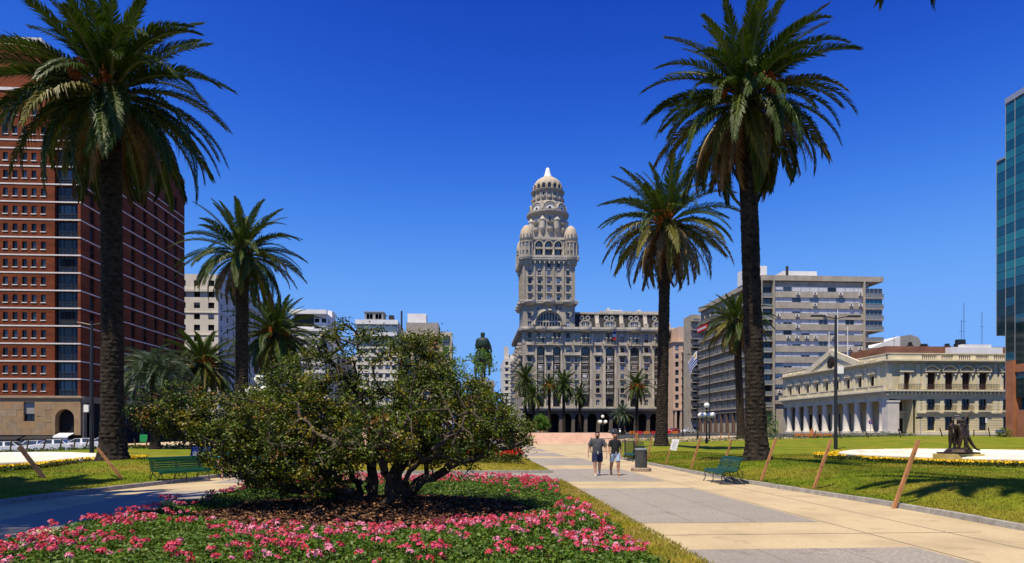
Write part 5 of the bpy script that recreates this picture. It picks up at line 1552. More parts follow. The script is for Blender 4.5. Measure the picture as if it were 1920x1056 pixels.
for a, b in ((262, 232), (230, 200)):
    place('corner_window', win_mesh(GW, round(hz(b) - hz(a), 2), 3, 2, .10, 'frame_dark', 'glass_dark'), hotel, None, (gx0 + gx1) / 2, .5, hz(a))
for py in bands + [265.3]:
    mb = MB(); mb.box(-HW, .06, -.07, .10, hz(py) - .11, hz(py) + .11)
    mb.box(-.04, .07, .10, HD, hz(py) - .08, hz(py) + .08)
    mb.build('floor_band', 'band_white', hotel)
# side wall toward the square, in its own shade
Mh = face_s(0, 0)
nc = 8; cw = HD / nc
holes = []; wins = []
for i in range(nc):
    x = 2.6 + i * (HD - 3.2) / nc + .8
    for k in range(14):
        z = hz(bands[k]) + .35
        holes.append((x - .8, x + .8, z, hz(bands[k + 1]) - .25, False, .35)); wins.append((x, z, round(hz(bands[k + 1]) - .25 - z, 2)))
    holes.append((x - .8, x + .8, hz(262), hz(230), False, .35)); wins.append((x, hz(262), round(hz(230) - hz(262), 2)))
mb = MB(Mh); wall(mb, 0, HD, ZB0, ZR, holes, .35); mb.build('side_wall', 'brick_red', hotel)
for x, z, h in wins: place('window', win_mesh(1.6, h, 2, 2, .08, 'frame_dark', WR.choice(['glass_dark', 'glass_dark', 'glass_mid'])), hotel, Mh, x, .3, z)
mb = MB(); mb.box(-HW, .12, -.12, HD, ZR, ZR + .5); mb.build('roof_parapet', 'band_white', hotel)
mb = MB(); mb.box(-HW, hx(62), 2.0, 20, ZR + .5, hz(70)); mb.build('penthouse', 'brick_red', hotel)
mb = MB(); mb.box(-HW - .2, hx(62) + .2, 1.8, 20.2, hz(70), hz(62)); mb.build('penthouse_cornice', 'band_white', hotel)
# stone base with blind bay, arched opening and slabs
holes = [(hx(44), hx(65), hz(790), hz(754)), (hx(103), hx(139), hz(815), hz(767), True, 1.2)]
mb = MB(); wall(mb, -HW, 0, hz(816), ZB0, holes, .5)
mb.quad((0, 0, hz(816)), (0, 1.6, hz(816)), (0, 1.6, ZB0), (0, 0, ZB0))
mb.build('base_wall', 'hotel_stone', hotel)
slab_w, slab_h = 1.55, 1.06
SL = MB().box(.012, slab_w - .012, -.035, -.003, .012, slab_h - .012)
SLM = [SL.mesh('stone_slab', 'hotel_stone'), SL.mesh('stone_slab', 'hotel_stone_pale'), SL.mesh('stone_slab', 'hotel_stone')]
j = 0; z = hz(816)
while z + slab_h < ZB0 - .1:
    x = -15.6 + (.7 if j % 2 else 0)
    while x + slab_w < -.05:
        if not any(x + slab_w > h[0] - .05 and x < h[1] + .05 and z + slab_h > h[2] - .05 and z < h[3] + .05 for h in holes):
            place('stone_slab', WR.choice(SLM), hotel, None, x, 0, z)
        x += slab_w
    z += slab_h; j += 1
mb = MB(); mb.box(-HW, .35, -.22, .10, ZB0 - .16, ZB0 + .16); mb.box(.1, .5, .10, HD, ZB0 - .9, ZB0 + .16); mb.build('base_cornice', 'hotel_stone_pale', hotel)
place('window', win_mesh(hx(65) - hx(44), 1.3, 2, 1, .08, 'frame_dark', 'glass_dark'), hotel, None, (hx(44) + hx(65)) / 2, .4, hz(790))
mb = MB(); mb.box(hx(44), hx(65), .35, .5, hz(776), hz(754)); mb.build('roller_shutter', 'grey_block', hotel)
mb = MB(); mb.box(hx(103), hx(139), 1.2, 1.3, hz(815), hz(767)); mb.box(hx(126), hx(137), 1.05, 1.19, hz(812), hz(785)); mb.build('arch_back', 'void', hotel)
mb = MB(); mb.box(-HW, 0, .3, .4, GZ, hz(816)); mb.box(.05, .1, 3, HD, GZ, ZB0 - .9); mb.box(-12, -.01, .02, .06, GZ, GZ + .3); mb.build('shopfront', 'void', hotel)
for a, b, pz in ((-14.5, -9.2, 824), (-8.6, -3.8, 823), (-3.4, -1.0, 818)):
    mb = MB(); mb.add([(a, -.01, hz(pz - 6)), (b, -.01, hz(pz - 6)), (b, -1.8, hz(pz)), (a, -1.8, hz(pz)), (a, -1.8, hz(pz) - .3), (b, -1.8, hz(pz) - .3)], [(0, 1, 2, 3), (3, 2, 5, 4)])
    mb.build('awning', 'sign_black' if b < -2 else 'white_sheet', hotel)
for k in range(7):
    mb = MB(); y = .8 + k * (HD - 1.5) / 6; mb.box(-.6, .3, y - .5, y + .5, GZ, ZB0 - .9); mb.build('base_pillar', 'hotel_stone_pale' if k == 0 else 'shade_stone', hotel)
mb = MB(); mb.box(-HW, -.1, HD - .1, HD, GZ, ZR); mb.box(-6, -5.8, .5, HD, GZ, ZB0); mb.build('rear_wall', 'brick_red', hotel)

# ------------------------------------------------------------------ generic apartment blocks
def flat_block(name, label, u0, v0, w, d, z0, z1, wallmat, floor_h, cols, ww, wh, side='s', side_cols=6, ledge_every=0, cornice=None, frame='frame_dark', glass=('glass_dark', 'glass_mid'), blind=.3, balc=(), trim=None, sww=None):
    """block with its front toward the camera at plane v0, x from u0 to u0+w; side 's' faces +u at its right end, 'n' faces -u at its left"""
    t = thing(name, label, 'building', (u0, v0, 0))
    trim = trim or wallmat
    nf = int((z1 - z0 - 1.0) / floor_h)
    def face(Mf, L, ncol, wname, ww=ww):
        hs = []
        for j in range(nf):
            z = z1 - 1.5 - (j + 1) * floor_h + (floor_h - wh) * .5 + .6
            if z < z0 + .5: continue
            for i in range(ncol):
                x = (i + .5) * L / ncol; hs.append((x - ww / 2, x + ww / 2, z, z + wh))
        mb = MB(Mf); wall(mb, 0, L, z0, z1, hs, .3); mb.build(wname, wallmat, t)
        for h in hs:
            b = WR.choice([0, 0, 0, .35, .7]) if blind else 0
            place('window', win_mesh(ww, wh, 2 if ww > 1 else 1, 1, .07, frame, WR.choice(glass), b), t, Mf, (h[0] + h[1]) / 2, .24, h[2])
        if ledge_every:
            mb = MB(Mf)
            for j in range(0, nf, ledge_every):
                z = z1 - 1.5 - (j + 1) * floor_h + .2
                mb.box(-.05, L + .05, -.18, -.002, z - .12, z + .06)
            mb.build('string_course', trim, t)
    face(None, w, cols, 'front_wall')
    if side == 's': face(face_s(w, 0), d, side_cols, 'side_wall', sww or ww)
    elif side == 'n': face(face_n(0, d), d, side_cols, 'side_wall', sww or ww)
    mb = MB(); mb.box(.02, w - .02, .02, d, z1 - .4, z1 - .05)
    if side != 's': mb.quad((w, 0, z0), (w, d, z0), (w, d, z1), (w, 0, z1))
    if side != 'n': mb.quad((0, d, z0), (0, 0, z0), (0, 0, z1), (0, d, z1))
    mb.quad((w, d, z0), (0, d, z0), (0, d, z1), (w, d, z1))
    mb.build('roof', wallmat, t)
    if cornice:
        mb = MB(); c0, dp, th = cornice
        mb.box(-dp, w + dp, -dp, -.002, c0, c0 + th); mb.box(w + .002, w + dp, -.001, d, c0, c0 + th); mb.box(-dp, -.002, -.001, d, c0, c0 + th)
        mb.build('cornice', trim, t)
    return t
WHU = hu - 0.1
vW = gp(408, 170)[1]
flat_block('apartment_block', 'cream white apartment block with dark square windows, directly right of the brick tower', WHU - 18, vW, 18, v_on(548, WHU) - vW, -1, 42.2, 'white_wall', 2.88, 5, 1.55, 1.5, 's', 16, 2, (37.6, .5, .6), glass=('glass_dark', 'glass_dark', 'glass_mid'), blind=.2, sww=1.3)
def blk(px0, px1, px2, Y, py_top, **k):
    a = gp(px0, Y); v0 = a[1]; u0 = a[0]; w = u_on(px1, v0) - u0
    d = max(6, v_on(px2, u0 + w) - v0) if px2 else 14
    return u0, v0, w, d, gz(py_top, Y)
u0, v0, w, d, zt = blk(548, 614, 632, 236, 588)
b4 = flat_block('apartment_block', 'white modern block with a shaded loggia under its roof, second left of the statue group', u0, v0, w, min(d, 40), -.5, zt, 'white_clean', 3.0, 5, 1.7, 1.5, 's', 3, 1, None, blind=.5)
mb = MB(); mb.box(-.6, w * .96, -1.6, -.01, zt - 6.4, zt - 5.6); mb.box(-.6, w + .05, -1.8, -.012, zt - .3, zt + 1.2); mb.box(.4, w * .6, -.3, -.015, zt - 5.5, zt - 2.6); mb.build('loggia', 'white_clean', b4)
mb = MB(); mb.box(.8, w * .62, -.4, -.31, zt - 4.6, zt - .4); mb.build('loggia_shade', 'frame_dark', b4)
mb = MB(); mb.box(w * .3, w * .3 + .9, 5, 6, zt, zt + 2.4); mb.box(w * .62, w, 8, 14, zt - .1, zt + 2.6); mb.build('roof_hut', 'white_clean', b4)
for k in range(1, 14):
    mb = MB(); z = zt - 6.4 - k * 3.0; mb.box(-.5, w * .97, -1.5, -.012, z, z + .25); mb.box(-.5, w * .97, -1.5, -1.42, z + .25, z + 1.0); mb.build('balcony', 'white_clean', b4)
u0, v0, w, d, zt = blk(668, 746, 758, 250, 601)
b5 = flat_block('apartment_block', 'grey white block with a glazed top floor and small rooftop cabin', u0, v0, w, min(d, 34), -.5, zt, 'white_wall', 3.1, 6, 1.7, 1.4, 's', 4, 1, None, blind=.4)
mb = MB(); mb.box(w * .17, w * .62, 3, 12, zt, zt + 3.7); mb.box(w * .15, w * .64, 2.7, 12.3, zt + 3.7, zt + 4.0); mb.build('roof_cabin', 'grey_block', b5)
for k in range(2): place('window', win_mesh(2.6, 2.2, 2, 1, .12, 'frame_alu', 'glass_sky' if k == 0 else 'glass_mid'), b5, None, w * .29 + k * 3.4, 2.95, zt + 1.0)
mb = MB(); mb.box(w * .74, w * .86, 5, 8, zt, zt + 3.0); mb.build('roof_tank', 'frame_dark', b5)
mb = MB(); mb.box(-.8, w * .98, -1.4, -.01, zt - 6.0, zt - 4.6); mb.box(-.3, w + .1, -.6, -.012, zt - 1.4, zt + .3); mb.build('balcony', 'white_clean', b5)
mb = MB(); mb.box(0, w * .97, -.5, -.02, zt - 4.5, zt - 2.2); mb.build('glazed_storey', 'glass_sky', b5)
mb = MB(); mb.tube([(0, 0, 0), (0, 0, 7.5)], .35, 10); mb.build('flue', 'frame_dark', b5, loc=(w + 1.0, 4, zt - 3))
u0, v0, w, d, zt = blk(757, 846, 857, 262, 628)
b6 = flat_block('apartment_block', 'cream concrete block with deep framed windows just left of the statue', u0, v0, w, 26, -.5, zt, 'cream_block', 3.0, 5, 2.0, 1.6, 's', 5, 0, None, blind=.4)
mb = MB()
for k in range(6): mb.box(k * w / 5 - .35, k * w / 5 + .35, -1.3, -.01, 0, zt + .8)
mb.box(-.3, w + .3, -1.32, -.02, zt - .5, zt + 1.0); mb.build('concrete_frame', 'cream_block', b6)
mb = MB(); mb.box(.5, w * .72, 4, 20, zt, zt + 5.6); mb.build('roof_block', 'grey_block', b6)
mb = MB(); mb.box(w * .05, w * .45, 6, 14, zt + 5.6, zt + 9.6); mb.build('roof_hut', 'white_clean', b6)
u0, v0, w, d, zt = blk(945, 966, None, 330, 672)
b7 = flat_block('apartment_block', 'narrow pale block far down the avenue, left of the ornate tower', u0, v0, w, 40, 0, zt, 'white_wall', 3.2, 2, 1.6, 1.6, None, 0, 1, None)
mb = MB(); mb.box(.2, 2.4, 1, 6, zt, zt + 6); mb.box(w * .35, w, 2, 8, zt, zt + 2); mb.build('roof_tower', 'white_wall', b7)
for k in range(10):
    mb = MB(); z = zt - 3 - k * 3.2; mb.box(w * .55, w + .4, -1.4, -.01, z, z + .9); mb.build('balcony', 'grey_block', b7)
# filler of lower houses seen under and through the trees
u0, v0, w, d, zt = blk(628, 672, None, 256, 668)
flat_block('apartment_block', 'lower pale block glimpsed through the spreading tree', u0, v0, w, 14, -.5, zt, 'cream_block', 3.0, 4, 1.4, 1.5, None, 0, 1)

# pink corner house beside the stone building
u0, v0, w, d, zt = blk(1262, 1306, None, 243, 640)
b8 = flat_block('apartment_block', 'narrow pink house with stacked iron balconies between stone and concrete buildings', u0, v0, w, 20, .6, zt, 'pink_wall', 3.05, 3, 1.3, 1.9, None, 0, 0, (zt - .4, .5, .4), blind=.3)
mb = MB(); mb.box(w * .25, w, 1.0, 14, zt, gz(612, 243)); mb.build('upper_block', 'pink_wall', b8)
mb = MB(); mb.box(w * .6, w, .5, 4, gz(612, 243), gz(612, 243) + 1.5); mb.build('roof_hut', 'white_clean', b8)
for k in range(9):
    z = zt - 4.2 - k * 3.05; mb = MB()
    mb.box(w * .34, w * .70, -1.2, -.01, z, z + .2)
    mb.build('balcony', 'pink_wall', b8)
    mb = MB()
    mb.box(w * .34, w * .70, -1.2, -1.15, z + .95, z + 1.0)
    for i in range(9): mb.box(w * .34 + i * w * .045 - .02, w * .34 + i * w * .045 + .02, -1.19, -1.16, z + .2, z + .95)
    mb.build('balcony_rail', 'iron', b8)
for k in range(5):
    mb = MB(); x = .6 + k * (w - 1.2) / 4; mb.box(x - .3, x + .3, -1.6, -.6, .6, 9.0); mb.build('base_pillar', 'pink_wall', b8)
mb = MB(); mb.box(-.2, w + .2, -1.8, -.01, 9.0, 9.7); mb.build('base_cornice', 'pink_wall', b8)
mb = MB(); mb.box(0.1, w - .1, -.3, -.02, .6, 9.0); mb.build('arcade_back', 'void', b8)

# ------------------------------------------------------------------ concrete slab of flats
AB = gp(1428, 165); au, av = AB
flats = thing('concrete_flats', 'long brown concrete apartment slab with strip windows and balconies', 'building', (au, av, 0))
def ax_(px): return u_on(px, av) - au
def az(py): return gz(py, 166.5)
FH = 20.3 / CF * 166.5
ZTop = az(519); AG = 1.0
xL, xF, xM, xE = 0, ax_(1451), ax_(1540), ax_(1619)
xB = ax_(1655)
nfl = 11
AD = v_on(1311, au) - av
for j in range(nfl):
    zf = ZTop - 1.25 - (j + 1) * FH          # top of this floor's spandrel
    mb = MB(); mb.box(xF, xE, -.15, .25, zf - .05 - (FH * .52 if j < nfl - 1 else FH * .3), zf + .0); mb.build('spandrel', 'concrete_brown', flats)
    wh = FH * .48
    n = 10; pw = (xE - xF - .2) / n
    for i in range(n):
        m = win_mesh(round(pw - .03, 2), round(wh - .02, 2), WR.choice([1, 2]), 1, .07, 'frame_alu', WR.choice(['glass_dark', 'glass_mid', 'glass_sky']), WR.choice([0, .9, .9, .9, .6, .93]), 'blind')
        place('window', m, flats, None, xF + .1 + (i + .5) * pw, .12, zf + .01)
    for i in range(n):
        if WR.random() < .28:
            mb = MB(); x = xF + .1 + (i + .5) * pw + WR.uniform(-.3, .3); mb.box(x - .45, x + .45, -.55, -.16, zf - .85, zf - .25)
            o = mb.build('air_conditioner', 'ac_white', flats)
            mb = MB(); mb.lathe([(.24, 0), (.24, .01)], 12); o2 = mb.build('fan_grille', 'frame_dark', o); o2.matrix_basis = Matrix.Translation((x - .1, -.555, zf - .55)) @ Matrix.Rotation(math.pi / 2, 4, 'X')
    # glazed corner balconies at both ends
    place('window', win_mesh(round(xF - .6, 2), round(FH - .35, 2), 2, 1, .08, 'frame_dark', WR.choice(['glass_dark', 'glass_mid'])), flats, None, xF / 2 - .1, .5, zf - FH * .5)
    mb = MB(); mb.box(.05, xF - .35, -.05, .02, zf - FH * .5, zf - FH * .5 + .95); mb.build('balcony_rail', 'rail_glass', flats)
    mb = MB(); mb.box(.02, xF - .32, -.1, .45, zf - FH * .5 - .25, zf - FH * .5 - .003); mb.build('balcony_slab', 'concrete_brown', flats)
    ex = xB if j in (0, 1, 2, 3, 4, 5) else ax_(1648)
    mb = MB(); mb.box(xE + .2, ex, -.6, 7, zf - FH * .5 - .25, zf - FH * .5); mb.build('balcony_slab', 'concrete_brown', flats)
    if j not in (4, 5):
        place('window', win_mesh(round(ex - xE - .6, 2), round(FH - .4, 2), 4, 2, .08, 'frame_alu', WR.choice(['glass_mid', 'glass_sky', 'glass_teal_a'])), flats, None, (xE + ex) / 2, -.3, zf - FH * .5 + .02)
    mb = MB(); mb.box(xE + .25, ex - .05, -.55, -.5, zf - FH * .5 + .02, zf - FH * .5 + 1.0); mb.build('balcony_rail', 'rail_glass', flats)
mb = MB(); mb.box(-.3, xB, -.4, 18, ZTop - 1.3, ZTop); mb.box(-.3, 2, 18, AD, ZTop - 1.3, ZTop); mb.build('roof_band', 'concrete_brown', flats)
for x in (-.15, xF - .15, xE + .05): mb = MB(); mb.box(x - .18, x + .18, -.5, .9, AG, ZTop - 1.3); mb.build('fin', 'concrete_brown', flats)
mb = MB(); mb.box(xF, xE + 1.5, .3, 17.8, AG, ZTop - 1.4); mb.box(.5, xF, 1.2, AD - .1, AG, ZTop - 1.4); mb.box(xE + 1.5, xB - 4, 3, 17.8, AG, ZTop - 1.4); mb.build('core_wall', 'concrete_brown', flats)
for a, b, y0, y1, zt2 in ((ax_(1425), ax_(1458), 6, 14, 490), (ax_(1486), ax_(1551), 5, 15, 501), (ax_(1545), ax_(1572), 4, 14, 515)):
    mb = MB(); mb.box(a, b, y0, y1, ZTop, az(zt2)); mb.build('roof_hut', 'white_clean', flats)
mb = MB(); mb.tube([(ax_(1490), 4, ZTop), (ax_(1490), 4, az(494))], .35, 8); mb.build('flue', 'frame_dark', flats)
# face along the square with running balconies
Mn = face_n(0, AD)
for j in range(nfl):
    zf = ZTop - 1.25 - (j + 1) * FH - FH * .5
    mb = MB(Mn); mb.box(0, AD - .4, -.5, 1.0, zf - .28, zf); mb.build('balcony_slab', 'concrete_brown', flats)
    n = 10; L = (AD - 1) / n
    for i in range(n):
        mb = MB(Mn); x0 = .3 + i * L
        if j % 3 == 2 or j < 2:
            mb.box(x0 + .1, x0 + L - .1, -.42, -.36, zf + .08, zf + .95)
            mb.build('balcony_rail', 'rail_glass', flats)
        else:
            mb.box(x0 + .1, x0 + L - .1, -.42, -.36, zf + .9, zf + .97)
            for k in range(6): mb.box(x0 + .2 + k * (L - .4) / 5, x0 + .26 + k * (L - .4) / 5, -.41, -.37, zf, zf + .9)
            mb.build('balcony_rail', 'frame_alu', flats)
        place('window', win_mesh(round(L - .5, 2), round(FH - .5, 2), 3, 1, .09, 'frame_dark', WR.choice(['glass_dark', 'glass_dark', 'glass_mid']), WR.choice([0, 0, .5]), 'blind'), flats, Mn, x0 + L / 2, 1.1, zf + .02)
        if i: 
            mb = MB(Mn); mb.box(x0 - .1, x0 + .1, -.05, 1.0, zf, zf + FH - .29); mb.build('partition', 'concrete_brown', flats)
for k in range(11):
    mb = MB(Mn); x = .8 + k * (AD - 1.4) / 10; mb.box(x - .45, x + .45, -.2, .9, AG - .4, 6.6); mb.build('column', 'brown_column', flats)
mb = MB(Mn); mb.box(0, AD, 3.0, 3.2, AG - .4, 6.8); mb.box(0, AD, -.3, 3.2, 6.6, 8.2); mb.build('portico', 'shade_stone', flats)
mb = MB(Mn); mb.box(.5, 9, -.9, -.55, ZTop - 8.0, ZTop - 6.4); mb.build('banner', 'flag_red', flats)
mb = MB(Mn); mb.box(.9, 8.6, -.93, -.902, ZTop - 7.5, ZTop - 6.9); mb.build('banner_text', 'flag_white', flats)
u0, v0, w, d, zt = blk(1296, 1316, None, 222, 590)
b9 = flat_block('apartment_block', 'dark set-back end of the concrete slab with deep balconies', u0, v0, w, 8, .6, zt, 'concrete_brown', 2.95, 1, 2.2, 1.8, None, 0)
for k in range(12):
    mb = MB(); z = zt - 2.5 - k * 2.95; mb.box(-.4, w, -1.6, -.01, z, z + .2); mb.build('balcony_slab', 'concrete_brown', b9)
    mb = MB(); mb.box(-.4, w, -1.6, -1.55, z + .9, z + .96)
    for i in range(6): mb.box(-.3 + i * w / 6, -.24 + i * w / 6, -1.59, -1.56, z + .2, z + .9)
    mb.build('balcony_rail', 'frame_dark', b9)

# ------------------------------------------------------------------ cream neoclassical palace
PU, PV = gp(1665, 115)
pal = thing('palace', 'two storey cream palace with a colonnade, pediment and balustrades at right', 'building', (PU, PV, 0))
def px_(px): return u_on(px, PV) - PU
def pz(py): return gz(py, 115.5)
P0 = 1.0; PW = px_(1960); PL = v_on(1468, PU) - PV
zCap, zEnt, zBal, zCor, zPar = 7.25, 8.25, 8.9, 13.7, 15.3
# colonnade on the long face
cols = [v_on(p, PU + .5) - PV for p in (1479, 1495, 1511, 1528, 1546.5, 1564.7, 1586, 1608.5, 1631.7, 1653)]
cols = [cols[-1] + (cols[0] - cols[-1]) * k / 9 for k in range(10)]
CM = MB(); CM.box(-.85, .85, -.85, .85, 0, .28); CM.lathe([(.80, .28), (.82, .42), (.72, .55), (.66, .62), (.655, 2.2), (.56, 5.35), (.60, 5.45), (.60, 5.55), (.70, 5.72), (.78, 5.80)], 24); CM.box(-.80, .80, -.80, .80, 5.80, 6.05)
CMM = CM.mesh('column', 'palace_column'); CMM.polygons.foreach_set('use_smooth', [True] * len(CMM.polygons))
for y in cols: link('column', CMM, pal, (.75, y, 1.2))
mb = MB(); mb.box(-.10, 1.98, -.10, 1.6, P0 + .22, zCap - .25); mb.box(-.25, 2.15, -.25, 1.75, P0 + .21, P0 + .6); mb.box(-.2, 2.1, -.2, 1.7, zCap - .55, zCap - .24); mb.build('corner_pier', 'palace_column', pal)
mb = MB(); mb.box(-.3, PW, -.1, PL + .5, P0 - .6, P0 + .2); mb.box(-.8, 1.0, -.1, PL + .5, P0 - .6, P0 + .02); mb.build('plinth', 'kerb_stone', pal)
Mp = face_n(0, PL)          # x = PL - y
mb = MB(Mp)
mb.box(0, PL, .1, 1.5, zCap - .2, zCap + .35); mb.box(-.1, PL + .1, 0.0, 1.5, zCap + .35, zEnt - .1); mb.box(-.3, PL + .3, -.35, 1.4, zEnt - .1, zEnt + .1)
mb.box(-.5, PL + .5, -.9, 1.3, zBal - .30, zBal)
for k in range(46):
    x = .4 + k * (PL - .8) / 45; mb.box(x - .16, x + .16, -.75, -.02, zEnt + .1, zBal - .30)
mb.build('entablature', 'palace_trim', pal)
wy = [(cols[k] + cols[k + 1]) / 2 for k in range(9)]
holes = [(PL - y - .62, PL - y + .62, zBal, zBal + 2.7) for y in wy]
mb = MB(Mp); wall(mb, 0, PL, zBal, zCor, holes, .4); mb.build('long_wall', 'palace', pal)
for y in wy:
    place('shutter', win_mesh(1.24, 2.7, 2, 3, .09, 'wood_shutter', 'wood_shutter'), pal, Mp, PL - y, .3, zBal)
    mb = MB(Mp); x = PL - y
    mb.box(x - .82, x - .62, -.10, -.002, zBal, zBal + 2.75); mb.box(x + .62, x + .82, -.10, -.002, zBal, zBal + 2.75)
    mb.box(x - 1.0, x + 1.0, -.40, -.003, zBal + 3.05, zBal + 3.2)
    for s in (-1, 1): mb.bar((x + s * 1.05, -.2, zBal + 3.24), (x, -.2, zBal + 3.80), .40, .13, up=(0, 1, 0)); mb.box(x + s * .72 - .1, x + s * .72 + .1, -.3, -.003, zBal + 2.75, zBal + 3.05)
    mb.extr([(x - .45, zBal + 3.22), (x + .45, zBal + 3.22), (x, zBal + 3.6)], -.12, -.004)
    mb.build('window_pediment', 'palace_trim', pal)
ys = [cols[-1] + (cols[0] - cols[-1]) * 0 ]
for y in cols:
    mb = MB(Mp); x = PL - y; mb.box(x - .35, x + .35, -.10, -.002, zBal, zCor - .8); mb.box(x - .45, x + .45, -.16, -.003, zCor - .8, zCor - .5)
    mb.build('pilaster', 'palace_trim', pal)
# balustrades: one post per pier, little balusters between
def balustrade(M4, x0, x1, y, z, h, mat, npost):
    mb = MB(M4)
    mb.box(x0, x1, y - .12, y + .12, z + h - .14, z + h); mb.box(x0, x1, y - .10, y + .10, z, z + .12)
    n = int((x1 - x0) / .34)
    for k in range(n):
        x = x0 + (k + .5) * (x1 - x0) / n; mb.box(x - .07, x + .07, y - .07, y + .07, z + .12, z + h - .14)
    for k in range(npost + 1):
        x = x0 + k * (x1 - x0) / npost; mb.box(x - .22, x + .22, y - .15, y + .15, z, z + h + .03)
    mb.build('balustrade', mat, pal)
balustrade(Mp, 0, PL, -.72, zBal, .85, 'palace_trim', 9)
mb = MB(Mp); mb.box(-.2, PL + .2, -.35, .4, zCor, zCor + .25); mb.box(-.4, PL + .4, -.80, .4, zCor + .25, zCor + .45); mb.box(0, PL, -.1, .35, zCor + .45, zPar - .15); mb.box(-.1, PL + .1, -.18, .42, zPar - .15, zPar); mb.build('long_cornice', 'palace_trim', pal)
# relief swags on the parapet
mb = MB(Mp)
for y in wy:
    if abs(y - wy[4]) < 7: continue
    x = PL - y
    for s in (-1, 1): mb.tube([(x + s * (.25 + .28 * q), -.14, zCor + .82 + .16 * math.sin(q * 2.2)) for q in range(5)], .07, 5)
    mb.lathe([(.2, zCor + .7), (.22, zCor + .95), (.05, zCor + 1.1)], 8, (x, -.12))
mb.build('relief', 'palace', pal)
# pediment with arms
yc = (wy[3] + wy[4]) / 2 - .5; xc = PL - yc; hwid = 9.2
mb = MB(Mp); zp0 = zCor + .3; zp1 = 17.3
mb.extr([(xc - hwid, zp0), (xc + hwid, zp0), (xc, zp1)], -.45, .6)
for s in (-1, 1): mb.bar((xc + s * (hwid + .5), -.5, zp0 + .15), (xc, -.5, zp1 + .25), 1.1, .42, up=(0, 1, 0))
mb.box(xc - .7, xc + .7, -.6, .6, zp1 - .1, zp1 + .9)
mb.build('pediment', 'palace_trim', pal)
mb = MB(Mp)
n = 20
mb.extr([(xc + .85 * math.cos(2 * math.pi * t / n), 15.35 + 1.15 * math.sin(2 * math.pi * t / n)) for t in range(n)], -.62, -.45)
mb.extr([(xc + .5 * math.cos(2 * math.pi * t / n), 15.3 + .75 * math.sin(2 * math.pi * t / n)) for t in range(n)], -.72, -.62)
for s in (-1, 1): mb.tube([(xc + s * .95, -.55, 14.5), (xc + s * 1.15, -.55, 15.3), (xc + s * .7, -.55, 16.3)], .14, 6)
mb.build('coat_of_arms', 'bronze', pal)
# wall inside the portico
mb = MB(Mp); hs = [(PL - y - .8, PL - y + .8, P0 + .3, P0 + 4.3) for y in wy]
mb.M = Mp @ Matrix.Translation((0, 4.6, 0)); wall(mb, 0, PL, P0, zCap, hs, .3); mb.build('portico_wall', 'palace', pal)
for y in wy: place('door', win_mesh(1.6, 4.0, 2, 4, .1, 'frame_dark', 'glass_dark'), pal, Mp @ Matrix.Translation((0, 4.85, 0)), PL - y, 0, P0 + .3)
mb = MB(Mp); mb.box(0, PL, 1.5, 4.6, zCap - .05, zCap + .1); mb.build('portico_ceiling', 'palace', pal)
# short face toward the camera
wx = [px_(p) for p in (1746, 1779, 1811, 1843, 1888)]
x0 = px_(1698)
holes = [(2.0, px_(1718), P0, zCap - .1)]
for x in wx:
    holes += [(x - .72, x + .72, 1.75, 4.15), (x - .72, x + .72, 5.35, 7.75), (x - .76, x + .76, zBal, 11.9)]
holes.append((x0 - .76, x0 + .76, zBal, 11.9))
mb = MB(); wall(mb, 0, PW, P0, zCor, holes, .4); mb.build('short_wall', 'palace', pal)
for x in wx:
    place('window', win_mesh(1.44, 2.4, 2, 2, .1, 'frame_dark', 'glass_dark'), pal, None, x, .3, 1.75)
    place('window', win_mesh(1.44, 2.4, 2, 2, .1, 'frame_dark', 'glass_dark'), pal, None, x, .3, 5.35)
for x in wx + [x0]: place('shutter', win_mesh(1.52, 3.0, 2, 4, .09, 'wood_shutter', 'wood_shutter'), pal, None, x, .3, zBal)
for k, x in enumerate(wx + [x0]):
    mb = MB()
    for s in (-1, 1): mb.box(x + s * .9 - .12, x + s * .9 + .12, -.14, -.002, zBal, 12.0)
    if k < len(wx):
        mb.tube([(x + 1.45 * math.cos(math.pi * (.12 + .76 * t / 12)), -.25, 11.9 + 1.25 * math.sin(math.pi * (.12 + .76 * t / 12))) for t in range(13)], .22, 6)
        mb.box(x - 1.35, x + 1.35, -.42, -.003, 12.05, 12.22)
        for q in range(-3, 4): mb.lathe([(.13, 12.25), (.15, 12.4 + .06 * (3 - abs(q))), (.03, 12.5 + .1 * (3 - abs(q)))], 6, (x + q * .22, -.08))
        for s in (-1, 1): mb.box(x + s * 1.05 - .14, x + s * 1.05 + .14, -.32, -.003, 11.5, 12.05)
    else:
        mb.box(x - 1.25, x + 1.25, -.35, -.003, 12.0, 12.25); mb.box(x - 1.0, x + 1.0, -.2, -.003, 12.25, 12.6)
    mb.build('window_pediment', 'palace_trim', pal)
for a in (.0, 2.2, px_(1718), px_(1733) - .4, (wx[0] + wx[1]) / 2, (wx[1] + wx[2]) / 2, (wx[2] + wx[3]) / 2, px_(1862), px_(1873)):
    mb = MB(); mb.box(a, a + .62, -.16, -.002, zBal + .1, zCor - .3); mb.build('pilaster', 'palace_trim', pal)
    if a > 5: mb = MB(); mb.box(a, a + .62, -.16, -.002, 5.02, zCap - .01); mb.build('pilaster', 'palace_trim', pal)
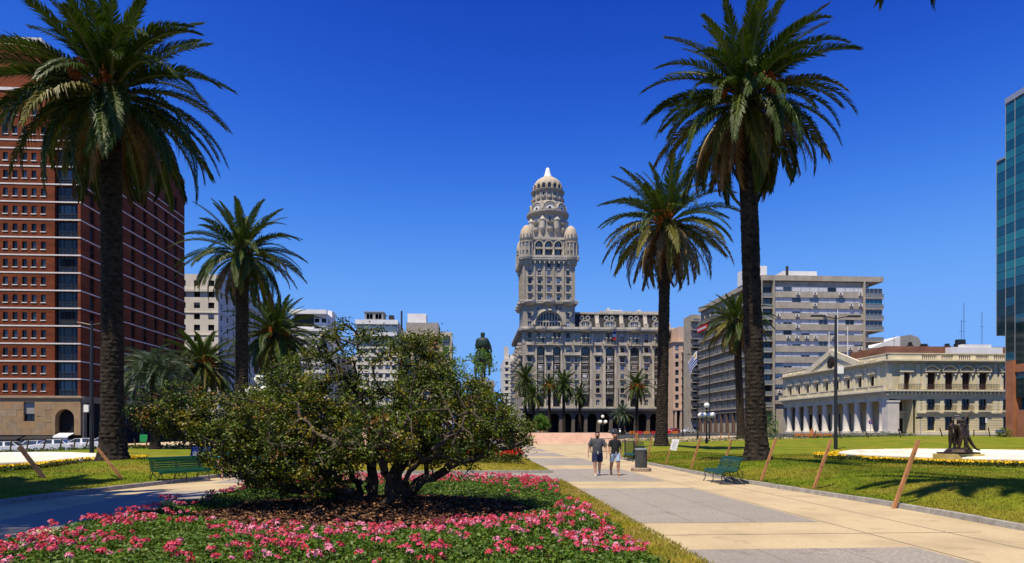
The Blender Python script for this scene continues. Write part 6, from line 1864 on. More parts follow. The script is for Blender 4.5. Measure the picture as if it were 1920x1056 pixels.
# wall set back inside the corner of the portico
mb = MB(Matrix.Translation((0, 2.4, 0))); wall(mb, 1.6, px_(1722), P0, zCap, [(3.0, 4.4, P0 + .3, 3.9), (3.1, 4.3, 5.3, 7.0)], .3); mb.build('portico_wall', 'palace', pal)
place('door', win_mesh(1.4, 2.6, 2, 3, .1, 'frame_dark', 'glass_dark'), pal, None, 3.7, 2.65, P0 + .3)
place('window', win_mesh(1.2, 1.7, 2, 2, .1, 'frame_dark', 'glass_dark'), pal, None, 3.7, 2.65, 5.3)
mb = MB(); mb.box(2.9, 4.6, 1.95, 2.39, 4.9, 5.15); mb.build('balcony_slab', 'palace_trim', pal)
# rusticated courses at ground level
mb = MB(); z = P0 + .4; xs = [px_(1718), wx[0] - .72, wx[0] + .72, wx[1] - .72, wx[1] + .72, wx[2] - .72, wx[2] + .72, wx[3] - .72, wx[3] + .72, wx[4] - .72]
while z < 4.6:
    for i in range(0, 10, 2): mb.box(xs[i] + .03, xs[i + 1] - .03, -.07, -.002, z, z + .34)
    z += .42
for z in (5.0, 5.5, 6.0, 6.5, 7.0):
    for a, b in ((px_(1719), px_(1733)), (px_(1860), px_(1873))): mb.box(a, b, -.14, -.0025, z, z + .40)
mb.build('rustic_block', 'palace', pal)
mb = MB(); xa = px_(1718)
mb.box(-.3, PW, -.35, .1, zEnt - .3, zEnt - .1); mb.box(-.3, PW, -.75, .1, zBal - .30, zBal); mb.box(0, PW, -.12, -.002, zCap, zEnt - .3)
mb.box(xa, PW, -.35, -.002, 4.75, 5.0); mb.box(xa, PW, -.25, -.003, P0, P0 + .5)
for k in range(40):
    x = .4 + k * (PW - .8) / 39; mb.box(x - .14, x + .14, -.6, -.02, zEnt - .1, zBal - .30)
for x in wx: mb.box(x - 1.2, x + 1.2, -.55, -.003, 5.02, 5.2)
mb.build('short_cornice_low', 'palace_trim', pal)
mb = MB(); mb.box(-.6, PW, -.95, .3, zCor + .2, zCor + .45); mb.box(-.4, PW, -.3, .3, zCor - .05, zCor + .2); mb.box(-.1, px_(1728), -.1, .3, zCor + .45, zPar - .1); mb.box(-.2, PW, -.2, .35, zPar - .1, zPar + .06)
for a in (1760, 1792, 1824, 1858, 1890): mb.box(px_(a) - .45, px_(a) + .45, -.11, .25, zCor + .45, zPar - .1)
mb.build('short_cornice_top', 'palace_trim', pal)
mb = MB(); x = px_(1728)
while x < PW: mb.box(x - .08, x + .08, -.02, .14, zCor + .45, zPar - .1); x += .36
mb.build('balustrade', 'palace_trim', pal)
mb = MB(); mb.box(px_(1728), PW, .15, .5, zCor + .45, zCor + .5); mb.build('gutter', 'shade_stone', pal)
for a, b, z in ((px_(1680), px_(1722), zBal), (px_(1733), px_(1802), zBal), (px_(1802), px_(1868), zBal), (px_(1880), px_(1900), zBal)) + tuple((x - 1.15, x + 1.15, 5.2) for x in wx):
    mb = MB(); y = -.68 if z > 8 else -.48
    mb.box(a, b, y - .03, y + .03, z + .9, z + .97); mb.box(a, b, y - .02, y + .02, z + .08, z + .13)
    n = int((b - a) / .28)
    for k in range(n + 1):
        x = a + k * (b - a) / n; mb.box(x - .022, x + .022, y - .02, y + .02, z, z + .9)
        if k < n: mb.bar((x, y, z + .15), (x + (b - a) / n, y, z + .85), .03)
    mb.build('balcony_rail', 'iron', pal)
mb = MB(); mb.box(.2, PW, .5, 1.0, zPar - 1.4, zPar - 1.2); mb.box(.3, PW, .6, PL - .2, zCor, zCor + .3); mb.box(PW - .1, PW, 0.5, PL, P0, zCor); mb.box(.1, PW, PL - .2, PL, P0, zCor); mb.build('roof', 'grey_block', pal)
# flag poles on the roof
for y, h in ((yc + 3.2, 8.5), (yc - 3.5, 8.5), (yc, 12.5)):
    mb = MB(); mb.tube([(.9, y, zCor), (.9, y, zCor + h)], .09, 8); mb.build('flag_pole', 'frame_white', pal)
# houses behind the palace
u0, v0, w, d, zt = blk(1660, 1990, None, 152, 649)
b10 = thing('brick_house', 'low house with a bare brick parapet behind the palace roof', 'building', (u0, v0, 0))
mb = MB(); mb.box(0, w, 0, 14, 1, zt); mb.build('wall', 'brick_roof', b10)
mb = MB(); mb.box(w * .33, w * .62, -2.2, -.4, zt - 2, zt - .4); mb.box(w * .40, w * .56, -2.0, -.5, zt - .4, zt + .3); mb.build('roof_terrace', 'white_clean', b10)
for k, (q, h, ww) in enumerate(((.17, 1.3, .8), (.24, .9, 1.6), (.38, 1.0, 1.0), (.44, 2.0, 2.4), (.74, 2.0, 1.6), (.80, 1.6, 1.0), (.87, 1.2, 1.4))):
    mb = MB(); mb.box(w * q, w * q + ww, 2, 3.2, zt, zt + h * .5); mb.box(w * q + .2, w * q + ww - .2, 2.1, 3.0, zt + h * .5, zt + h); mb.build('water_tank', 'iron', b10)
for q, h in ((.515, 11), (.50, 7), (.62, 9), (.11, 3)):
    mb = MB(); mb.tube([(w * q, 4, zt), (w * q, 4, zt + h)], .05, 5); mb.bar((w * q - .6, 4, zt + h * .6), (w * q + .6, 4, zt + h * .6), .05); mb.build('antenna', 'iron', b10)
u0, v0, w, d, zt = blk(1652, 1732, None, 185, 630)
b11 = thing('stone_house', 'white and rubble-stone attic block above the palace roofline', 'building', (u0, v0, 0))
mb = MB(); mb.extr([(-3, zt - 5.5), (w * .45, zt - 5.5), (w * .45, zt), (w * .05, zt - 1.8), (-3, zt - 3.4)], 0, 10); mb.box(-3, w, .5, 12, 1, zt - 5.4); mb.build('wall', 'white_clean', b11)
mb = MB(); mb.extr([(w * .45, zt - 5.5), (w, zt - 5.5), (w, zt - 3.5), (w * .88, zt - .3), (w * .7, zt + .4), (w * .45, zt)], .05, 10); mb.build('gable_wall', 'grey_block', b11)
for q in (.52, .78): place('window', win_mesh(2.6, 1.8, 2, 1, .1, 'frame_dark', 'glass_dark'), b11, None, w * q + 1.2, -.05, zt - 5.3)
for q in (.1, .2): place('window', win_mesh(.5, .7, 1, 1, .05, 'frame_dark', 'glass_dark'), b11, None, w * q, -.06, zt - 4)

# ------------------------------------------------------------------ glass office tower
GU, GV = gp(1869, 95)
glass = thing('glass_tower', 'teal glass office tower cut off by the right edge', 'building', (GU, GV, 0))
Mg = face_n(0, 0)
def vx(px): return GV - v_on(px, GU)
pwid, phei = 1.62, 1.30
def zg(py): return gz(py, 95)
zb, zm, ztp = zg(630), zg(305), zg(206)
PANES = [MB().box(.03, pwid - .03, -.02, .04, .03, phei - .03).mesh('glass_pane', g) for g in ('glass_teal_a', 'glass_teal_b', 'glass_teal_c', 'glass_black_green')]
ncol = 7
for i in range(ncol):
    x = i * pwid
    r0 = -7 if i >= 1 else 0
    r1 = int((ztp - zb) / phei) if i >= 1 else int((zm - zb) / phei)
    for j in range(r0, r1):
        if j % 3 == 2: k = 2
        else: k = WR.choice([0, 0, 1, 0])
        if j < 5: k = 3 if WR.random() < .75 else 2
        place('glass_pane', PANES[k], glass, Mg, x, 0, zb + j * phei)
mb = MB(Mg)
for i in range(ncol + 1):
    x = i * pwid; a = zb if i <= 0 else zb - 7 * phei; b = zm if i < 1 else ztp
    mb.box(x - .035, x + .035, -.08, .05, a, b)
    mb.box(x - .02, x + .02, -.081, -.02, a, b)
mb.build('mullion', 'frame_alu', glass)
mb = MB(Mg)
for j in range(-7, int((ztp - zb) / phei) + 1):
    x0 = pwid if (j < 0 or zb + j * phei > zm) else 0
    mb.box(x0, 50, -.035, .05, zb + j * phei - .022, zb + j * phei + .022)
mb.build('transom', 'frame_dark', glass)
mb = MB(Mg); mb.box(pwid * ncol, 50, 0, .05, zb - 7 * phei, ztp); mb.box(0, 50, .05, 20, zb, zm - .1); mb.box(pwid, 50, .06, 20, zb - 7 * phei, ztp - .1); mb.box(3.2, 50, .8, 20, 0.5, zb - 7 * phei); mb.build('core', 'glass_teal_c', glass)
mb = MB(Mg); mb.box(0 - .1, pwid, -.1, 20, zm, zm + .25); mb.box(pwid - .1, 50, -.1, 20, ztp, ztp + .8); mb.build('parapet', 'frame_alu', glass)
mb = MB(Mg)
mb.box(vx(1890), vx(1905), -.35, .8, .5, 11.6); mb.box(vx(1911), 50, -.3, .7, .5, 4.6); mb.box(vx(1905), 50, -.2, .75, 9.9, 11.0)
mb.build('portal', 'terracotta', glass)
# ================================================================== monument
def skin(name, joints, edges, mat, parent=None, sub=2, root=0, smooth=True, loc=None):
    """joints: list of (x,y,z,rx[,ry]); one continuous surface grown round the joints"""
    me = bpy.data.meshes.new(name)
    me.from_pydata([j[:3] for j in joints], edges, [])
    me.materials.append(M[mat])
    o = link(name, me, parent, loc)
    sm = o.modifiers.new('skin', 'SKIN'); sm.use_smooth_shade = True; sm.branch_smoothing = 0.6
    sv = me.skin_vertices[0].data
    for i, j in enumerate(joints):
        sv[i].radius = (j[3], j[4] if len(j) > 4 else j[3]); sv[i].use_root = (i == root)
    s = o.modifiers.new('subdivision', 'SUBSURF'); s.levels = sub; s.render_levels = sub
    return o
def chain(J, E, start, pts):
    last = start
    for p in pts:
        J.append(p); E.append((last, len(J) - 1)); last = len(J) - 1
    return last

mp = gp(905, 100)
mz = tz(*mp)
ped = thing('pedestal', 'tall granite pedestal under the mounted statue', 'pedestal', (mp[0], mp[1], mz))
hp = gz(716, 100) - mz
for k, (a, z0, z1) in enumerate(((4.2, 0, .8), (3.4, .8, 1.6), (2.6, 1.6, hp - .8), (2.9, hp - .8, hp - .35), (2.7, hp - .35, hp))):
    mb = MB(); mb.box(-a * .62, a * .62, -a, a, z0 + (0.003 if k else 0), z1); mb.build('granite_tier', 'granite_grey', ped)
st = thing('equestrian_statue', 'green bronze rider in a cape on a horse, seen from behind', 'statue', (mp[0], mp[1], mz + hp - .02), R(-14))
K = 2.98
def sc(L): return [tuple(c * K for c in p) for p in L]
J = [(0, -.62, 1.33, .31, .30)]; E = []
b = chain(J, E, 0, [(0, -.1, 1.30, .34), (0, .45, 1.32, .30)])
nk = chain(J, E, b, [(0, .72, 1.55, .20), (0, .95, 1.88, .14), (0, 1.05, 2.08, .12), (0, 1.25, 2.0, .10), (0, 1.45, 1.82, .07)])
chain(J, E, 0, [(0, -.90, 1.42, .09), (.02, -1.04, 1.15, .11), (.03, -1.08, .75, .09), (.02, -1.05, .45, .04)])
chain(J, E, 0, [(-.19, -.62, 1.12, .20), (-.20, -.46, .82, .13), (-.20, -.74, .52, .075), (-.19, -.66, .14, .052), (-.19, -.60, .02, .07)])
chain(J, E, 0, [(.19, -.62, 1.12, .20), (.21, -.40, .84, .13), (.22, -.60, .54, .075), (.22, -.46, .16, .052), (.22, -.40, .02, .07)])
chain(J, E, b, [(-.17, .50, 1.05, .13), (-.17, .55, .60, .07), (-.17, .52, .14, .05), (-.17, .56, .02, .07)])
chain(J, E, b, [(.17, .55, 1.08, .13), (.17, .85, .85, .075), (.17, .80, .50, .05), (.17, .74, .38, .06)])
skin('horse', sc(J), E, 'verdigris', st)
J = [(0, -.05, 1.66, .20, .16)]; E = []
c = chain(J, E, 0, [(0, -.06, 1.90, .19, .15), (0, -.03, 2.10, .20, .14)])
chain(J, E, c, [(0, 0, 2.28, .085), (0, .01, 2.37, .12), (0, .01, 2.47, .13), (0, .01, 2.55, .10)])
chain(J, E, 0, [(-.30, .10, 1.52, .12), (-.40, .22, 1.18, .085), (-.41, .12, .86, .06), (-.41, .26, .80, .05)])
chain(J, E, 0, [(.30, .10, 1.52, .12), (.40, .22, 1.18, .085), (.41, .12, .86, .06), (.41, .26, .80, .05)])
chain(J, E, c, [(-.26, -.02, 2.10, .09), (-.36, .05, 1.86, .07), (-.26, .28, 1.72, .055), (-.20, .38, 1.72, .05)])
chain(J, E, c, [(.26, -.02, 2.10, .09), (.38, .02, 1.84, .07), (.44, .02, 1.60, .055), (.46, .06, 1.50, .05)])
skin('rider', sc(J), E, 'verdigris', st)
mb = MB()        # cape over shoulders and back, with folds
seg = 28; prof = [(.10, 2.25), (.26, 2.19), (.31, 2.08), (.29, 1.92), (.31, 1.68)]
vs = []
for r_, z in prof:
    for k in range(seg + 1):
        a = R(150) + R(240) * k / seg
        f = 1 + .09 * math.sin(k * 1.9) * (2.3 - z) * 1.6
        vs.append((r_ * f * math.cos(a) * K * 1.04, (r_ * f * .62 * math.sin(a) - .05) * K, z * K))
fs = [(i * (seg + 1) + k, i * (seg + 1) + k + 1, (i + 1) * (seg + 1) + k + 1, (i + 1) * (seg + 1) + k) for i in range(4) for k in range(seg)]
mb.add(vs, fs); o = mb.build('cape', 'verdigris', st, smooth=True); md = o.modifiers.new('solid', 'SOLIDIFY'); md.thickness = .08
mb = MB(); mb.box(-.28 * K, .28 * K, -.9 * K, .95 * K, -.06, .03); mb.build('plinth', 'verdigris', st)

# low granite slabs of the sunken monument
def slab(label, u0, u1, v0, v1, h, sl, mat):
    t = thing('granite_slab', label, 'slab')
    mb = MB()
    mb.add([(u0, v0, -.02), (u1, v0, -.02), (u1, v1, -.02), (u0, v1, -.02), (u0 + sl, v0 + sl * .35, h), (u1 - sl, v0 + sl * .35, h), (u1 - sl, v1 - sl, h), (u0 + sl, v1 - sl, h)],
           [(4, 5, 6, 7), (0, 1, 5, 4), (1, 2, 6, 5), (2, 3, 7, 6), (3, 0, 4, 7)])
    mb.build('block', mat, t); return t
slab('long low pink granite slab across the far end of the walk', -26, 20.2, 86.8, 96, 1.42, 1.6, 'granite_pink')
slab('dark grey sloping granite slab behind the red flower plot', -8.5, 4.2, 51.5, 74, .78, 1.0, 'granite_dark')

# ================================================================== benches
def bench(label, pos, z, rz, L=1.95, mat='green_paint', group='green slatted benches'):
    t = thing('park_bench', label, 'bench', (pos[0], pos[1], z), rz, group)
    prof = [(-.035, .385), (.00, .435), (.075, .452), (.15, .452), (.225, .447), (.30, .440), (.375, .438), (.445, .462), (.49, .525), (.515, .60), (.535, .675), (.56, .75), (.60, .825), (.665, .875), (.735, .885)]
    for i, (d, zz) in enumerate(prof):
        a = prof[max(0, i - 1)]; b = prof[min(len(prof) - 1, i + 1)]
        tv = Vector((0, b[0] - a[0], b[1] - a[1])).normalized(); nv = Vector((0, -tv.z, tv.y))
        mb = MB(); c = Vector((0, d, zz)); s = tv * .029; n = nv * .013
        vs = []
        for x in (-L / 2, L / 2):
            for i1, i2 in ((-1, -1), (1, -1), (1, 1), (-1, 1)):
                p = c + s * i1 + n * i2; vs.append((x, p.y, p.z))
        mb.add(vs, [(0, 1, 2, 3), (7, 6, 5, 4), (0, 4, 5, 1), (1, 5, 6, 2), (2, 6, 7, 3), (3, 7, 4, 0)])
        mb.build('slat', mat, t)
    for x in (-L / 2 + .10, 0, L / 2 - .10):
        mb = MB()
        mb.tube([(x, d + .0, zz - .022) if d < .45 else (x, d + .022, zz) for d, zz in prof], .016, 6)
        mb.tube([(x, .02, .42), (x, -.04, .30), (x, -.03, .12), (x, -.10, .0)], .017, 6)
        mb.tube([(x, .47, .48), (x, .55, .30), (x, .66, .12), (x, .74, .0)], .017, 6)
        mb.tube([(x, .02, .36), (x, .18, .22), (x, .34, .22), (x, .50, .36)], .012, 6)
        mb.tube([(x, .52, .60), (x, .66, .40), (x, .68, .14)], .012, 6)
        for c_ in (.14, .38): mb.tube([(x, c_ + .05 * math.cos(q * .6), .31 + .05 * math.sin(q * .6)) for q in range(10)], .008, 5)
        mb.build('leg', 'iron', t)
    return t
def gl(px, py):
    z = .3
    for _ in range(12):
        Y = (CH - z) * CF / (py - HY); u, v = gp(px, Y); z = lawn_z(u, v)
    return u, v, z, Y
p = gp(1352, 22.9); bench('green slatted bench by the kerb under the tallest right palm', (p[0] - .25, p[1]), 0, R(-90) + R(-2))
p = gp(345, 23.0); bench('dark green slatted bench by the left kerb, half in shade', (p[0] + .1, p[1] - .1), 0, R(56))
p = gp(1180, 38.6); bench('green slatted bench behind the litter bin, seen nearly end on', (p[0], p[1]), 0, R(-90) + R(3))
p = gp(452, 25.6); bench('bench behind the spreading tree with a person on it', (p[0], p[1]), 0.0, R(20))

# ================================================================== people
def person(label, pos, rz, h, build, skinmat, tee, shorts, shoe, step, arm, hairstyle=0, seated=False, z=0.0):
    t = thing('person', label, 'person', (pos[0], pos[1], z), rz, None)
    k = h / 1.78; b = build
    def P(x, y, z_, r, r2=None): return (x * k, y * k, z_ * k, r * k, (r2 or r) * k)
    sL, sR = step     # forward offsets of the two feet (front is -y)
    hip = .92; kn = {}
    J = [P(0, 0, .95, .15 * b, .115 * b)]; E = []
    ch = chain(J, E, 0, [P(0, -.01, 1.10, .145 * b, .12 * b), P(0, 0, 1.28, .165 * b, .12 * b), P(0, .01, 1.40, .15 * b, .10 * b)])
    nk = chain(J, E, ch, [P(0, .0, 1.49, .066, .066), P(0, -.015, 1.55, .080, .086), P(0, -.02, 1.635, .094, .110), P(0, -.01, 1.72, .078, .094)])
    legs = {}
    for sg, st_ in ((-1, sL), (1, sR)):
        if seated:
            pts = [P(sg * .11, -.02, .90, .095 * b), P(sg * .14, -.44, .93, .068), P(sg * .14, -.46, .62, .05), P(sg * .14, -.44, .52, .036), P(sg * .15, -.60, .49, .034)]
        else:
            pts = [P(sg * .095, -.01 + st_ * -.05, .86, .098 * b), P(sg * .105, -st_ * .5 - .05 * (st_ > 0), .50, .074), P(sg * .10, -st_ * .85 + .03, .33, .070), P(sg * .10, -st_, .09 + (.04 if st_ < 0 else 0), .038), P(sg * .115, -st_ - .10, .045, .036, .030), P(sg * .12, -st_ - .16, .035, .028, .02)]
        legs[sg] = pts
        chain(J, E, 0, pts)
    arms = {}
    for sg, sw in ((-1, arm[0]), (1, arm[1])):
        pts = [P(sg * .19 * (1 + (b - 1) * .6), .01, 1.415, .062 * b), P(sg * .265 * b, .02 - sw * .1, 1.16, .046 * b), P(sg * .29 * b, -.04 - sw * .25, .96, .038), P(sg * .295 * b, -.07 - sw * .3, .885, .026)]
        arms[sg] = pts
        w = chain(J, E, ch, pts)
        pw = pts[-1]
        pm = (pw[0], pw[1] - .01, pw[2] - .05 * k, .030 * k, .018 * k)
        q = chain(J, E, w, [pm])
        for f in range(4):
            dx = (f - 1.5) * .017 * k; ln = (.072, .085, .080, .062)[f] * k
            chain(J, E, q, [(pm[0] + dx * .5 * -sg, pm[1] + dx, pm[2] - .04 * k, .0095 * k), (pm[0] + dx * .5 * -sg - sg * .012, pm[1] + dx * 1.1 - .008, pm[2] - .04 * k - ln * .55, .0088 * k), (pm[0] - sg * .024, pm[1] + dx * 1.1 - .01, pm[2] - .04 * k - ln, .0078 * k)])
        chain(J, E, q, [(pm[0] - sg * .015, pm[1] - .030 * k, pm[2] - .012 * k, .010 * k), (pm[0] - sg * .018, pm[1] - .042 * k, pm[2] - .045 * k, .009 * k)])
    body = skin('body', J, E, skinmat, t)
    # shirt and shorts: cloth lofted round the body
    def loft(mb, rings, seg=16):
        n0 = len(mb.v); vs = []; fs = []
        for (x, y, zz, rx, ry) in rings:
            for q in range(seg):
                an = 2 * math.pi * q / seg; w = 1 + .05 * mnoise.noise((math.cos(an) * 2.2 + x * 9, math.sin(an) * 2.2, zz * 9))
                vs.append(((x + rx * math.cos(an) * w) * k, (y + ry * math.sin(an) * w) * k, zz * k))
        for i in range(len(rings) - 1):
            for q in range(seg):
                q2 = (q + 1) % seg; fs.append((i * seg + q, i * seg + q2, (i + 1) * seg + q2, (i + 1) * seg + q))
        mb.add(vs, fs)
    lo = .90 if not seated else .95
    mb = MB()
    loft(mb, [(0, -.005, lo, .172 * b, .140 * b), (0, -.012, .99, .168 * b, .142 * b), (0, -.014, 1.10, .163 * b, .142 * b), (0, -.006, 1.22, .176 * b, .142 * b), (0, .0, 1.33, .190 * b, .136 * b), (0, .005, 1.41, .205 * b, .118 * b), (0, .005, 1.462, .178 * b, .100), (0, .002, 1.495, .088, .084)])
    for sg in (-1, 1):
        a0, a1 = arms[sg][0], arms[sg][1]
        p0 = Vector(a0[:3]) + Vector((-sg * .045 * k, 0, .020 * k)); p1 = Vector(a0[:3]) + (Vector(a1[:3]) - Vector(a0[:3])) * .80
        mb.tube([p0, p0.lerp(p1, .25), p0.lerp(p1, .6), p1], [.078 * k * b, .084 * k * b, .076 * k * b, .078 * k * b], 12, cap=False)
    mb.build('t_shirt', tee, t, smooth=True)
    mb = MB()
    if not seated: loft(mb, [(0, 0, .985, .158 * b, .128 * b), (0, 0, .92, .168 * b, .132 * b), (0, 0, .84, .176 * b, .132 * b), (0, 0, .80, .150 * b, .10 * b)])
    for sg in (-1, 1):
        pts = legs[sg]; A0 = Vector(pts[0][:3]); A1 = Vector(pts[1][:3])
        mb.tube([A0 + Vector((0, 0, .03 * k)), A0.lerp(A1, .3), A0.lerp(A1, .78)], [.102 * k * b, .106 * k * b, .104 * k * b], 14, cap=False)
    mb.build('shorts', shorts, t, smooth=True)
    mb = MB()
    for x in (-.006, .006): mb.tube([(x * k, -.148 * k * b, .985 * k), (x * 3 * k, -.165 * k * b, .92 * k), (x * 5 * k, -.160 * k * b, .86 * k)], .007 * k, 5)
    if not seated: mb.build('drawstring', 'flag_white', t)
    # shoes
    for sg in (-1, 1):
        a = legs[sg][-3 if not seated else -2]
        mb = MB(); x, y = a[0], a[1] - .03; zz = max(0, a[2] - .075 * k)
        vs = []
        for (yy, hw, ht) in ((.09, .030, .055), (.05, .042, .075), (-.02, .045, .07), (-.10, .050, .05), (-.155, .040, .035), (-.18, .015, .02)):
            for q in range(8):
                an = math.pi * q / 7; vs.append((x + hw * math.cos(an) * k, y + yy * k, zz + ht * math.sin(an) * k))
        fs = [(i * 8 + q, i * 8 + q + 1, (i + 1) * 8 + q + 1, (i + 1) * 8 + q) for i in range(5) for q in range(7)] + [tuple(range(8)), tuple(range(47, 39, -1))]
        mb.add(vs, fs); mb.build('shoe', shoe, t, smooth=True)
    # head: hair, beard, eyes, nose, ears
    hc = Vector((0, -.012 * k, 1.655 * k)); rr_ = .094 * k
    def cap(z0, z1, front, grow, name, mat):
        vs = []; fs = []; n1, n2 = 20, 8
        for i in range(n2 + 1):
            ph = z0 + (z1 - z0) * i / n2
            for j in range(n1):
                a = 2 * math.pi * j / n1
                x = math.sin(ph) * math.sin(a); y = math.sin(ph) * math.cos(a); zc = math.cos(ph)
                if front and y < -.12 and zc < .62: x, y, zc = .785 * math.sin(a), .785 * math.cos(a), .62
                wob = 1 + .035 * mnoise.noise((x * 4, y * 4, zc * 4))
                vs.append((hc.x + x * .092 * k * grow * wob, hc.y + y * .110 * k * grow * wob, hc.z + zc * .112 * k * grow * wob))
        for i in range(n2):
            for j in range(n1):
                j2 = (j + 1) % n1; fs.append((i * n1 + j, i * n1 + j2, (i + 1) * n1 + j2, (i + 1) * n1 + j))
        MB().add(vs, fs).build(name, mat, t, smooth=True)
    cap(.01, 1.62, True, 1.04, 'hair', 'hair')
    mb = MB(); vs = []
    for i in range(5):
        zz = 1.578 - .013 * i
        for j in range(9):
            a = R(-90) + R(-58 + 116 * j / 8)
            g = 1.04 - .03 * i
            vs.append((hc.x + .083 * k * g * math.cos(a), hc.y + .100 * k * g * math.sin(a), (zz + .012 * abs(j - 4) / 4) * k))
    mb.add(vs, [(i * 9 + j, i * 9 + j + 1, (i + 1) * 9 + j + 1, (i + 1) * 9 + j) for i in range(4) for j in range(8)])
    o = mb.build('beard', 'beard', t, smooth=True); md = o.modifiers.new('solid', 'SOLIDIFY'); md.thickness = .012
    for sg in (-1, 1):
        mb = MB(); mb.lathe([(.001, -.012), (.011, -.006), (.013, 0), (.011, .006), (.001, .012)], 8); o = mb.build('eye', 'hair', t); o.location = (sg * .034 * k, hc.y - .100 * k, 1.655 * k)
        mb = MB(); mb.lathe([(.004, -.03), (.014, -.02), (.018, .005), (.012, .028), (.002, .033)], 8); o = mb.build('ear', skinmat, t); o.location = (sg * .090 * k, hc.y + .012 * k, 1.64 * k)
    mb = MB(); mb.add([(-.016 * k, hc.y - .098 * k, 1.615 * k), (.016 * k, hc.y - .098 * k, 1.615 * k), (0, hc.y - .132 * k, 1.620 * k), (-.008 * k, hc.y - .100 * k, 1.660 * k), (.008 * k, hc.y - .100 * k, 1.660 * k)], [(0, 1, 2), (0, 2, 3), (1, 4, 2), (2, 4, 3)]); mb.build('nose', skinmat, t)
    return t
mk('beard', (0.045, 0.028, 0.018), (0.028, 0.018, 0.012), sc=30, rough=0.8); mk('shoe_white', (0.72, 0.71, 0.69), (0.6, 0.59, 0.57), sc=5); mk('sandal', (0.20, 0.11, 0.06), (0.14, 0.08, 0.045), sc=5)
Yp = 26.4
p = gp(1120, Yp); person('bearded man in grey T-shirt and navy shorts walking toward the viewer', p, R(-6), 1.79, 1.22, 'skin', 'tee_grey', 'shorts_navy', 'shoe_white', (.17, -.20), (-.15, .25))
p = gp(1153, Yp + .15); person('man in black T-shirt and pale blue shorts walking beside his companion', p, R(7), 1.75, .98, 'skin_dark', 'tee_black', 'shorts_pale', 'sandal', (-.20, .15), (.35, -.25))
p = gp(424, 25.5); person('seated person in teal top and red shorts behind the tree', (p[0], p[1] - .0), R(20), 1.7, 1.0, 'skin', 'cloth_teal', 'cloth_red', 'sign_black', (0, 0), (.3, .3), seated=True, z=-.40)

# ================================================================== litter bin, sign, stakes
p = gp(1202, 29.3); t = thing('litter_bin', 'dark grey cylindrical litter bin on a round stone base by the walk', 'bin', (p[0], p[1], 0))
mb = MB(); mb.lathe([(.45, 0), (.45, .12), (.42, .16), (.05, .165)], 28); mb.build('base', 'concrete_base', t)
mb = MB(); seg = 48; vs = []
for z in (.16, .94):
    for k in range(seg):
        r_ = .262 + .007 * (k % 2); a = 2 * math.pi * k / seg; vs.append((r_ * math.cos(a), r_ * math.sin(a), z))
mb.add(vs, [(k, (k + 1) % seg, seg + (k + 1) % seg, seg + k) for k in range(seg)]); mb.build('body', 'bin_grey', t)
mb = MB(); mb.lathe([(.262, .935), (.285, .95), (.285, 1.0), (.255, 1.02), (.19, 1.02), (.19, .90)], 32); mb.build('rim', 'steel', t)

def stake(label, px0, py0, px1, py1, mat='wood_post', w=.072, far=None, group='leaning wooden stakes', extra=0.0):
    if far is None: u, v, z, Y = gl(px0, py0)
    else:
        Y = far; u, v = gp(px0, Y); z = gz(py0, Y)
    u1, v1 = gp(px1, Y); z1 = gz(py1, Y)
    t = thing('wooden_stake', label, 'stake', (u, v, z), 0, group)
    mb = MB(); a = Vector((0, 0, -.12)); b = Vector((u1 - u, v1 - v, z1 - z))
    mb.bar(a, b, w, w, 0, (0, 1, 0)); mb.build('post', mat, t)
    mb = MB(); d = b.normalized()
    mb.bar(b - d * .004, b + d * .012, w * .8, w * .8, 0, (0, 1, 0)); mb.build('cut_end', 'wood_dark' if mat == 'wood_dark' else 'wood_post', t)
    for f in (.45, .8):
        q = b * f; mb = MB(); mb.bar(q + Vector((0, -w * .5 - .012, 0)), q + Vector((0, -w * .5, 0)), .02); mb.build('nail', 'iron', t)
    return (u, v, z, Y)
stake('nearest leaning stake on the right lawn, close to the kerb', 1675, 945, 1722, 826)
stake('leaning stake left of the white basin, second nearest on the right', 1523, 917, 1558, 825)
stake('leaning stake at the right of the thickest palm trunk', 1424, 903, 1455, 823)
stake('leaning stake just left of the green kerbside bench', 1294, 878, 1314, 820)
stake('leaning stake rising behind the green kerbside bench', 1358, 862, 1372, 825)
stake('upright thick stake behind the litter bin', 1191, 860, 1194, 812, w=.14)
stake('thin leaning stake between the litter bin and a palm trunk', 1212, 864, 1223, 818)
stake('leaning stake coloured dark for shade at the far left, in front of the basin', 88, 912, 37, 838, 'wood_dark', .10)  # same wood as its neighbours; the darker material paints in the shade on it
stake('bare wooden stake leaning left beside the tall left palm', 234, 903, 183, 841)
for k, (a, b, c, d) in enumerate(((1525, 820, 1530, 807), (1578, 821, 1572, 805), (1630, 823, 1622, 806), (1691, 825, 1684, 804), (1768, 820, 1762, 803), (1826, 817, 1826, 806), (1858, 825, 1853, 802), (1350, 826, 1352, 812), (1365, 826, 1367, 812))):
    stake(('%s of the far stakes at the back of the right lawn, counted from the left' % ('first second third fourth fifth sixth seventh eighth ninth'.split()[(k + 2) % 9])) if k < 9 else '', a, b, c, d, 'wood_dark' if k < 7 else 'wood_post', .09, 77.0 if k < 7 else 72)
for k, (a, b, c, d) in enumerate(((19, 844, 22, 824), (50, 842, 54, 824), (81, 841, 86, 824), (112, 841, 116, 824), (138, 841, 141, 824), (159, 841, 165, 825), (183, 840, 189, 826), (230, 836, 234, 823), (254, 836, 252, 823), (274, 836, 276, 824))):
    stake('%s of the thin stakes before the parked cars, counted from the left' % 'first second third fourth fifth sixth seventh eighth ninth tenth'.split()[k], a, b, c, d, 'wood_dark', .09, 59.5)
u, v, z, Y = gl(1247, 872)
t = thing('notice_board', 'white notice sheet on a slim leaning stake beside the walk', 'sign', (u, v, z))
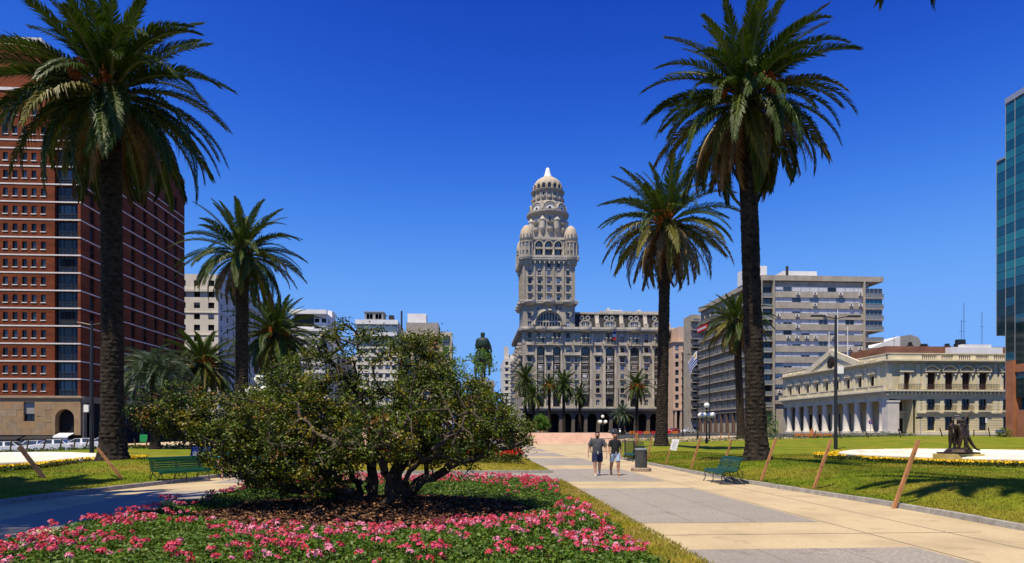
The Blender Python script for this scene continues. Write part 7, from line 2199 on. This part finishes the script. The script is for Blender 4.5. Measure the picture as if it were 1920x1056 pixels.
u1, v1 = gp(1262, Y); b = Vector((u1 - u, v1 - v, gz(822, Y) - z))
mb = MB(); mb.bar((0, 0, -.1), b, .05, .05); mb.build('post', 'wood_post', t)
q0 = gp(1256, Y - .1); q1 = gp(1274, Y - .1); q2 = gp(1267, Y - .1); q3 = gp(1254, Y - .1)
mb = MB(); A = [Vector((x[0] - u, x[1] - v, gz(py, Y) - z)) for x, py in ((gp(1256, Y - .06), 843), (gp(1268, Y - .1), 845), (gp(1274, Y - .1), 824), (gp(1261, Y - .06), 823))]
n_ = Vector((0, .02, 0))
mb.add([tuple(p) for p in A] + [tuple(p + n_) for p in A], [(0, 1, 2, 3), (7, 6, 5, 4), (0, 4, 5, 1), (1, 5, 6, 2), (2, 6, 7, 3), (3, 7, 4, 0)]); mb.build('sheet', 'white_sheet', t)
mb = MB()
for i in range(5):
    f = .2 + i * .14; a = A[0].lerp(A[3], f); c = A[1].lerp(A[2], f)
    mb.bar(a.lerp(c, .18) + Vector((0, -.006, 0)), a.lerp(c, .82 - .1 * (i % 2)) + Vector((0, -.006, 0)), .012, .004)
mb.build('print_line', 'steel', t)
p = gp(372, 29); t = thing('notice_board', 'tilted blue and white poster board behind the left bench', 'sign', (p[0], p[1], lawn_z(*p)), R(10))
mb = MB(); mb.bar((-.3, .1, 0), (-.3, .1, .9), .05); mb.bar((.3, .1, 0), (.3, .1, .9), .05); mb.build('post', 'iron', t)
mb = MB(Matrix.Rotation(R(-30), 4, 'X')); mb.box(-.45, .45, .3, .34, .45, 1.0); mb.build('board', 'sign_blue', t)
mb = MB(Matrix.Rotation(R(-30), 4, 'X')); mb.box(-.38, .1, .29, .298, .5, .72); mb.box(-.1, .4, .288, .296, .78, .95); mb.build('poster', 'blind', t)

# ================================================================== lamps, flags, railings
def globe_lamp(label, px, Y, py_top, z0, gr=.28, ring=True):
    u, v = gp(px, Y); zt = gz(py_top, Y) - z0
    t = thing('globe_lamp', label, 'street lamp', (u, v, z0), 0, 'lamps with white globes')
    mb = MB(); mb.tube([(0, 0, 0), (0, 0, .5), (0, 0, .55), (0, 0, zt - .55)], [.14, .12, .06, .05], 12)
    zr = zt - 1.45
    mb.tube([(0, 0, zt - .62), (0, 0, zt - .5)], [.12, .14], 10)
    for k in range(4):
        a = math.pi / 4 + k * math.pi / 2
        mb.tube([(0, 0, zr - .15), (.35 * math.cos(a), .35 * math.sin(a), zr - .25), (.62 * math.cos(a), .62 * math.sin(a), zr + .05)], .03, 6)
    mb.build('post', 'iron', t)
    gm = MB(); gm.lathe([(gr * math.sin(math.pi * i / 12) + .001, -gr * math.cos(math.pi * i / 12)) for i in range(13)], 20)
    me = gm.mesh('globe', 'globe', True)
    link('globe', me, t, (0, 0, zt - gr))
    for k in range(4):
        a = math.pi / 4 + k * math.pi / 2
        link('globe', me, t, (.62 * math.cos(a), .62 * math.sin(a), zr + .05 + gr * .8))
globe_lamp('five-globe lamp in front of the concrete flats', 1325, 62, 755, .55, .26)
globe_lamp('small far five-globe lamp before the stone arcade', 1130, 112, 778, .1, .28)
p = gp(486, 44); globe_lamp('five-globe lamp half hidden behind the spreading tree', 486, 44, 702, .1, .33)
def mast(label, px, Y, py_top, z0, arms):
    u, v = gp(px, Y); h = gz(py_top, Y) - z0
    t = thing('street_light', label, 'street light', (u, v, z0), 0, 'tall dark street lights')
    mb = MB(); mb.tube([(0, 0, -.1), (0, 0, 1.5), (0, 0, h)], [.15, .14, .09], 10); mb.build('mast', 'iron', t)
    for s in arms:
        mb = MB(); mb.tube([(0, 0, h - .25), (s * .7, 0, h - .1), (s * 1.1, 0, h - .05)], .04, 6); mb.build('arm', 'iron', t)
        mb = MB(); mb.box(min(s * 1.0, s * 2.0), max(s * 1.0, s * 2.0), -.17, .17, h - .10, h + .02); mb.build('lamp_head', 'iron', t)
    return t
def lz(px, Y):
    p = gp(px, Y); return lawn_z(*p)
_t = mast('tall dark double-headed light on the right lawn', 1567, 52, 592, lz(1567, 52), (-1, 1))
mb = MB(); mb.box(.12, .62, -.06, 0, 6.0, 6.6); mb.build('box_sign', 'globe', _t)
_t = mast('tall dark light beside the tall left palm', 172, 45, 603, lz(172, 45), (-1, 1))
mb = MB(); mb.box(-.40, -.08, -.25, -.1, 2.9, 3.4); mb.build('meter_box', 'globe', _t)
mast('slim pale lamp post before the arcade', 1160, 150, 728, .2, (-1,))
mast('slim dark post before the pink house', 1280, 120, 664, .6, (1,))
def flagpole(label, px, Y, py_top, z0, flag):
    u, v = gp(px, Y); h = gz(py_top, Y) - z0
    t = thing('flagpole', label, 'flagpole', (u, v, z0))
    mb = MB(); mb.tube([(0, 0, 0), (0, 0, h)], [.14, .06], 8); mb.build('pole', 'iron', t)
    if flag:
        f = thing('flag', 'blue and white striped national flag hanging in folds from its pole', 'flag', (u, v, z0 + h - .2))
        n, m = 14, 18; vs = []; fs = []; mi = []
        for i in range(n + 1):
            for j in range(m + 1):
                s_ = j / m; q = i / n
                x = -.08 - 1.25 * s_ * (1 - .25 * q) - .25 * q * s_; y = .22 * math.sin(s_ * 9 + q * 3) * s_
                vs.append((x, y, -q * 1.9 - 1.7 * s_ ** 1.3 * (1 - .1 * q)))
        for i in range(n):
            for j in range(m):
                fs.append((i * (m + 1) + j, i * (m + 1) + j + 1, (i + 1) * (m + 1) + j + 1, (i + 1) * (m + 1) + j))
                st_ = int(i / n * 9)
                k_ = 1 if st_ % 2 else 0
                if i < n * 5 / 9 and j < m * .36: k_ = 2 if (abs(i - 3.5) < 1.6 and abs(j - 2.8) < 1.6) else 0
                mi.append(k_)
        mb = MB(); mb.v = vs; mb.f = fs; mb.mi = mi; mb.build('cloth', ['flag_white', 'flag_blue', 'flag_gold'], f, smooth=True)
flagpole('dark flagpole with the striped flag before the concrete flats', 1308, 92, 655, .5, True)
flagpole('bare dark flagpole right of the striped flag', 1330, 96, 645, .5, False)
def rail(label, a, b, z, h=1.15, pitch=.14):
    t = thing('iron_railing', label, 'railing', (a[0], a[1], z))
    d = Vector((b[0] - a[0], b[1] - a[1], 0)); L = d.length; n = max(1, int(L / 2.2)); dn = d / L
    for i in range(n):
        mb = MB(); p0 = d * (i / n); p1 = d * ((i + 1) / n)
        up = Vector((0, 0, 1))
        mb.bar(p0 + up * h, p1 + up * h, .04); mb.bar(p0 + up * .12, p1 + up * .12, .035); mb.bar(p0, p0 + up * (h + .08), .06)
        k = 1
        while k * pitch < L / n:
            q = p0 + dn * (k * pitch); mb.bar(q + up * .12, q + up * h, .02); k += 1
        mb.build('rail_panel', 'iron', t)
rail('black iron railing along the far edge of the right lawn', gp(1160, 82), gp(1347, 82), .12)
rail('short black iron railing beside the far green bench', gp(1172, 42), gp(1207, 36.5), .1, 1.05, .22)
rail('black iron barrier panel behind the two walking men', gp(1108, 52), gp(1172, 52), 0.0)
# road signs by the palace
def sign_post(label, px, Y, z0, py_top, parts):
    u, v = gp(px, Y); h = gz(py_top, Y) - z0
    t = thing('road_sign', label, 'sign', (u, v, z0))
    mb = MB(); mb.tube([(0, 0, 0), (0, 0, h)], .035, 6); mb.build('post', 'steel', t)
    return t, h
def text_part(s, size, mat, parent, loc):
    cu = bpy.data.curves.new('lettering', 'FONT'); cu.body = s; cu.size = size; cu.align_x = 'CENTER'; cu.align_y = 'CENTER'; cu.extrude = .004
    tmp = bpy.data.objects.new('tmp', cu); COL.objects.link(tmp)
    dg = bpy.context.evaluated_depsgraph_get(); me = bpy.data.meshes.new_from_object(tmp.evaluated_get(dg))
    bpy.data.objects.remove(tmp); me.materials.clear(); me.materials.append(M[mat])
    o = link('lettering', me, parent); o.matrix_basis = Matrix.Translation(loc) @ Matrix.Rotation(math.pi / 2, 4, 'X'); return o
t, h = sign_post('round blue parking sign with a letter E before the colonnade', 1632, 92, .75, 788, None)
mb = MB(Matrix.Translation((0, -.04, h - .28)) @ Matrix.Rotation(math.pi / 2, 4, 'X')); mb.lathe([(.30, 0), (.30, .02)], 24); mb.build('border', 'flag_red', t)
mb = MB(Matrix.Translation((0, -.062, h - .28)) @ Matrix.Rotation(math.pi / 2, 4, 'X')); mb.lathe([(.25, 0), (.25, .01)], 24); mb.build('disc', 'sign_blue', t)
text_part('E', .36, 'white_sheet', t, (0, -.085, h - .28))
t, h = sign_post('pair of black street name plates above the bronze group', 1794, 88, .8, 778, None)
for k, (dx, dz) in enumerate(((-.05, -.12), (.12, -.45))):
    mb = MB(); mb.box(dx - .52, dx + .52, -.06, -.03, h + dz - .13, h + dz + .13); mb.build('name_plate', 'sign_black', t)
    mb = MB(); mb.box(dx - .40, dx + .40, -.068, -.062, h + dz - .02, h + dz + .05); mb.build('white_line', 'blind', t)
t, h = sign_post('small dark plate on a thin post at the palace corner', 1726, 96, .8, 783, None)
mb = MB(); mb.box(-.75, .25, -.05, -.02, h - .2, h + .1); mb.build('name_plate', 'sign_black', t)
t, h = sign_post('white square sign on a thin post near the right palace windows', 1849, 96, .8, 784, None)
mb = MB(); mb.box(-.15, .15, -.05, -.02, h - .7, h); mb.build('plate', 'white_sheet', t)
# kerb and road beside the palace, orange works barrier
mb = MB(); mb.box(PU - 9, PU + 40, PV - 4, PV - 1.2, .5, 1.0); struct(mb.build('pavement', 'kerb_stone'))
t = thing('works_barrier', 'low orange works barrier in front of the colonnade', 'barrier', (*gp(1490, 84), .72))
for k in range(4):
    mb = MB(); mb.box(k * 1.3, k * 1.3 + 1.1, 0, .06, .35, .62); mb.bar((k * 1.3 + .1, .03, 0), (k * 1.3 + .1, .03, .7), .05); mb.bar((k * 1.3 + 1.0, .03, 0), (k * 1.3 + 1.0, .03, .7), .05); mb.build('barrier_board', 'orange_paint', t)
mb = MB(); mb.bar((2.0, .2, 0), (2.4, .2, 1.3), .12); mb.bar((2.8, .2, 0), (2.4, .2, 1.3), .12); mb.build('trestle', 'orange_paint', t)
p = gp(228, 78); t = thing('hoarding', 'orange site hoarding under the brick tower', 'hoarding', (p[0], p[1], -1.0))
for k in range(4): mb = MB(); mb.box(k * 1.2, k * 1.2 + 1.18, 0, .05, 0, 1.05); mb.build('board', 'orange_paint', t)
p = gp(262, 90); t = thing('banner', 'small green banner behind the orange hoarding', 'banner', (p[0], p[1], -1.0))
mb = MB(); mb.box(0, 1.0, 0, .04, 1.2, 2.2); mb.build('cloth', 'green_banner', t); mb = MB(); mb.bar((0, .05, 0), (0, .05, 2.2), .05); mb.bar((1, .05, 0), (1, .05, 2.2), .05); mb.build('post', 'iron', t)
# red and white works fence before the arcade
t = thing('works_barrier', 'row of red works boards before the stone arcade', 'barrier', (*gp(1180, 170), .4))
for k in range(7):
    mb = MB(); mb.box(k * 1.9, k * 1.9 + 1.5, 0, .08, .3, 1.1); mb.build('barrier_board', 'flag_red' if k % 2 else 'orange_paint', t)

# ================================================================== cars
def car(label, pos, z, rz, paint, hatch=True):
    t = thing('parked_car', label, 'car', (pos[0], pos[1], z), rz, 'cars parked along the street')
    L, W = 4.2, 1.72
    low = [(-2.08, .32), (-2.1, .62), (-1.98, .80), (-1.05, .92), (1.55, .96), (2.02, .90), (2.1, .60), (2.06, .30)]
    n = len(low); mb = MB()
    vs = []
    for y, q in ((-W / 2, .97), (-W / 2 - .03 + .06, 1), (W / 2 - .03, 1), (W / 2, .97)):
        pass
    secs = [(-W / 2, .94, .0), (-W / 2 + .07, 1.0, .03), (W / 2 - .07, 1.0, .03), (W / 2, .94, .0)]
    for y, q, dz in secs:
        for (x, zz) in low: vs.append((x * q, y, zz + (dz if zz > .7 else 0)))
    fs = []
    for i in range(3):
        for k in range(n):
            k2 = (k + 1) % n; fs.append((i * n + k, (i + 1) * n + k, (i + 1) * n + k2, i * n + k2))
    fs += [tuple(range(n)), tuple(range(4 * n - 1, 3 * n - 1, -1))]
    mb.add(vs, fs); mb.build('body', paint, t, smooth=False)
    cab = [(-1.15, .93), (-.35, 1.42), (.95, 1.46), (1.65 if hatch else 1.35, .96)]
    vs = []
    for y, ins in ((-W / 2 + .06, 0), (-W / 2 + .20, 1), (W / 2 - .20, 1), (W / 2 - .06, 0)): pass
    yb, yt = W / 2 - .05, W / 2 - .24
    vs = [(cab[0][0], -yb, .93), (cab[3][0], -yb, .96), (cab[3][0], yb, .96), (cab[0][0], yb, .93), (cab[1][0], -yt, 1.42), (cab[2][0], -yt, 1.46), (cab[2][0], yt, 1.46), (cab[1][0], yt, 1.42)]
    MB().add(vs, [(4, 5, 6, 7), (0, 1, 5, 4), (1, 2, 6, 5), (2, 3, 7, 6), (3, 0, 4, 7)]).build('cabin', paint, t)
    def pane(a, b, c, d, name):
        q = [Vector(x) for x in (a, b, c, d)]; ce = sum(q, Vector()) / 4; nn = (q[1] - q[0]).cross(q[3] - q[0]).normalized()
        q = [ce + (x - ce) * .86 + nn * .006 for x in q]
        MB().add([tuple(x) for x in q], [(0, 1, 2, 3)]).build(name, 'glass_mid', t)
    mid = lambda a, b, f: tuple(a[i] + (b[i] - a[i]) * f for i in range(3))
    pane(vs[0], mid(vs[0], vs[1], .52), mid(vs[4], vs[5], .45), vs[4], 'side_window'); pane(mid(vs[0], vs[1], .55), vs[1], vs[5], mid(vs[4], vs[5], .48), 'side_window')
    pane(mid(vs[3], vs[2], .52), vs[3], vs[7], mid(vs[7], vs[6], .45), 'side_window'); pane(vs[2], mid(vs[3], vs[2], .55), mid(vs[7], vs[6], .48), vs[6], 'side_window')
    pane(vs[3], vs[0], vs[4], vs[7], 'windscreen'); pane(vs[1], vs[2], vs[6], vs[5], 'rear_window')
    for x in (-1.3, 1.3):
        for y in (-1, 1):
            w_ = MB(Matrix.Translation((x, y * (W / 2 - .11), .31)) @ Matrix.Rotation(math.pi / 2, 4, 'X')); w_.lathe([(.2, -.11), (.29, -.11), (.31, -.07), (.31, .07), (.29, .11), (.2, .11)], 20); o = w_.build('wheel', 'tyre', t, smooth=True)
            w_ = MB(Matrix.Translation((x, y * (W / 2 - .105), .31)) @ Matrix.Rotation(math.pi / 2, 4, 'X')); w_.lathe([(.2, -.112), (.2, .112)], 14); w_.build('rim', 'steel', o)
    for y in (-.62, .62):
        MB().box(-2.11, -2.0, y - .17, y + .17, .62, .74).build('headlight', 'globe', t); MB().box(2.03, 2.115, y - .14, y + .14, .66, .82).build('tail_light', 'car_red', t)
for k, (px, Y, paint, rz, lab) in enumerate(((8, 70, 'car_white', 8, 'white car at the left edge, cut by the frame'), (36, 73, 'car_black', 12, 'black car between the two left white cars'), (62, 72, 'car_silver', 100, 'pale teal car seen end on in the left row'), (100, 71, 'car_white', 6, 'white hatchback in the middle of the left row'), (152, 72, 'car_white', 8, 'white car left of the tall palm trunk'), (136, 77, 'car_black', 10, 'black car behind the left white cars'), (196, 72, 'car_white', 5, 'white car half hidden by the tall palm trunk'))):
    p = gp(px, Y); car(lab, p, tz(*p) - .06 + (.0), R(rz), paint)
for px, Y, paint, rz, lab in ((1166, 190, 'car_white', 70, 'white car before the stone arcade'), (1150, 194, 'car_black', 60, 'dark car beside the white one before the arcade'), (1263, 178, 'car_red', 40, 'red car near the pink house'), (1290, 185, 'car_white', 30, 'white car right of the red one'), (1012, 150, 'car_yellow', 20, 'yellow taxi left of the bright green tree'), (1895, 104, 'car_white', 10, 'white car in front of the palace at the right edge'), (660, 110, 'car_white', 15, 'white car glimpsed under the spreading tree')):
    p = gp(px, Y); car(lab, p, tz(*p) - .06, R(rz), paint)

# ================================================================== bronze group on the basin
p = gp(1797, 31.2); zr = 0.70
t = thing('bronze_sculpture', 'dark bronze group of entwined figures on the rim of the right basin', 'sculpture', (p[0], p[1], zr))
mb = MB(); mb.box(-.95, .95, -.45, .45, -.36, .01); mb.build('plinth', 'yellow_stone', t)
mb = MB(); mb.box(-.82, .82, -.36, .36, .012, .09); mb.lathe([(.62, .09), (.5, .22), (.2, .30)], 14); mb.build('base', 'bronze', t)
def figure(joints_fn, name='figure'):
    J, E = joints_fn(); return skin(name, J, E, 'bronze', t)
def fig(dx, dy, lean, armL, armR, legL, legR, hd=(0, 0)):
    def f():
        J = [(dx, dy, .88, .13)]; E = []
        c = chain(J, E, 0, [(dx + lean[0] * .5, dy + lean[1] * .5, 1.10, .14), (dx + lean[0], dy + lean[1], 1.32, .15)])
        chain(J, E, c, [(dx + lean[0] * 1.2 + hd[0] * .5, dy + lean[1] * 1.2, 1.46, .055), (dx + lean[0] * 1.3 + hd[0], dy + lean[1] * 1.3, 1.56, .085), (dx + lean[0] * 1.35 + hd[0], dy + lean[1] * 1.3, 1.66, .06)])
        for s, a in ((-1, armL), (1, armR)):
            x0, y0 = dx + lean[0], dy + lean[1]
            chain(J, E, c, [(x0 + s * .18, y0, 1.36, .065), (x0 + a[0] * .55, y0 + a[1] * .5, 1.36 + a[2] * .5, .05), (x0 + a[0], y0 + a[1], 1.36 + a[2], .035), (x0 + a[0] * 1.12, y0 + a[1] * 1.1, 1.36 + a[2] * 1.12, .04)])
        for s, a in ((-1, legL), (1, legR)):
            chain(J, E, 0, [(dx + s * .09, dy, .82, .10), (dx + a[0] * .55, dy + a[1] * .6, .52 + a[2], .075), (dx + a[0], dy + a[1], .22, .05), (dx + a[0] * 1.25, dy + a[1] - .1, .17, .04)])
        return J, E
    return f
figure(fig(-.38, -.05, (.06, 0), (-.12, -.2, -.35), (.42, -.1, .05), (-.10, .0, 0), (.14, -.1, 0), (-.02, 0)))
figure(fig(.05, .12, (.02, 0), (-.40, 0, .1), (.55, -.1, .62), (-.15, .05, 0), (.15, .1, 0), (.02, 0)))
figure(fig(.30, -.10, (-.04, .05), (-.45, -.05, .0), (.30, .1, -.3), (-.25, -.25, .1), (.52, .0, -.04), (0, 0)))
figure(fig(.0, -.28, (.0, .12), (-.35, .1, -.35), (.35, .0, -.40), (-.22, .1, -.15), (.25, -.15, -.12), (0, .1)))
